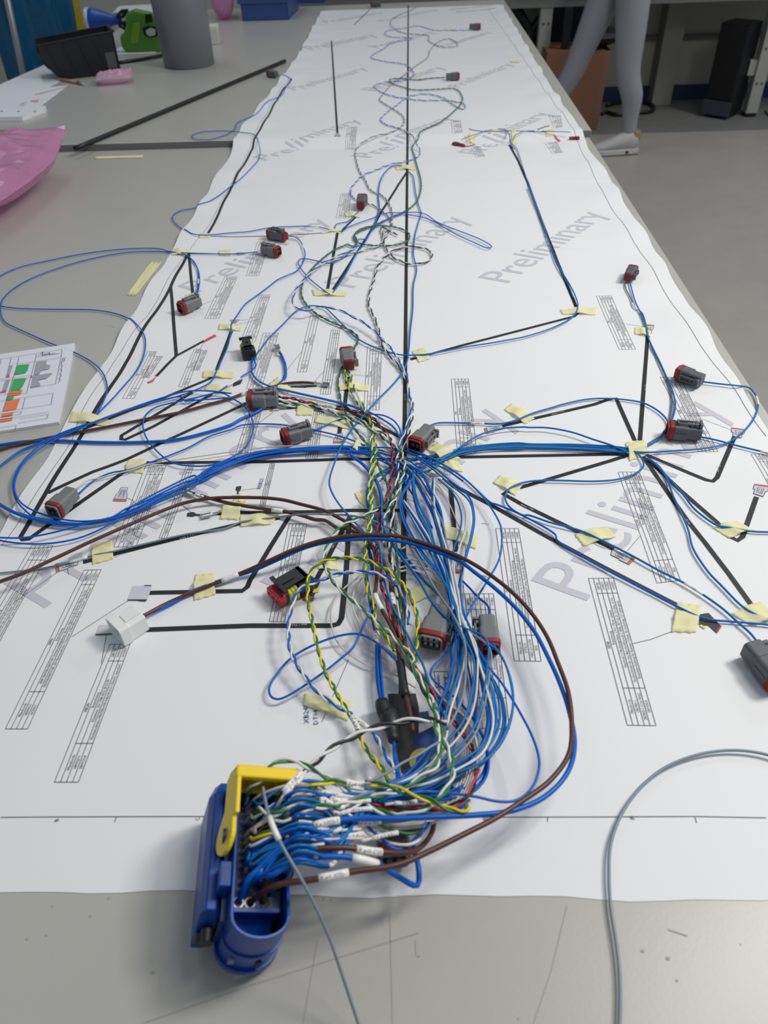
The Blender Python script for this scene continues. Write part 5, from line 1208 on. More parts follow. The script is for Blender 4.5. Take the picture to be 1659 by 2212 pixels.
# white wires of the near six-way plug
for i, (a_, b_) in enumerate((('800,590 900,552 1050,575 1180,650 1260,750 1300,860 1312,950', '1300,1110 1270,1250 1240,1375'), ('760,745 900,712 1050,730 1150,790 1250,880 1305,955', '1310,1110 1300,1250 1285,1380'),
                              ('770,820 900,782 1050,800 1200,870 1300,960', '1320,1110 1330,1250 1320,1380'), ('760,860 950,835 1100,900 1220,960 1310,1010', '1335,1110 1360,1250 1355,1395'))):
    wire('white', 0.95, f'B {a_} {b_}', 'white wire ending in the six-way plug with metal sockets', 6, group='white wires of the near six-way plug', auto=lambda x, y, i=i: float(np.interp(y, [1180, 1250, 1300, 1340], [10, 6, 8, 12]))+i, sleeves=[(f'B {1130+i*15},{760+i*25} {1240+i*12},{890+i*18}', 'X1g 0%d' % (i+3))] if i < 3 else [])
wire('blue', 1.0, 'D 330,860 420,950 520,1060 600,1120 640,1180 640,1280 632,1360', 'blue wire dropping into the two-way plug under the fan', 8)
# parallel thick blues into the big black shrink boot
for i in range(4):
    dx = (i-1.5)*9
    o_, p_ = wire('blue', 1.0, f'z {905+dx*.4},500 {935+dx*.5},700 {965+dx},850 {985+dx},960 {995+dx},1050 {1000+dx*1.2},1200 {1010+dx*1.4},1350 {1030+dx},1500 {1055+dx*.3},1600 C {330+dx*.5},1150 {370+dx*.4},1330 {390+dx*.4},1450 {400+dx*.7},1560 {410+dx},1659 F {370+dx},500 {385+dx*1.2},640 {400+dx},760', 'blue wire of the close group running down into the black boot', 14, group='blue wires of the black boot', auto=lambda x, y: float(np.interp(y, [1240, 1400, 1550, 1650, 1700], [12, 10, 9, 14, 22])), dz=(i % 2)*2.0)
    if i == 1:
        boot_path = p_
        add_sleeve(o_, p_, 0.001*3.1, 'z 985,925 998,1030', 'X1g-5 1', 1.0)
i0, i1 = sorted(nearest(boot_path, 'C 275,1010 405,1470'))
seg = boot_path[i0:i1+1]; s_ = np.linspace(0, 1, len(seg))
rad = np.interp(s_, [0, 0.02, 0.36, 0.42, 0.66, 0.72, 0.97, 1], [0.0052, 0.0058, 0.0062, 0.0078, 0.0076, 0.0048, 0.0044, 0.0040])
v, f = tube(seg+np.array((0, 0, 0.001)), rad, 14); bt = mk('shrink_boot', v, f, M_shrink, None, True)
tag(bt, 'black heat shrink boot swallowing the close group of blue wires', 'boot')
# black and white pair over everything
pair('black', 'white', 'd 1300,235 1200,215 1100,200 1000,212 880,235 750,262 620,305 500,365 380,430 290,500 220,560 165,615', 'black and white twisted pair lying across the boot and bundle, ending in white sleeves', 50, 1.25, 36, auto=lambda x, y: float(np.interp(x, [660, 760, 850, 960], [62, 50, 42, 40])))
# ================================================================== the dense fan between the tangle and the big blue plug
U = {5: 'A 1060,1070 970,1180 930,1290 930,1420 960,1540 1010,1659 B 880,280 950,420 1040,570 1150,730 1300,900 1400,1030 1450,1250 1480,1500',
     6: 'A 1060,1000 1070,1150 1090,1300 1130,1430 1190,1570 1250,1659 B 1080,350 1200,560 1280,700 1340,900 1400,1150 1440,1400 1470,1600',
     7: 'A 1300,1070 1285,1200 1280,1350 1290,1480 1340,1659 B 1250,400 1310,600 1350,800 1420,1100 1480,1400 1520,1600',
     8: 'A 850,830 1000,960 1100,1100 1200,1270 1290,1440 1370,1600 B 1200,190 1280,400 1340,650 1400,950 1500,1300 1540,1500',
     9: 'A 900,870 1060,940 1150,1000 1230,1150 1330,1330 1400,1500 1420,1659 B 1310,400 1330,600 1370,750 1450,1000 1530,1300 1600,1600',
     10: 'A 1370,1070 1480,1160 1580,1280 1640,1400 1650,1520 1640,1659 B 1540,250 1520,360 1480,500 1430,620 1400,760 1440,1000 1500,1250 1560,1550',
     11: 'w 640,395 760,470 850,550 950,620 1030,690 1070,780 D 450,150 440,250 410,380 370,520 340,620 300,760 270,930 260,1100 300,1300 370,1500 420,1640',
     12: 'w 660,420 780,500 870,580 960,650 1040,720 1060,800 D 468,120 440,270 400,420 370,530 330,700 310,900 330,1150 400,1350 460,1500',
     13: 'w 580,360 700,400 850,480 1000,580 1120,700 1200,800 1260,920 D 770,220 795,350 785,500 740,650 660,810 560,950 430,1170 350,1320 290,1480 270,1640',
     14: 'B 395,0 430,100 500,230 600,380 740,560 900,720 1000,860 1120,1000 1240,1100 1340,1230 1420,1400 1500,1600',
     15: 'A 620,1080 680,1250 700,1450 B 560,300 640,420 760,600 900,800 1000,920 1080,1050 1180,1220 1280,1330 1400,1450 1480,1600',
     17: 'B 825,0 900,120 1000,280 1100,450 1180,620 1300,830 1360,1000 1480,1300'}
E_ = {1: 'E 700,0 790,120 880,280 940,450 980,620 990,780 960,960 900,1120 810,1300 720,1410 560,1510 300,1610 F 1000,645 800,720 550,770 300,790',
      2: 'E 650,0 680,150 670,350 640,600 590,800 560,950 500,1090 400,1240 260,1390 F 1000,430 860,540 700,640 500,700 250,720',
      3: 'E 450,50 600,230 700,400 780,560 850,700 885,880 870,1060 800,1220 700,1380 500,1540 330,1659 F 1000,740 800,830 600,880 300,890',
      4: 'E 480,30 560,150 680,420 750,600 790,800 790,980 740,1150 640,1340 460,1480 F 1250,520 1080,640 850,750 600,830 300,850',
      5: 'E 500,60 560,300 640,600 690,850 700,1050 640,1230 520,1400 350,1470 F 1080,560 900,650 700,720 400,770',
      7: 'E 430,250 470,450 520,700 530,900 560,1050 620,1170 680,1330 690,1500 640,1659 F 1480,760 1300,870 1000,920 700,950 350,950',
      8: 'E 240,50 280,280 230,450 180,600 120,780 60,920 F 880,0 860,180 750,300 640,430 520,570 400,650 250,700',
      9: 'E 400,30 370,250 300,560 230,780 160,940 F 1000,0 960,150 880,300 780,430 640,560 480,650 250,730',
      10: 'E 0,420 160,560 340,740 460,850 530,980 620,1150 F 1600,200 1620,380 1560,560 1450,700 1250,830 1000,900 700,930 350,940',
      11: 'E 500,0 530,250 520,550 480,770 420,950 350,1080 220,1210 F 960,260 850,420 720,560 580,650 400,720',
      12: 'E 550,200 560,500 530,760 540,1000 550,1200 540,1500 520,1659 F 1300,760 1100,840 850,880 500,900',
      13: 'E 325,110 330,300 310,600 320,800 310,1000 290,1200 240,1330 F 980,420 850,540 650,650 400,730'}
random.seed(5)
LAB = ['BLU', 'X1g 1-2', 'X1g 11-DP9', 'X1g 31', 'X1g 34-X', 'X1g-25 X2', 'X1g-48 X4', 'X1g-52 XM', 'X1g-06', 'X1g-17 X8']
NCH = 0
def jit(sx, ox, oy, dz):
    """shifted copy of a trace, its points given as plain picture positions with heights"""
    out = []
    q = px(sx); n = len(q)
    for i, (x, y, h) in enumerate(q):
        k = 0.35+0.65*math.sin(math.pi*min(1, i/max(1, n-1)))
        hh = BUNDLE_H(x, y)+dz
        if x < 860 and y > 1640: hh += 10*smooth((860-x)/60)
        if y < 1100: hh = BUNDLE_H(x, y)+dz*0.35
        out.append(f'{x+ox*k:.1f},{y+oy*k:.1f}:{max(1.2, hh):.1f}')
    return 'O '+' '.join(out)
def plug_tail(row, col, hx, yy, lean=0.0):
    x, y = CAVS[col*13+row]
    return [CP(CW+0.020, y+0.004+lean, 0.062+hx*0.5), CP(CW-0.001, y+0.003, 0.066+hx), CP(x+0.007, y+0.001, 0.053), CP(x, y, 0.0335)]
def chain(u, e, col, row, cc, ox, oy, dz, label, group, sleeve=True, r=0.98):
    global NCH
    sx = ''
    if u: sx += jit(U[u], ox, oy, dz)+' '
    if e: sx += jit(E_[e], ox, oy, dz)
    q = px(sx); ly = q[-1][1]
    x, y = CAVS[col*13+row]; py_ = project(CP(CW+0.03, y, 0.055))
    mid = f' O {775+ox:.0f},{(ly*0.55+py_[1]*0.45):.0f}:{48+dz*0.5:.0f} {725+ox:.0f},{(ly*0.2+py_[1]*0.8):.0f}:{56+dz*0.4:.0f}'
    sl = []
    if sleeve:
        a = 735+random.uniform(-12, 25); yy = ly*0.25+py_[1]*0.75
        sl = [(f'O {a:.0f},{yy:.0f} {a-random.uniform(42, 58):.0f},{py_[1]:.0f}', LAB[NCH % len(LAB)], 1.42)]
    NCH += 1
    wire(cc, r, sx+mid, label, sleeves=sl, group=group, tail=plug_tail(row, col, random.uniform(0, 0.010), 0), sides=7, step=0.005)
gB = 'blue wires of the fan into the big blue plug'
lB = 'blue wire in the dense fan curving from the tangle into the big blue plug'
combos = [(5, 8, 0, 0), (6, 9, 2, 1), (7, 11, 1, 1), (8, 12, 3, 2), (9, 5, 5, 0), (10, 3, 6, 2), (11, 7, 7, 1), (12, 4, 4, 3), (13, 13, 2, 3), (14, 10, 8, 2), (15, 1, 5, 1),
          (6, 2, 3, 0), (17, 5, 4, 1), (8, 9, 1, 2), (5, 11, 0, 3), (9, 12, 6, 3), (14, 8, 3, 1), (15, 12, 7, 3), (None, 1, 6, 1), (None, 3, 7, 2), (None, 4, 8, 1), (None, 7, 9, 1), (17, 4, 9, 2), (7, 13, 2, 2), (6, 5, 4, 0)]
for i, (u, e, row, col) in enumerate(combos):
    chain(u, e, col, row, 'steel' if i % 3 else 'blue', random.uniform(-7, 7) if i >= 11 else random.uniform(-2, 2), random.uniform(-5, 5), random.uniform(-9, 9), lB, gB, sleeve=(i % 2 == 0))
for u_, e_, row, col, cc, nm_ in ((7, 9, 8, 3, 'white', 'white wire threading the blue fan into the big blue plug'), (10, 11, 9, 3, 'cream', 'off-white wire threading the blue fan into the big blue plug'), (17, 5, 10, 2, 'white', 'second white wire threading the blue fan, lower in the stack'), (8, 2, 10, 3, 'grey', 'grey wire threading the blue fan into the big blue plug')):
    chain(u_, e_, col, row, cc, 9, 3, 8, nm_, None)
wire('blue', 1.0, jit(U[17], 6, 0, 4)+' E 690,330:30 830,500:30 950,680:30 1080,900:30 1200,1130:30 1280,1350:30 1300,1500:30 1270,1659:30 e 1080,750:30 1030,840:31 950,920:33 850,960:35 700,955:38 550,920:41 350,890:44 100,870:47 F 700,830:50 450,870:52 200,920:55',
     'single blue wire swinging out wide to the side of the fan before joining it', 20)
# off-white wires beneath the fan
CR = 'B 690,1180 740,1400 C 450,330 600,510 700,650 800,790 900,905 E 180,800 320,900 420,1010 480,1200 490,1400 450,1600 F 1330,640 1200,900 1000,1130 800,1235 600,1285 300,1310'
for i in range(6):
    ox = (i-2.5)*5
    q = px(CR); sx = 'O '+' '.join(f'{x+ox:.1f},{y+i*1.5-4:.1f}:{max(6, BUNDLE_H(x, y)-8+i*1.6):.1f}' for x, y, _ in q)+f' O {770},{1800+i*4}:34 {720},{1802+i*4}:46'
    wire('cream' if i % 3 else 'white', 0.95, sx, 'off-white wire running under the blue fan into the big blue plug', group='off-white wires under the fan', tail=plug_tail(7+i % 5, i % 4, 0.0, 0), sides=7, step=0.005, sleeves=[(f'O {790+i*6},{1795+i*5} {735+i*5},{1803+i*4}', LAB[i], 1.42)])
# twisted pairs on top of the fan
hF = lambda x, y: float(np.interp(y, [1540, 1600, 1660, 1720, 1760, 1800, 1850], [38, 42, 46, 50, 48, 40, 36])) if x > 760 else float(np.interp(x, [520, 600, 700, 760], [62, 70, 62, 54]))
pair('green', 'white', 'C 500,330 620,560 760,800 850,1000 920,1200 F 960,40 1020,120 1090,260 1130,420 1150,560 1100,700 1020,820 920,940 800,1030 680,1100 520,1150 300,1150 100,1095 0,1040 H 1560,720 1380,700 1230,640 1090,560 960,440 800,320 640,240 500,150 360,55 I 1100,25 950,30 800,80 690,220 620,380 560,540', 'green and white twisted pair on top of the fan, humping over the yellow lever', 40, 1.0, 30, auto=lambda x, y: hF(x, y) if y > 1540 else BUNDLE_H(x, y)+6, tail=[CP(*CAVS[0*13+12], 0.052), CP(*CAVS[0*13+12], 0.034)])
pair('green', 'white', 'C 860,1180 F 960,200 970,330 900,480 800,580 650,660 500,760 400,830 200,880 0,905 H 1500,440 1300,490 1150,560 1000,600 860,640 700,650 I 1400,765 1150,780 950,810 850,900', 'green and white twisted pair slanting across the near end of the boot into the plug', 42, 1.0, 30, auto=lambda x, y: hF(x, y)+2, tail=[CP(*CAVS[1*13+9], 0.055), CP(*CAVS[1*13+9], 0.034)])
pair('yellow', 'green', 'F 1330,1000 1345,1050 1310,1095 1240,1112 1150,1090 1000,1040 850,960 700,910 500,850 350,780 200,735 0,722 H 1290,345 1100,350 900,310 780,300 600,340 450,390', 'yellow and green twisted pair lying diagonally on the near end of the fan', 46, 1.05, 34, auto=lambda x, y: hF(x, y)+4, sleeves=[('H 1290,345 960,300', 'X1g-48 X1g 24')])
pair('blue', 'white', 'F 1350,930 1280,1040 1150,1110 1000,1130 850,1140 600,1150 H 1659,760 1350,740 1150,790 980,765 800,680 I 1300,600', 'blue and white twisted pair following the near edge of the fan', 40, 1.0, 30, auto=lambda x, y: hF(x, y)-6)
pair('blue', 'white', 'F 790,1250 770,1310 720,1400 640,1490 520,1570 400,1592 280,1565 150,1485 0,1390 H 1330,1000 1180,900 1050,830 900,740 750,640 600,550 480,500', 'blue and white twisted pair dipping in a low swag over the dark round-socket connector', 40, 1.05, 36, auto=lambda x, y: float(np.interp(x, [700, 760, 840, 900, 925], [60, 54, 40, 38, 34])), sleeves=[('H 780,660 380,520', 'X1g 18-X')])
pair('red', 'black', 'F 1480,520 1465,740 1340,900 1150,1040 1000,1075 850,1080 700,1050 450,1055 380,1060 250,1000 0,995 H 1500,600 1300,620 1000,690 I 1659,720 1450,740 1250,840', 'red and black twisted pair crossing the near end of the fan', 38, 1.0, 40, auto=lambda x, y: hF(x, y)-3, tail=[CP(*CAVS[2*13+7], 0.055), CP(*CAVS[2*13+7], 0.034)])
wire('green', 1.0, 'F 760,1240:28 740,1330:30 660,1390:32 560,1410:34 400,1390:36 250,1340:38 60,1250:42 H 1500,900:44 1380,860:46', 'green wire bowing out under the thick blue wire beside the wine red rim', 30)
wire('slate', 1.0, 'F 730,1300:26 620,1360:28 450,1370:30 250,1320:34 80,1260:38 H 1500,920:42 1350,870:44', 'grey wire following the bowed green one under the thick blue wire', 30)
wire('grey', 1.0, 'F 950,150:46 850,200:48 650,330:50 450,430:52 250,560:54 50,660:56 H 1310,290:57 1200,300:58', 'grey wire lying straight across the black boot end to a white sleeve', 50)
wire('white', 1.2, 'H 420,110:62 400,150:62 300,290:66 200,400:68 90,490:70 I 1000,580:69 940,690:66 860,810:60', 'white tail of the black and white pair under its sleeve, into the plug', 60, [('H 380,170 110,480', 'X1g 47 T', 1.5)], tail=[CP(*CAVS[2*13+9], 0.050), CP(*CAVS[2*13+9], 0.034)])
wire('black', 1.2, 'H 440,100:62 390,140:62 280,230:65 180,340:67 70,450:68 I 930,600:66 850,720:60 820,800:56', 'black tail of the black and white pair under its sleeve, into the plug', 60, [('H 360,160 90,430', 'X1g 48 T', 1.5)], tail=[CP(*CAVS[1*13+9], 0.050), CP(*CAVS[1*13+9], 0.034)])
# single wires between sleeves and the plug face
SH = [('steel', 'H 1500,420 1300,440 1100,400 900,370 700,330 500,300 330,300 I 1000,440 800,570 620,740', 11, 0, [('H 1090,400 800,345', 'X1g 2-1', 1.5)], 'blue wire through the sleeve next to the lever crest into the plug'),
      ('white', 'H 1250,560 1100,550 900,500 700,470 500,440 I 1500,560 1250,520 1050,620 800,780 500,960', 9, 0, [('H 860,470 560,440', 'X1g 11-DP9', 1.5)], 'white wire through the sleeve with a bold code into the plug'),
      ('blue', 'H 1300,500 1150,480 980,470 860,480 I 1650,600 1300,520 1000,640 700,860', 10, 1, [], 'blue wire diving steeply beside the clear strap into the plug'),
      ('slate', 'H 1200,600 1000,600 800,560 I 1659,600 1350,640 1100,690 900,800', 9, 2, [('H 1060,600 830,590', 'X1g 34-X', 1.5)], 'dark grey wire bending low over the plug face'),
      ('white', 'I 1480,800:66 1400,820:67 1280,880:68 1150,970:68 1000,1020:68 860,1025:66 740,960:64', 8, 1, [], 'white wire curling back beside the clear strap'),
      ('green', 'H 900,620 700,630 500,640 I 1659,800 1450,880 1250,960 1050,985 880,930', 8, 2, [], 'green wire looping low over the middle of the plug face'),
      ('cream', 'I 900,900:66 720,910:64 640,1060:60 600,1120:60 540,1120:60 500,1160:60 540,1200:58', 7, 0, [], 'off-white wire with a tight kink over the plug face'),
      ('green', 'H 480,1160 400,1080 300,1030 I 1300,1240 1050,1180 850,1150 700,1150 600,1230', 6, 1, [], 'green wire forming an arch with the yellow one over the plug face'),
      ('yellow', 'H 640,1170:60 520,1190:60 400,1180:62 280,1150:63 180,1100:64 I 1050,1240:64 900,1205:65 750,1205:65 600,1265:62 480,1310:58', 6, 0, [('H 800,1180 640,1170', '', 1.4)], 'yellow wire arching low over the plug face to a white sleeve'),
      ('white', 'H 1150,960 900,980 740,985 500,1010 I 1450,1130 1100,1180 850,1240 600,1330 470,1420', 5, 0, [('H 740,985 370,1010', 'X1g 06 XM5 6', 1.35)], 'white wire with a long printed sleeve beside the thick blue wire'),
      ('cream', 'H 1200,1090 1000,1110 800,1100 600,1110 400,1130 200,1190 J 1150,150 1000,220 850,330 720,460 600,640', 3, 1, [], 'off-white wire with the clear strap tied round it'),
      ('blue', 'H 1180,1025 900,1070 600,1110 400,1150 200,1210 J 1250,180 1050,280 850,420 700,620 620,760', 3, 2, [('H 1400,1000 1180,1025', 'X1g', 1.5)], 'bright blue wire in the row next to the rounded plug end, through a printed sleeve'),
      ('steel', 'H 900,930 600,1000 300,1080 I 1250,1150 900,1300 650,1480 J 480,420', 5, 1, [], 'pale blue wire bent flat across the plug face'),
      ('steel', 'H 900,950 600,1020 300,1100 J 900,100 750,200 560,340 420,460', 4, 0, [], 'pale blue wire below the flat-bent one on the plug face'),
      ('steel', 'H 700,1010 400,1100 J 950,180 800,300 620,420 480,520', 3, 0, [], 'pale blue wire next to the empty cavities of the plug face'),
      ('steel', 'H 700,1040 400,1140 J 980,260 800,420 600,620 420,740', 1, 0, [], 'pale blue wire ending at the row beside the cross wall of the plug face')]
for cc, sx, row, col, sl, lb in SH:
    hs = lambda x, y: float(np.interp(x, [520, 580, 640, 700, 860], [56, 62, 66, 60, 44]))
    x, y = CAVS[col*13+row]
    wire(cc, 1.0, sx, lb, 50, sl, auto=hs, tail=[CP(x+0.003, y+0.0005, 0.046), CP(x, y, 0.0335)], sides=7)
# loose printed sleeves seen edge-on in the bundle: parts of short wires
for i, (sx, body) in enumerate((('H 1250,260 1300,330 1150,350 900,330', 'X1g 24-4'), ('H 1280,560 1060,600 860,640 700,690', 'X1g-3C X1A2'), ('H 1300,680 1160,690 940,720 760,770', 'XM3 2-1'), ('H 1420,860 1300,880 1150,900 1000,960', 'X1g 12-6'), ('H 1659,1010 1500,1040 1300,1090 1150,1130', 'X1g X1g 5 7'), ('F 640,960 500,990 330,990 200,1010', 'X1g 8'))):
    q = px(sx)
    wire(['white', 'cream'][i % 2], 1.0, sx, 'white wire with a printed sleeve in the bundle before the big blue plug', 50+i, [(f'O {q[0][0]:.0f},{q[0][1]:.0f} {q[-2][0]:.0f},{q[-2][1]:.0f}', body, 1.5)], group='sleeved white wires before the big plug', auto=lambda x, y: float(np.interp(x, [640, 760, 900], [60, 54, 46])))
# ================================================================== things on the far table and in the room behind
TF = TZ+STEP
def onT(px_, py_, far=True):
    return G(px_, py_, STEP if far else 0.0)
def fan_tri(poly): return [tuple(range(len(poly)))]
# ---- black rod
a = onT(163, 327); b = onT(616, 136)
rod_z = np.array((0, 0, 0.006))
rod = mk('black_rod', *tube(catmull([a+rod_z, (a+b)/2+rod_z, b+rod_z], 0.05), 0.0055, 12), M_blk, None, True)
tag(rod, 'long thin black rod lying diagonally across the far table', 'rod')
# ---- crumpled film bags
def film(name, rgb, alpha):
    return mat(name, rgb, 0.18, var=0.12, scale=25, alpha=alpha, translucent=0.35, bump=0.25, bscale=40)
M_pink = film('pink_film', (226, 166, 206), 0.72); M_pink2 = film('pink_film_light', (236, 198, 218), 0.66)
def pillow(name, c, a, b, h, rz, m, label, cat, lift=(0, 0), seed=0, n=26, amp=0.10):
    V = []; Fc = []
    def P_(u, v, s):
        e = max(0.0, (1-abs(u)**2.6))**0.55*max(0.0, (1-abs(v)**2.6))**0.55
        q = Vector((u*2.1+seed, v*2.1, s*0.7))
        cr = mnoise.noise(q*1.3)*0.8+abs(mnoise.noise(q*2.7))*0.7-0.35
        x = u*a*(1-0.07*v*v)+0.02*a*mnoise.noise(q*2); y = v*b*(1-0.07*u*u)+0.02*b*mnoise.noise(q*2+Vector((5, 0, 0)))
        z = h*(0.5*e*(1+1.2*amp*cr*6*e) if s > 0 else 0.5*(1-e)*0.9)
        if s > 0: z += h*0.5
        else: z = h*0.5*(1-e)
        k = max(0, u)*max(0, v)
        z += lift[0]*k*k*h
        ca, sa = math.cos(rz), math.sin(rz)
        return (c[0]+ca*x-sa*y, c[1]+sa*x+ca*y, c[2]+0.0008+max(0.0, z))
    for s in (1, -1):
        k0 = len(V)
        for j in range(n+1):
            for i in range(n+1): V.append(P_(-1+2*i/n, -1+2*j/n, s))
        for j in range(n):
            for i in range(n):
                q = (k0+j*(n+1)+i, k0+j*(n+1)+i+1, k0+(j+1)*(n+1)+i+1, k0+(j+1)*(n+1)+i)
                Fc.append(q if s > 0 else q[::-1])
    o = mk(name, V, Fc, m, None, False)
    return tag(o, label, cat)
bag = pillow('pink_bag', (-0.985, 1.62, TZ), 0.225, 0.215, 0.115, 0.0, M_pink, 'large crumpled pink film bag on the near table at the seam', 'bag', (0.3, 0), 1.3)
k = MB()
for pts in (((0, 368), (30, 335), (70, 320), (105, 319), (118, 340)), ((118, 345), (105, 375), (92, 405), (85, 427))):
    p_ = [G(x, y, 0.10) for x, y in pts]
    v, f = tube(catmull(p_, 0.02), 0.0016, 5); k.add(v, f)
s_ = onT(250, 178)
pillow('pink_bag', (s_[0], s_[1]-0.005, TF), 0.058, 0.045, 0.034, 0.25, M_pink2, 'small shiny pale pink film bag beside the black bin', 'bag', (0.4, 0), 4.1, 18)
s_ = onT(480, 45)
pillow('pink_bag', (s_[0], s_[1]+0.06, TF), 0.05, 0.09, 0.16, 0.2, M_pink, 'pink film bag standing behind the grey bin', 'bag', (0, 0), 7.7, 18)
# ---- loose papers, pad, pen
M_sheet = mat('office_paper', (232, 233, 238), 0.6, var=0.01, scale=10)
def sheet_at(name, pts, label, cat, th=0.0008, z=STEP, m=None):
    base = [G(x, y, z) for x, y in pts]
    V = [(p_[0], p_[1], TZ+z+0.0003) for p_ in base]+[(p_[0], p_[1], TZ+z+0.0003+th) for p_ in base]; n = len(base)
    Fc = [tuple(range(n-1, -1, -1)), tuple(range(n, 2*n))]+[(i, (i+1) % n, n+(i+1) % n, n+i) for i in range(n)]
    o = mk(name, V, Fc, m or M_sheet, None, False)
    bm = bmesh.new(); bm.from_mesh(o.data); bmesh.ops.recalc_face_normals(bm, faces=bm.faces); bm.to_mesh(o.data); bm.free()
    return tag(o, label, cat)
sheet_at('paper_sheet', [(-60, 212), (0, 183), (95, 141), (133, 175), (100, 192), (-40, 214)], 'blank white sheet half under the black bin', 'paper', 0.0006)
pb = sheet_at('paper_sheet', [(-40, 207), (20, 198), (148, 185), (85, 233), (-60, 236)], 'printed sheet with faint red marks beside the pen', 'paper', 0.0006, STEP+0.0012)
for pts, m_ in ((((75, 203), (145, 186), (142, 189), (76, 206)), mat('print_pink_faint', (214, 176, 186), 0.7)), (((64, 217), (84, 215), (82, 221), (68, 220)), mat('print_red_faint', (226, 160, 150), 0.7)), (((45, 222), (60, 219), (52, 228), (40, 229)), mat('print_grey_faint', (205, 203, 206), 0.7))):
    q = [G(x, y, STEP+0.0024) for x, y in pts]; mk('print_mark', q, fan_tri(q), m_, pb, False)
pd = sheet_at('note_pad', [(-70, 240), (101, 238), (99, 243), (50, 262), (-70, 264)], 'thick white note pad by the far table edge', 'pad', 0.011, STEP)
for i in range(3):
    q0 = G(4+i*36, 240, STEP+0.0125); q = [q0+np.array((0.004*math.cos(t*1.05), 0.004*math.sin(t*1.05), 0)) for t in range(6)]; mk('punch_hole', q, fan_tri(q), mat('hole_grey', (120, 118, 116), 0.7), pd, False)
pa, pm, pe = [onT(*q)+np.array((0, 0, 0.005)) for q in ((131, 175), (168, 182), (184, 187))]
pen = mk('pen', *tube(np.array([pa, pm]), 0.0048, 10), mat('pen_wood', (176, 138, 112), 0.4), None, True); tag(pen, 'tan pen with silver tip lying by the paper sheets', 'pen')
mk('pen_tip', *tube(np.array([pm, (pm+pe)/2, pe]), np.array([0.0048, 0.004, 0.0012]), 10), M_tin, pen, True)
mk('pen_cap', *tube(np.array([pa, pa+(pa-pm)*0.12]), 0.004, 10), M_tin, pen, True)
# ---- coloured list on the near table
M_lp = mat('list_paper', (228, 229, 238), 0.6, var=0.01, scale=10)
def nt(px_, py_, z): return G(px_, py_, z)
LZ = 0.0042
li = sheet_at('paper_list', [(-150, 785), (0, 770.5), (163, 746.5), (129, 917), (0, 937), (-200, 962)], 'thin stack of printed lists with green and orange highlighted rows on the near table', 'paper', 0.0036, 0.0, M_lp)
sc_ = 170/1659.0
def lq(x, y): return (x*sc_, 730+y*sc_)
def lpoly(pts, m_, name='printed_block', dz=0.0006):
    q = [nt(*lq(x, y), LZ+dz) for x, y in pts]; return mk(name, q, fan_tri(q), m_, li, False)
M_hg, M_ho, M_gy, M_hr = mat('highlight_green', (64, 176, 104), 0.6, var=0.25, scale=900), mat('highlight_orange', (246, 132, 88), 0.6, var=0.2, scale=900), mat('list_grey', (166, 165, 174), 0.6, var=0.2, scale=900), mat('list_red', (220, 96, 92), 0.6)
lpoly([(365, 575), (615, 548), (580, 680), (540, 735), (300, 780)], M_hg); lpoly([(290, 870), (560, 845), (480, 1010), (430, 1085), (210, 1122)], M_hg); lpoly([(140, 1235), (295, 1220), (270, 1300), (140, 1315)], M_hg)
lpoly([(210, 1125), (485, 1090), (420, 1195), (165, 1228)], M_ho); lpoly([(140, 1325), (425, 1275), (340, 1500), (55, 1545)], M_ho); lpoly([(40, 1600), (280, 1565), (265, 1630), (20, 1665)], M_ho); lpoly([(0, 1705), (275, 1670), (250, 1735), (0, 1775)], M_ho)
lpoly([(770, 500), (980, 470), (970, 560), (1060, 570), (1040, 650), (860, 690), (830, 760), (710, 785)], M_gy); lpoly([(700, 800), (1100, 730), (1090, 760), (980, 850), (800, 890), (860, 1000), (640, 1050)], M_gy); lpoly([(190, 580), (270, 570), (205, 770), (140, 780)], M_gy); lpoly([(120, 890), (210, 880), (140, 1100), (45, 1110)], M_gy)
lpoly([(650, 795), (685, 790), (680, 830), (645, 835)], M_hr); lpoly([(130, 795), (205, 785), (200, 820), (120, 825)], M_hr); lpoly([(10, 1130), (135, 1112), (130, 1135), (0, 1155)], M_hr)
k = MB()
def lline(pts, wmm=0.5):
    p_ = [nt(*lq(x, y), LZ+0.0009) for x, y in pts]
    for a_, b_ in zip(p_[:-1], p_[1:]):
        d = b_-a_; n_ = np.array([-d[1], d[0], 0]); n_ = n_/np.linalg.norm(n_)*wmm/2000.0
        k.add([a_-n_, a_+n_, b_+n_, b_-n_], [(0, 1, 2, 3)])
for pts in ([(0, 440), (1310, 235)], [(1310, 235), (1290, 410), (1170, 965)], [(750, 400), (1270, 320)], [(770, 335), (740, 490), (560, 1165)], [(365, 550), (1280, 410)], [(400, 390), (365, 560), (60, 1545)], [(240, 410), (200, 560)], [(30, 440), (0, 560)],
            [(0, 905), (630, 830)], [(630, 1055), (1170, 965)], [(0, 1180), (560, 1165)], [(0, 1330), (1120, 1155), (1080, 1395), (0, 1560)], [(530, 1255), (470, 1490)], [(0, 1600), (460, 1540), (440, 1600), (0, 1665)], [(0, 1720), (1030, 1555)], [(420, 1700), (1020, 1605), (990, 1690), (380, 1790)], [(0, 1890), (340, 1835), (315, 1960)], [(360, 1920), (960, 1820), (940, 1870), (0, 2010)], [(0, 870), (650, 785)]): lline(pts)
mk('printed_grid', k.v, k.f, mat('list_line', (96, 96, 108), 0.6), li, False)
k = MB()
def scrawl(pts, wmm=0.7): lline(pts, wmm)
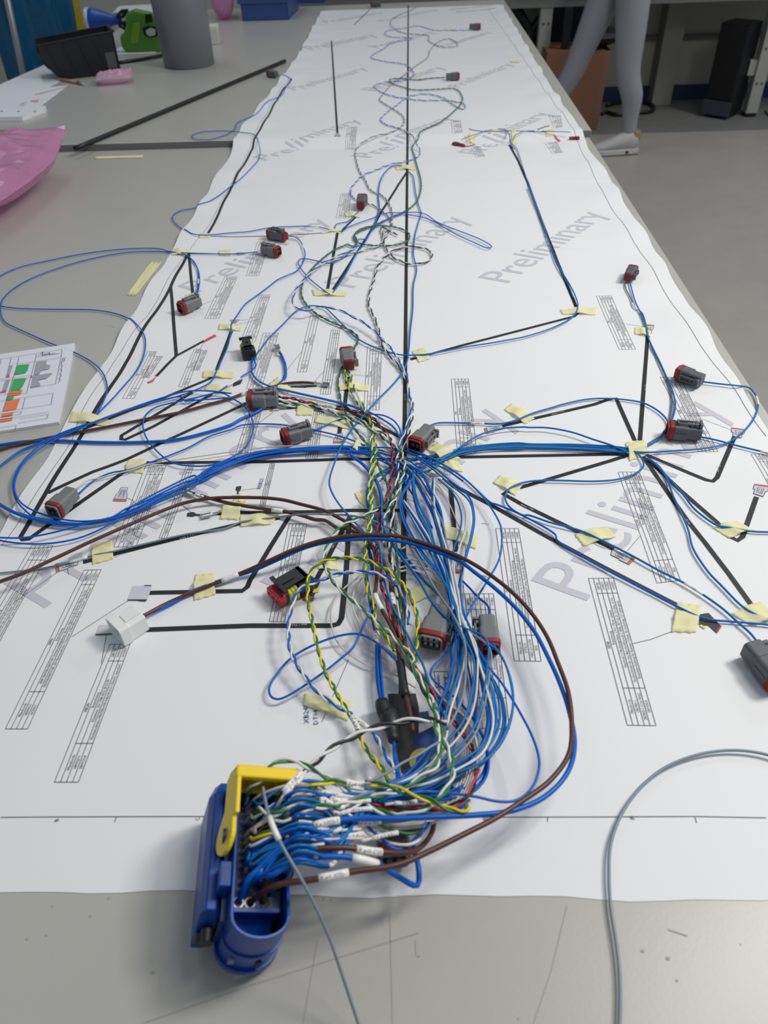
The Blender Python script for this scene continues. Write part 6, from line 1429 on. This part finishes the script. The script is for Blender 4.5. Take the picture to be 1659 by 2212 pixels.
for pts in ([(800, 370), (850, 350), (905, 285), (895, 370), (940, 330), (960, 350), (985, 320), (1010, 345), (1040, 300), (1050, 340), (1090, 320), (1130, 325), (1160, 310)], [(880, 360), (1230, 325)], [(1340, 410), (1310, 480), (1290, 560), (1320, 590), (1285, 640), (1300, 700), (1265, 740), (1290, 790), (1250, 840), (1270, 890), (1225, 945)], [(1380, 400), (1345, 495)], [(1340, 330), (1360, 325)]): scrawl(pts)
mk('pen_note', k.v, k.f, M_pen, li, False)
# ---- black open-front storage bin
c0, c1 = onT(134, 173), onT(262, 158)
ux = (c1-c0); Lb = np.linalg.norm(ux); rz = math.atan2(ux[1], ux[0])
bn = empty('storage_bin', (c0[0], c0[1], TF), rz, 'black open-front storage bin with ribbed side on the far table', 'bin')
sX = Lb/0.175; Wb = 0.13
side = [(-0.045*sX, 0.060), (0.0, 0.0), (0.175*sX, 0.0), (0.178*sX, 0.118), (-0.040*sX, 0.100)]
M_bin = mat('bin_black', (22, 25, 34), 0.4, var=0.1, scale=30)
for y0 in (0.0, Wb-0.003):
    MB().loft([[(x, y0, z) for x, z in side], [(x, y0+0.003, z) for x, z in side]]).build('side_wall', M_bin, bn, bevel=0.001)
MB().box(0.0, 0.175*sX, 0, Wb, 0.0, 0.003).build('bin_floor', M_bin, bn)
MB().box(0.172*sX, 0.176*sX, 0, Wb, 0, 0.116).build('back_wall', M_bin, bn)
MB().add([(-0.045*sX, 0, 0.060), (0, 0, 0), (0, Wb, 0), (-0.045*sX, Wb, 0.060), (-0.042*sX, 0, 0.062), (0.003, 0, 0.003), (0.003, Wb, 0.003), (-0.042*sX, Wb, 0.062)], [(0, 1, 2, 3), (4, 7, 6, 5), (0, 4, 5, 1), (1, 5, 6, 2), (2, 6, 7, 3), (3, 7, 4, 0)]).build('front_lip', M_bin, bn)
rm = MB()
for y0 in (-0.004, Wb-0.004): rm.add([(-0.043*sX, y0, 0.097), (0.182*sX, y0, 0.115), (0.182*sX, y0+0.008, 0.115), (-0.043*sX, y0+0.008, 0.097), (-0.043*sX, y0, 0.103), (0.182*sX, y0, 0.121), (0.182*sX, y0+0.008, 0.121), (-0.043*sX, y0+0.008, 0.103)], [(0, 3, 2, 1), (4, 5, 6, 7), (0, 1, 5, 4), (1, 2, 6, 5), (2, 3, 7, 6), (3, 0, 4, 7)])
rm.box(0.174*sX, 0.182*sX, -0.004, Wb+0.004, 0.115, 0.121); rm.build('rim', M_bin, bn, bevel=0.001)
rib = None
for i in range(4):
    x = (-0.012+0.045*i)*sX
    if rib is None:
        rib = MB().add([(-0.002, -0.003, 0.0), (0.003, -0.003, 0.0), (-0.022, -0.003, 0.100), (-0.027, -0.003, 0.100), (-0.002, 0.001, 0.0), (0.003, 0.001, 0.0), (-0.022, 0.001, 0.100), (-0.027, 0.001, 0.100)], [(0, 1, 2, 3), (4, 7, 6, 5), (0, 4, 5, 1), (1, 5, 6, 2), (2, 6, 7, 3), (3, 7, 4, 0)]).build('rib', M_bin, bn); rib.location = (x+0.02, 0, 0)
    else: dup_child(rib, bn, (x+0.02, 0, 0))
MB().box(0.140*sX, 0.168*sX, -0.0035, 0.0, 0.018, 0.062).build('label_holder', mat('bin_label', (78, 80, 86), 0.5), bn, bevel=0.001)
# ---- tall grey round bin
g0 = onT(407, 143); M_gb = mat('bin_grey', (112, 114, 122), 0.42, var=0.04, scale=20, bump=0.03, bscale=500)
gb = empty('round_bin', (g0[0], g0[1]+0.02, TF), 0, 'tall grey round plastic bin standing on the far table', 'bin')
n = 40; R = lambda r, z: [(r*math.cos(2*math.pi*i/n), r*math.sin(2*math.pi*i/n), z) for i in range(n)]
MB().loft([R(0.080, 0), R(0.084, 0.004), R(0.092, 0.40), R(0.088, 0.40), R(0.079, 0.006)]).build('shell', M_gb, gb, smooth_=True)
MB().loft([R(0.0905, 0.388), R(0.096, 0.390), R(0.096, 0.404), R(0.088, 0.404), R(0.088, 0.388)], False, False).build('rim', M_gb, gb)
# ---- green tool with blue horn
YT = float(onT(300, 111)[1])
gt = empty('hand_tool', tuple(GY(305, 111, YT)*np.array((1, 1, 0))+np.array((0, 0.025, TF))), 0, 'bright green hand tool with a blue horn, black clamp plates and a finger hole', 'tool')
o_t = np.array(gt.location)
def lt(pts, y): return [tuple(np.array(GY(x, yy, YT))-o_t+np.array((0, y, 0))) for x, yy in pts]
M_grn = mat('tool_green', (92, 150, 54), 0.45, var=0.05, scale=40); M_grn2 = mat('tool_lime', (132, 172, 50), 0.45)
def plate(pts, y0, y1, name, m_, bev=0.003):
    return MB().loft([lt(pts, y0), lt(pts, y1)]).build(name, m_, gt, bevel=bev)
plate([(262, 78), (272, 68), (276, 52), (274, 32), (280, 25), (291, 21), (318, 27), (345, 34), (352, 60), (352, 112), (278, 112), (267, 104)], -0.025, 0.025, 'body', M_grn, 0.008)
plate([(292, 50), (305, 46), (308, 56), (304, 90), (290, 94), (287, 88)], -0.0275, -0.024, 'grip_panel', M_grn2, 0.001)
plate([(312, 60), (322, 54), (340, 56), (346, 76), (330, 80), (316, 76)], -0.028, -0.0245, 'finger_hole_rim', M_blk, 0.001)
plate([(320, 64), (330, 58), (340, 62), (340, 74), (328, 77), (321, 72)], -0.0290, -0.0275, 'finger_hole', mat('hole_white', (205, 205, 203), 0.7), 0.0)
plate([(318, 30), (332, 28), (334, 46), (318, 50)], -0.027, -0.0245, 'trigger', M_blk, 0.001)
for (pp, yy) in (([(252, 34), (262, 22), (276, 21), (277, 30), (268, 40), (255, 41)], 0), ([(257, 52), (268, 46), (277, 50), (277, 66), (270, 66), (258, 58)], 0)):
    q = plate(pp, -0.010, 0.010, 'clamp_plate', M_blk, 0.001)
    cx0 = np.mean(np.array(lt(pp, -0.011)), 0); MB().cyl(cx0, cx0+np.array((0, -0.002, 0)), 0.004, 10).build('bolt', M_tin, q)
ax0, ax1 = np.array(lt([(262, 45)], 0)[0]), np.array(lt([(196, 45)], 0)[0]); dd = (ax1-ax0); Lh = np.linalg.norm(dd); dd /= Lh
u1 = np.array((0, 1.0, 0)); u2 = np.cross(dd, u1)
RC = lambda t, r: [tuple(ax0+dd*Lh*t+r*(math.cos(a_)*u1+math.sin(a_)*u2)) for a_ in [2*math.pi*i/24 for i in range(24)]]
MB().loft([RC(0, .010), RC(.25, .016), RC(.6, .031), RC(.85, .037), RC(1, .038), RC(1, .034), RC(.6, .026)]).build('horn', mat('horn_blue', (20, 84, 178), 0.4), gt, smooth_=True)
MB().loft([RC(.98, .039), RC(1.10, .041), RC(1.12, .037), RC(1.0, .030)]).build('horn_ring', mat('ring_clear', (200, 210, 224), 0.2, metal=0.2), gt, smooth_=True)
# ---- white tray of papers behind the tool, small white box, blue bins, black strap
q0, q1 = onT(235, 45), onT(345, 30)
tr = empty('paper_tray', ((q0[0]+q1[0])/2, max(q0[1], q1[1])+0.10, TF), 0, 'white paper stack behind the green tool', 'paper')
for i in range(4): MB().box(-0.13, 0.14, -0.10, 0.10, 0.004*i, 0.004*i+0.0036).build('sheet_bundle', M_sheet, tr).rotation_euler = (0, 0, 0.05*i)
q = onT(300, 112)
MB_ = MB().box(-0.12, 0.05, -0.03, 0.12, 0.0, 0.0012).build('paper_sheet', M_sheet, None); MB_.location = (q[0]+0.02, q[1]-0.02, TF+0.0004); tag(MB_, 'white sheet spread under the green tool', 'paper')
gt.location.z += 0.002
q = onT(463, 97)
wb = empty('white_box', (q[0], q[1]+0.03, TF), 0.1, 'narrow white plastic box just behind the grey bin', 'box')
MB().box(-0.016, 0.016, -0.03, 0.03, 0, 0.052).build('body', mat('box_white', (205, 202, 194), 0.5), wb, bevel=0.002)
MB().box(-0.017, 0.017, -0.031, 0.031, 0.046, 0.060).build('lid', mat('box_white2', (216, 214, 208), 0.5), wb, bevel=0.002)
M_bb = mat('bin_blue', (52, 78, 138), 0.42, var=0.05, scale=20)
def blue_bin(pl, pr, depth, h, label):
    a_, b_ = onT(*pl), onT(*pr); d = b_-a_; W = np.linalg.norm(d); rz_ = math.atan2(d[1], d[0])
    r_ = empty('storage_bin', (a_[0], a_[1], TF), rz_, label, 'bin')
    t = 0.004
    MB().box(0, W, 0, t, 0, h*0.5).build('front_wall', M_bb, r_, bevel=0.001)
    MB().box(-0.010, W+0.010, -0.010, 0.0, h*0.5, h*0.94).build('front_flap', M_bb, r_, bevel=0.0015)
    MB().box(0, t, 0, depth, 0, h).build('side_wall', M_bb, r_, bevel=0.001); MB().box(W-t, W, 0, depth, 0, h).build('side_wall', M_bb, r_, bevel=0.001)
    MB().box(0, W, depth-t, depth, 0, h).build('back_wall', M_bb, r_, bevel=0.001); MB().box(0, W, 0, depth, 0, t).build('bin_floor', M_bb, r_)
    MB().box(-0.014, 0.004, -0.012, depth+0.006, h*0.94, h).build('rim', M_bb, r_, bevel=0.001); MB().box(W-0.004, W+0.014, -0.012, depth+0.006, h*0.94, h).build('rim', M_bb, r_, bevel=0.001)
    MB().box(-0.014, W+0.014, -0.014, -0.002, h*0.94, h).build('rim', M_bb, r_, bevel=0.001)
blue_bin((524, 46), (624, 43), 0.30, 0.125, 'blue storage bin near the far end of the table')
blue_bin((640, 8), (700, 6), 0.18, 0.10, 'second blue storage bin, farther back and partly out of the picture')
v, f = tube(catmull([onT(256, 140)+np.array((0, 0, .006)), onT(295, 134)+np.array((0, 0, .006)), onT(322, 131)+np.array((0, 0, .008)), onT(350, 124)+np.array((0, 0, .006))], 0.02), 0.0055, 8)
tag(mk('black_strap', v, f, M_blk, None, True), 'black strap lying between the black bin and the round bin', 'strap')

# ---- waste bag stands beyond the table end
M_chrome = mat('pole_silver', (150, 152, 156), 0.35, metal=0.5)
def stand(pole_px, YS, m_, pxl, pxr, label, top=1.15, bottom=0.25):
    p0 = GY(*pole_px[0], YS); p1 = GY(*pole_px[1], YS)
    r_ = empty('waste_bag_stand', (p1[0], YS, 0), 0, label, 'stand')
    d = p1-p0; foot = p0+d*((0-p0[2])/d[2]); topp = p0+d*((top+0.2-p0[2])/d[2])
    rel = lambda q: np.array(q)-np.array((p1[0], YS, 0))
    v, f = tube(np.array([rel(foot)+np.array((0, 0, 0.01)), rel(topp)]), 0.011, 10); mk('pole', v, f, M_chrome, r_, True, local=True)
    MB().cyl(rel(foot)*np.array((1, 1, 0)), rel(foot)*np.array((1, 1, 0))+np.array((0, 0, 0.02)), 0.03, 12).build('foot', M_blk, r_)
    xl, xr = GY(*pxl, YS)[0], GY(*pxr, YS)[0]; cx = (xl+xr)/2-p1[0]; ra = abs(xr-xl)/2
    V = []; Fc = []; n = 40; m2 = 22
    for j in range(m2+1):
        t = j/m2; z = top-(top-bottom)*t
        rr = ra*(1.0-0.25*max(0, t-0.55)/0.45) if t < 0.97 else ra*0.3
        for i in range(n):
            a_ = 2*math.pi*i/n
            k_ = 1+0.10*math.sin(a_*7+3*t)+0.16*mnoise.noise(Vector((math.cos(a_)*2.5, math.sin(a_)*2.5, z*3+YS)))
            V.append((cx+rr*k_*math.cos(a_), 0.25+ra*0.8*k_*math.sin(a_)*(rr/ra), z))
    for j in range(m2):
        for i in range(n): Fc.append((j*n+i, j*n+(i+1) % n, (j+1)*n+(i+1) % n, (j+1)*n+i))
    Fc.append(tuple(range(m2*n, m2*n+n)))
    mk('bag', V, Fc, m_, r_, False, local=True)
    v, f = tube(np.array([(cx+ra*1.08*math.cos(a_), 0.25+ra*0.9*math.sin(a_), top) for a_ in np.linspace(0, 2*math.pi, 33)]), 0.009, 8); mk('hoop', v, f, M_chrome, r_, True, local=True)
stand(((16, 0), (48, 150)), 3.05, film('blue_film', (30, 108, 150), 0.85), (-75, 60), (92, 60), 'stand holding a crumpled blue waste bag beyond the table end')
stand(((66, 0), (92, 110)), 3.75, film('yellow_film', (196, 180, 40), 0.9), (72, 40), (126, 40), 'stand holding a yellow waste bag behind the blue one')
bx = GY(52, 158, 2.85)
st = empty('stool', (bx[0]-0.05, 2.9, 0), 0, 'stool with blue seat beside the table end', 'stool')
MB().cyl((0, 0, 0.66), (0, 0, 0.70), 0.15, 24).build('seat', mat('seat_blue', (52, 74, 160), 0.5), st, bevel=0.006)
MB().cyl((0, 0, 0.03), (0, 0, 0.66), 0.022, 12).build('post', M_chrome, st); MB().cyl((0, 0, 0.0), (0, 0, 0.03), 0.18, 24).build('base', M_blk, st)
tg = GY(140, 30, 5.7)
structure('trim_3', MB().box(tg[0]-0.13, tg[0]+0.10, 5.55, WY, 0, 2.6), mat('pillar_dark', (74, 72, 78), 0.8))

# ---- behind the table, beyond the aisle
M_bench = mat('bench_grey', (146, 147, 144), 0.6); M_post = mat('post_white', (172, 172, 166), 0.5)
lx = GY(1176, 60, 5.15)[0]; rx = GF(1634, 262)
bench = empty('back_bench', (lx, 5.15, 0), 0, 'grey work bench along the back wall with light perforated legs', 'table')
B0, B1 = -1.2-lx+0.0, 3.2
MB().box(-1.6, B1, -0.14, 0.42, 0.715, 0.745).build('bench_top', M_bench, bench, bevel=0.002)
MB().box(-1.6, B1, -0.05, -0.01, 0.60, 0.712).build('apron', M_bench, bench)
for x in (0.0, rx[0]-lx):
    l = MB().box(x-0.034, x+0.034, -0.04, 0.03, 0.02, 0.60).build('leg', M_post, bench)
    for zz in (0.18, 0.36, 0.52):
        for sx in (-0.014, 0.014): MB().cyl((x+sx, -0.0405, zz), (x+sx, -0.043, zz), 0.006, 8).build('slot', M_blk, l)
    MB().cyl((x, 0.0, 0), (x, 0.0, 0.02), 0.045, 14).build('foot_pad', M_blk, l)
MB().box(rx[0]-lx-0.075, rx[0]-lx-0.034, -0.02, 0.02, 0.22, 0.30).build('leg_bracket', M_post, bench)
cbx = [GF(1188, 283), GF(1291, 283)]
cb = empty('cardboard_box', (cbx[0][0]-0.06, cbx[0][1], 0), 0.0, 'brown cardboard box on the floor behind the table corner', 'box')
Wc = cbx[1][0]-cbx[0][0]+0.06
M_card = mat('cardboard', (142, 100, 78), 0.8, var=0.06, scale=8)
MB().add([(0, 0, 0), (Wc, 0, 0), (Wc, 0.3, 0), (0, 0.3, 0), (0, 0, 0.41), (Wc+0.02, 0, 0.41), (Wc+0.02, 0.3, 0.41), (0, 0.3, 0.41)], [(0, 3, 2, 1), (0, 1, 5, 4), (1, 2, 6, 5), (2, 3, 7, 6), (3, 0, 4, 7)]).build('carton', M_card, cb)
MB().box(0, Wc, 0.002, 0.298, 0.40, 0.402).build('inner_flap', M_card, cb)
q = GY(1300, 118, cbx[0][1]+0.1)
pillow('black_bag', (q[0]-0.02, cbx[0][1]+0.15, 0.411), 0.10, 0.12, 0.10, 0.2, mat('bag_black', (24, 25, 30), 0.6), 'crumpled black bag on the cardboard box', 'bag', (0, 0), 2.2, 14)
# dark cabinet and column under the bench
q = [GY(1187, 140, 5.45)[0], GY(1246, 140, 5.45)[0]]
dc = empty('dark_cabinet', ((q[0]+q[1])/2, 5.5, 0), 0, 'dark navy cabinet under the back bench, behind the walking person', 'cabinet')
MB().box(-0.13, 0.12, -0.06, 0.3, 0.0, 0.585).build('body', mat('navy_panel', (34, 40, 58), 0.6), dc, bevel=0.003); MB().box(-0.12, 0.11, -0.066, -0.06, 0.03, 0.57).build('door', mat('navy_door', (30, 35, 52), 0.5), dc, bevel=0.003)
q = GY(1150, 60, 5.2)[0]
ped = empty('black_pedestal', (q, 5.25, 0), 0, 'black forked table pedestal under the back bench', 'stand')
MB().cyl((0, 0, 0.02), (0, 0, 0.48), 0.04, 14).build('column', M_blk, ped); MB().cyl((0, 0, 0), (0, 0, 0.02), 0.15, 20).build('base', M_blk, ped)
for sx in (-1, 1): MB().cyl((0, 0, 0.46), (sx*0.10, 0, 0.59), 0.028, 10).build('fork_arm', M_blk, ped)
q = GY(1228, 60, 5.0)[0]
bp = MB().box(-0.022, 0.022, -0.02, 0.02, 0, 0.60).build('black_post', M_blk, None); bp.location = (q, 5.05, 0); tag(bp, 'thin black upright post just behind the cardboard box', 'post')
# computer tower
q = GF(1572, 259)
pc = empty('computer_tower', (q[0], q[1], 0), math.radians(48), 'black computer tower on the floor by the white bench leg', 'computer')
MB().box(0, 0.175, 0, 0.17, 0.02, 0.49).build('case', mat('case_black', (20, 21, 26), 0.45), pc, bevel=0.004)
MB().box(-0.012, 0.0, 0.005, 0.165, 0.10, 0.48).build('front_panel', mat('case_front', (12, 12, 14), 0.5), pc, bevel=0.002)
MB().box(-0.014, 0.0, 0.0, 0.17, 0.015, 0.095).build('front_foot', mat('case_foot', (64, 68, 78), 0.5), pc, bevel=0.002)
for x in (0.03, 0.13): MB().box(x, x+0.02, 0.02, 0.15, 0, 0.02).build('foot', M_blk, pc)
v, f = tube(catmull([GF(x, y)+np.array((0, 0, .012)) for x, y in ((1310, 232), (1345, 224), (1395, 226), (1412, 236), (1405, 245), (1370, 248), (1330, 252), (1310, 246), (1300, 250))], 0.03), 0.011, 8)
tag(mk('floor_cable', v, f, M_blk, None, True), 'black cable looped on the floor behind the standing leg', 'cable')
q = [GF(1652, 242)+np.array((0, 0, .006)), GF(1668, 255)+np.array((0, 0, .006)), GF(1690, 262)+np.array((0, 0, .006))]
tag(mk('floor_cable', *tube(catmull(q, 0.02), 0.006, 6), WC['green'], None, True), 'green cable on the floor beside the white bench leg', 'cable')

# ---- the person walking past
YN, YFp = 4.44, 4.60
kS, aS = GY(1354, 168, YN), GY(1362, 272, YN); heel = GF(1384, 349)
kF, aF = GY(1262, 100, YFp), GY(1168, 268, YFp)
hx = GY(1350, 10, YN)[0]+0.02
J = {}
def jn(name, p_, r0): J[name] = (len(J), tuple(p_), r0)
pel = np.array((hx, (YN+YFp)/2, 0.93))
jn('pelvis', pel, 0.125); jn('waist', pel+np.array((-0.01, 0, 0.14)), 0.115); jn('chest', pel+np.array((-0.03, 0, 0.36)), 0.135); jn('neck0', pel+np.array((-0.03, 0, 0.50)), 0.06); jn('neck', pel+np.array((-0.045, 0, 0.57)), 0.05)
jn('head0', pel+np.array((-0.055, 0, 0.64)), 0.080); jn('head1', pel+np.array((-0.06, 0, 0.73)), 0.090); jn('head2', pel+np.array((-0.05, 0, 0.79)), 0.062)
jn('hipS', (hx, YN+0.01, 0.86), 0.098); jn('thighS', ((hx+kS[0])/2, YN, 0.64), 0.086); jn('kneeS', kS, 0.064); jn('calfS', kS*0.66+aS*0.34+np.array((0.025, 0, 0)), 0.062); jn('ankS', aS*0.86+kS*0.14, 0.042); jn('ankS2', np.array((aS[0], aS[1], 0.085)), 0.040)
jn('hipF', (hx-0.03, YFp, 0.86), 0.098); jn('thighF', (np.array((hx-0.03, YFp, 0.86))*0.5+kF*0.5), 0.086); jn('kneeF', kF, 0.066); jn('calfF', kF*0.66+aF*0.34+np.array((0.02, 0, 0)), 0.060); jn('ankF', aF, 0.040); jn('ankF2', np.array((aF[0]-0.05, aF[1], 0.09)), 0.038)
for s, yy, sw in (('S', YN-0.13, 0.16), ('F', YFp+0.13, -0.18)):
    sh = pel+np.array((-0.03, 0, 0.44)); sh[1] = yy+(0.05 if s == 'S' else -0.05)
    el = np.array((hx+sw*0.5, yy, 1.12)); wr = np.array((hx+sw*0.5-0.16, yy, 0.93))
    jn('sh'+s, sh, 0.062); jn('up'+s, (sh+el)/2, 0.050); jn('el'+s, el, 0.042); jn('fo'+s, (el+wr)/2, 0.038); jn('wr'+s, wr, 0.027); jn('pa'+s, wr+np.array((-0.055, 0, -0.035)), 0.030)
    for q in range(5):
        o_ = np.array((-0.085-0.03*(q not in (0, 4))-0.008*(q == 2), (q-2)*0.015, -0.055-0.02)) if q < 4 else np.array((-0.055, 0.045 if s == 'F' else -0.045, -0.055))
        jn(f'f{q}'+s, wr+o_*0.8, 0.009); jn(f'g{q}'+s, wr+o_*1.25+np.array((0.012, 0, -0.018)), 0.007)
ED = [('pelvis', 'waist'), ('waist', 'chest'), ('chest', 'neck0'), ('neck0', 'neck'), ('neck', 'head0'), ('head0', 'head1'), ('head1', 'head2'), ('pelvis', 'hipS'), ('hipS', 'thighS'), ('thighS', 'kneeS'), ('kneeS', 'calfS'), ('calfS', 'ankS'), ('ankS', 'ankS2'),
      ('pelvis', 'hipF'), ('hipF', 'thighF'), ('thighF', 'kneeF'), ('kneeF', 'calfF'), ('calfF', 'ankF'), ('ankF', 'ankF2')]
for s in 'SF':
    ED += [('chest', 'sh'+s), ('sh'+s, 'up'+s), ('up'+s, 'el'+s), ('el'+s, 'fo'+s), ('fo'+s, 'wr'+s), ('wr'+s, 'pa'+s)]+[('pa'+s, f'f{q}'+s) for q in range(5)]+[(f'f{q}'+s, f'g{q}'+s) for q in range(5)]
me = bpy.data.meshes.new('person'); org = Vector((pel[0], pel[1], 0))
me.from_pydata([tuple(Vector(v_[1])-org) for v_ in J.values()], [(J[a_][0], J[b_][0]) for a_, b_ in ED], [])
po = bpy.data.objects.new('person', me); COL.objects.link(po); po.location = org
sk = po.modifiers.new('skin', 'SKIN'); sk.use_smooth_shade = True
for i, v_ in enumerate(J.values()):
    me.skin_vertices[0].data[i].radius = (v_[2], v_[2]); me.skin_vertices[0].data[i].use_root = (i == 0)
po.modifiers.new('sub', 'SUBSURF').levels = 2; po.modifiers['sub'].render_levels = 2
dg = bpy.context.evaluated_depsgraph_get(); dg.update()
nm_ = bpy.data.meshes.new_from_object(po.evaluated_get(dg)); po.modifiers.clear(); po.data = nm_; nm_.name = 'person'
M_leg = mat('leggings_grey', (158, 158, 166), 0.85, var=0.10, scale=420, bump=0.25, bscale=500); M_shirt = mat('shirt_grey', (176, 176, 180), 0.85, var=0.06, scale=200); M_skin = mat('skin', (214, 172, 150), 0.55)
nm_.materials.clear()
for q in (M_leg, M_shirt, M_skin): nm_.materials.append(q)
for p_ in nm_.polygons:
    z = p_.center.z; dy = abs(p_.center.y)
    p_.material_index = 2 if (z > 1.46 or (z < 1.0 and z > 0.8 and dy > 0.17 and p_.center.x < -0.02 and False)) else (1 if z > 0.80 else 0)
    p_.use_smooth = True
tag(po, 'person in light grey ribbed leggings and white trainers walking along the aisle', 'person')
hd = Vector(J['head1'][1])-org
def sph(c, r, m_, name, sc=(1, 1, 1)):
    bm = bmesh.new(); bmesh.ops.create_uvsphere(bm, u_segments=20, v_segments=12, radius=r); mm_ = bpy.data.meshes.new(name); bm.to_mesh(mm_); bm.free(); mm_.materials.append(m_)
    for q in mm_.polygons: q.use_smooth = True
    o_ = bpy.data.objects.new(name, mm_); COL.objects.link(o_); o_.parent = po; o_.location = c; o_.scale = sc; return o_
sph(hd+Vector((0.03, 0, 0.02)), 0.105, mat('hair_brown', (88, 62, 46), 0.7), 'hair', (0.95, 0.92, 1.02))
for s in (-1, 1):
    sph(hd+Vector((-0.082, s*0.032, 0.0)), 0.012, mat('eye_dark', (40, 34, 32), 0.3), 'eye'); sph(hd+Vector((0.0, s*0.088, -0.01)), 0.022, M_skin, 'ear', (0.8, 0.4, 1.2))
sph(hd+Vector((-0.098, 0, -0.025)), 0.016, M_skin, 'nose', (1, 0.7, 1.3)); sph(hd+Vector((-0.085, 0, -0.062)), 0.018, mat('lips', (178, 104, 98), 0.5), 'mouth', (0.5, 1.2, 0.35))
M_shoe = mat('shoe_white', (196, 194, 194), 0.6, var=0.05, scale=60); M_sole = mat('sole_white', (206, 204, 204), 0.5)
def shoe(x, y, rz_):
    L = 0.255
    r_ = empty('trainer', (0, 0, 0)); r_.parent = po; r_.location = (x-org[0], y-org[1], 0); r_.rotation_euler = (0, 0, rz_)
    def ring(t, w_, z0, z1): return [(-t*L, w_*math.cos(a_)*0.5, z0+(z1-z0)*(0.5+0.5*math.sin(a_))) for a_ in [2*math.pi*i/16 for i in range(16)]]
    MB().loft([ring(-0.02, 0.05, 0.03, 0.10), ring(0.02, 0.072, 0.022, 0.115), ring(0.15, 0.078, 0.022, 0.125), ring(0.30, 0.080, 0.022, 0.115), ring(0.50, 0.088, 0.022, 0.090), ring(0.72, 0.092, 0.020, 0.066), ring(0.90, 0.075, 0.020, 0.052), ring(0.985, 0.036, 0.022, 0.040)]).build('upper', M_shoe, r_, smooth_=True)
    o_ = [(0.012, 0.030), (0.004, 0.0), (0.012, -0.030), (-0.06, -0.040), (-0.13, -0.043), (-0.19, -0.047), (-0.235, -0.036), (-0.256, -0.010), (-0.256, 0.010), (-0.235, 0.036), (-0.19, 0.047), (-0.13, 0.043), (-0.06, 0.040)]
    MB().prism([(a_, b_) for a_, b_ in o_], 0.004, 0.032).build('sole', M_sole, r_, bevel=0.004); MB().prism([(a_*0.98, b_*0.98) for a_, b_ in o_], 0.0, 0.006).build('outsole', mat('outsole_dark', (70, 66, 66), 0.7), r_)
    MB().box(-0.028, 0.009, -0.033, 0.033, 0.076, 0.118).build('heel_tab', mat('heel_tan', (176, 140, 104), 0.6), r_, bevel=0.006)
    MB().cyl((-0.055, -0.0415, 0.018), (-0.055, -0.0440, 0.018), 0.008, 10).build('air_window', M_blk, r_)
shoe(heel[0], YN-0.005, 0.06); shoe(aF[0]-0.03, aF[1], 0.0)
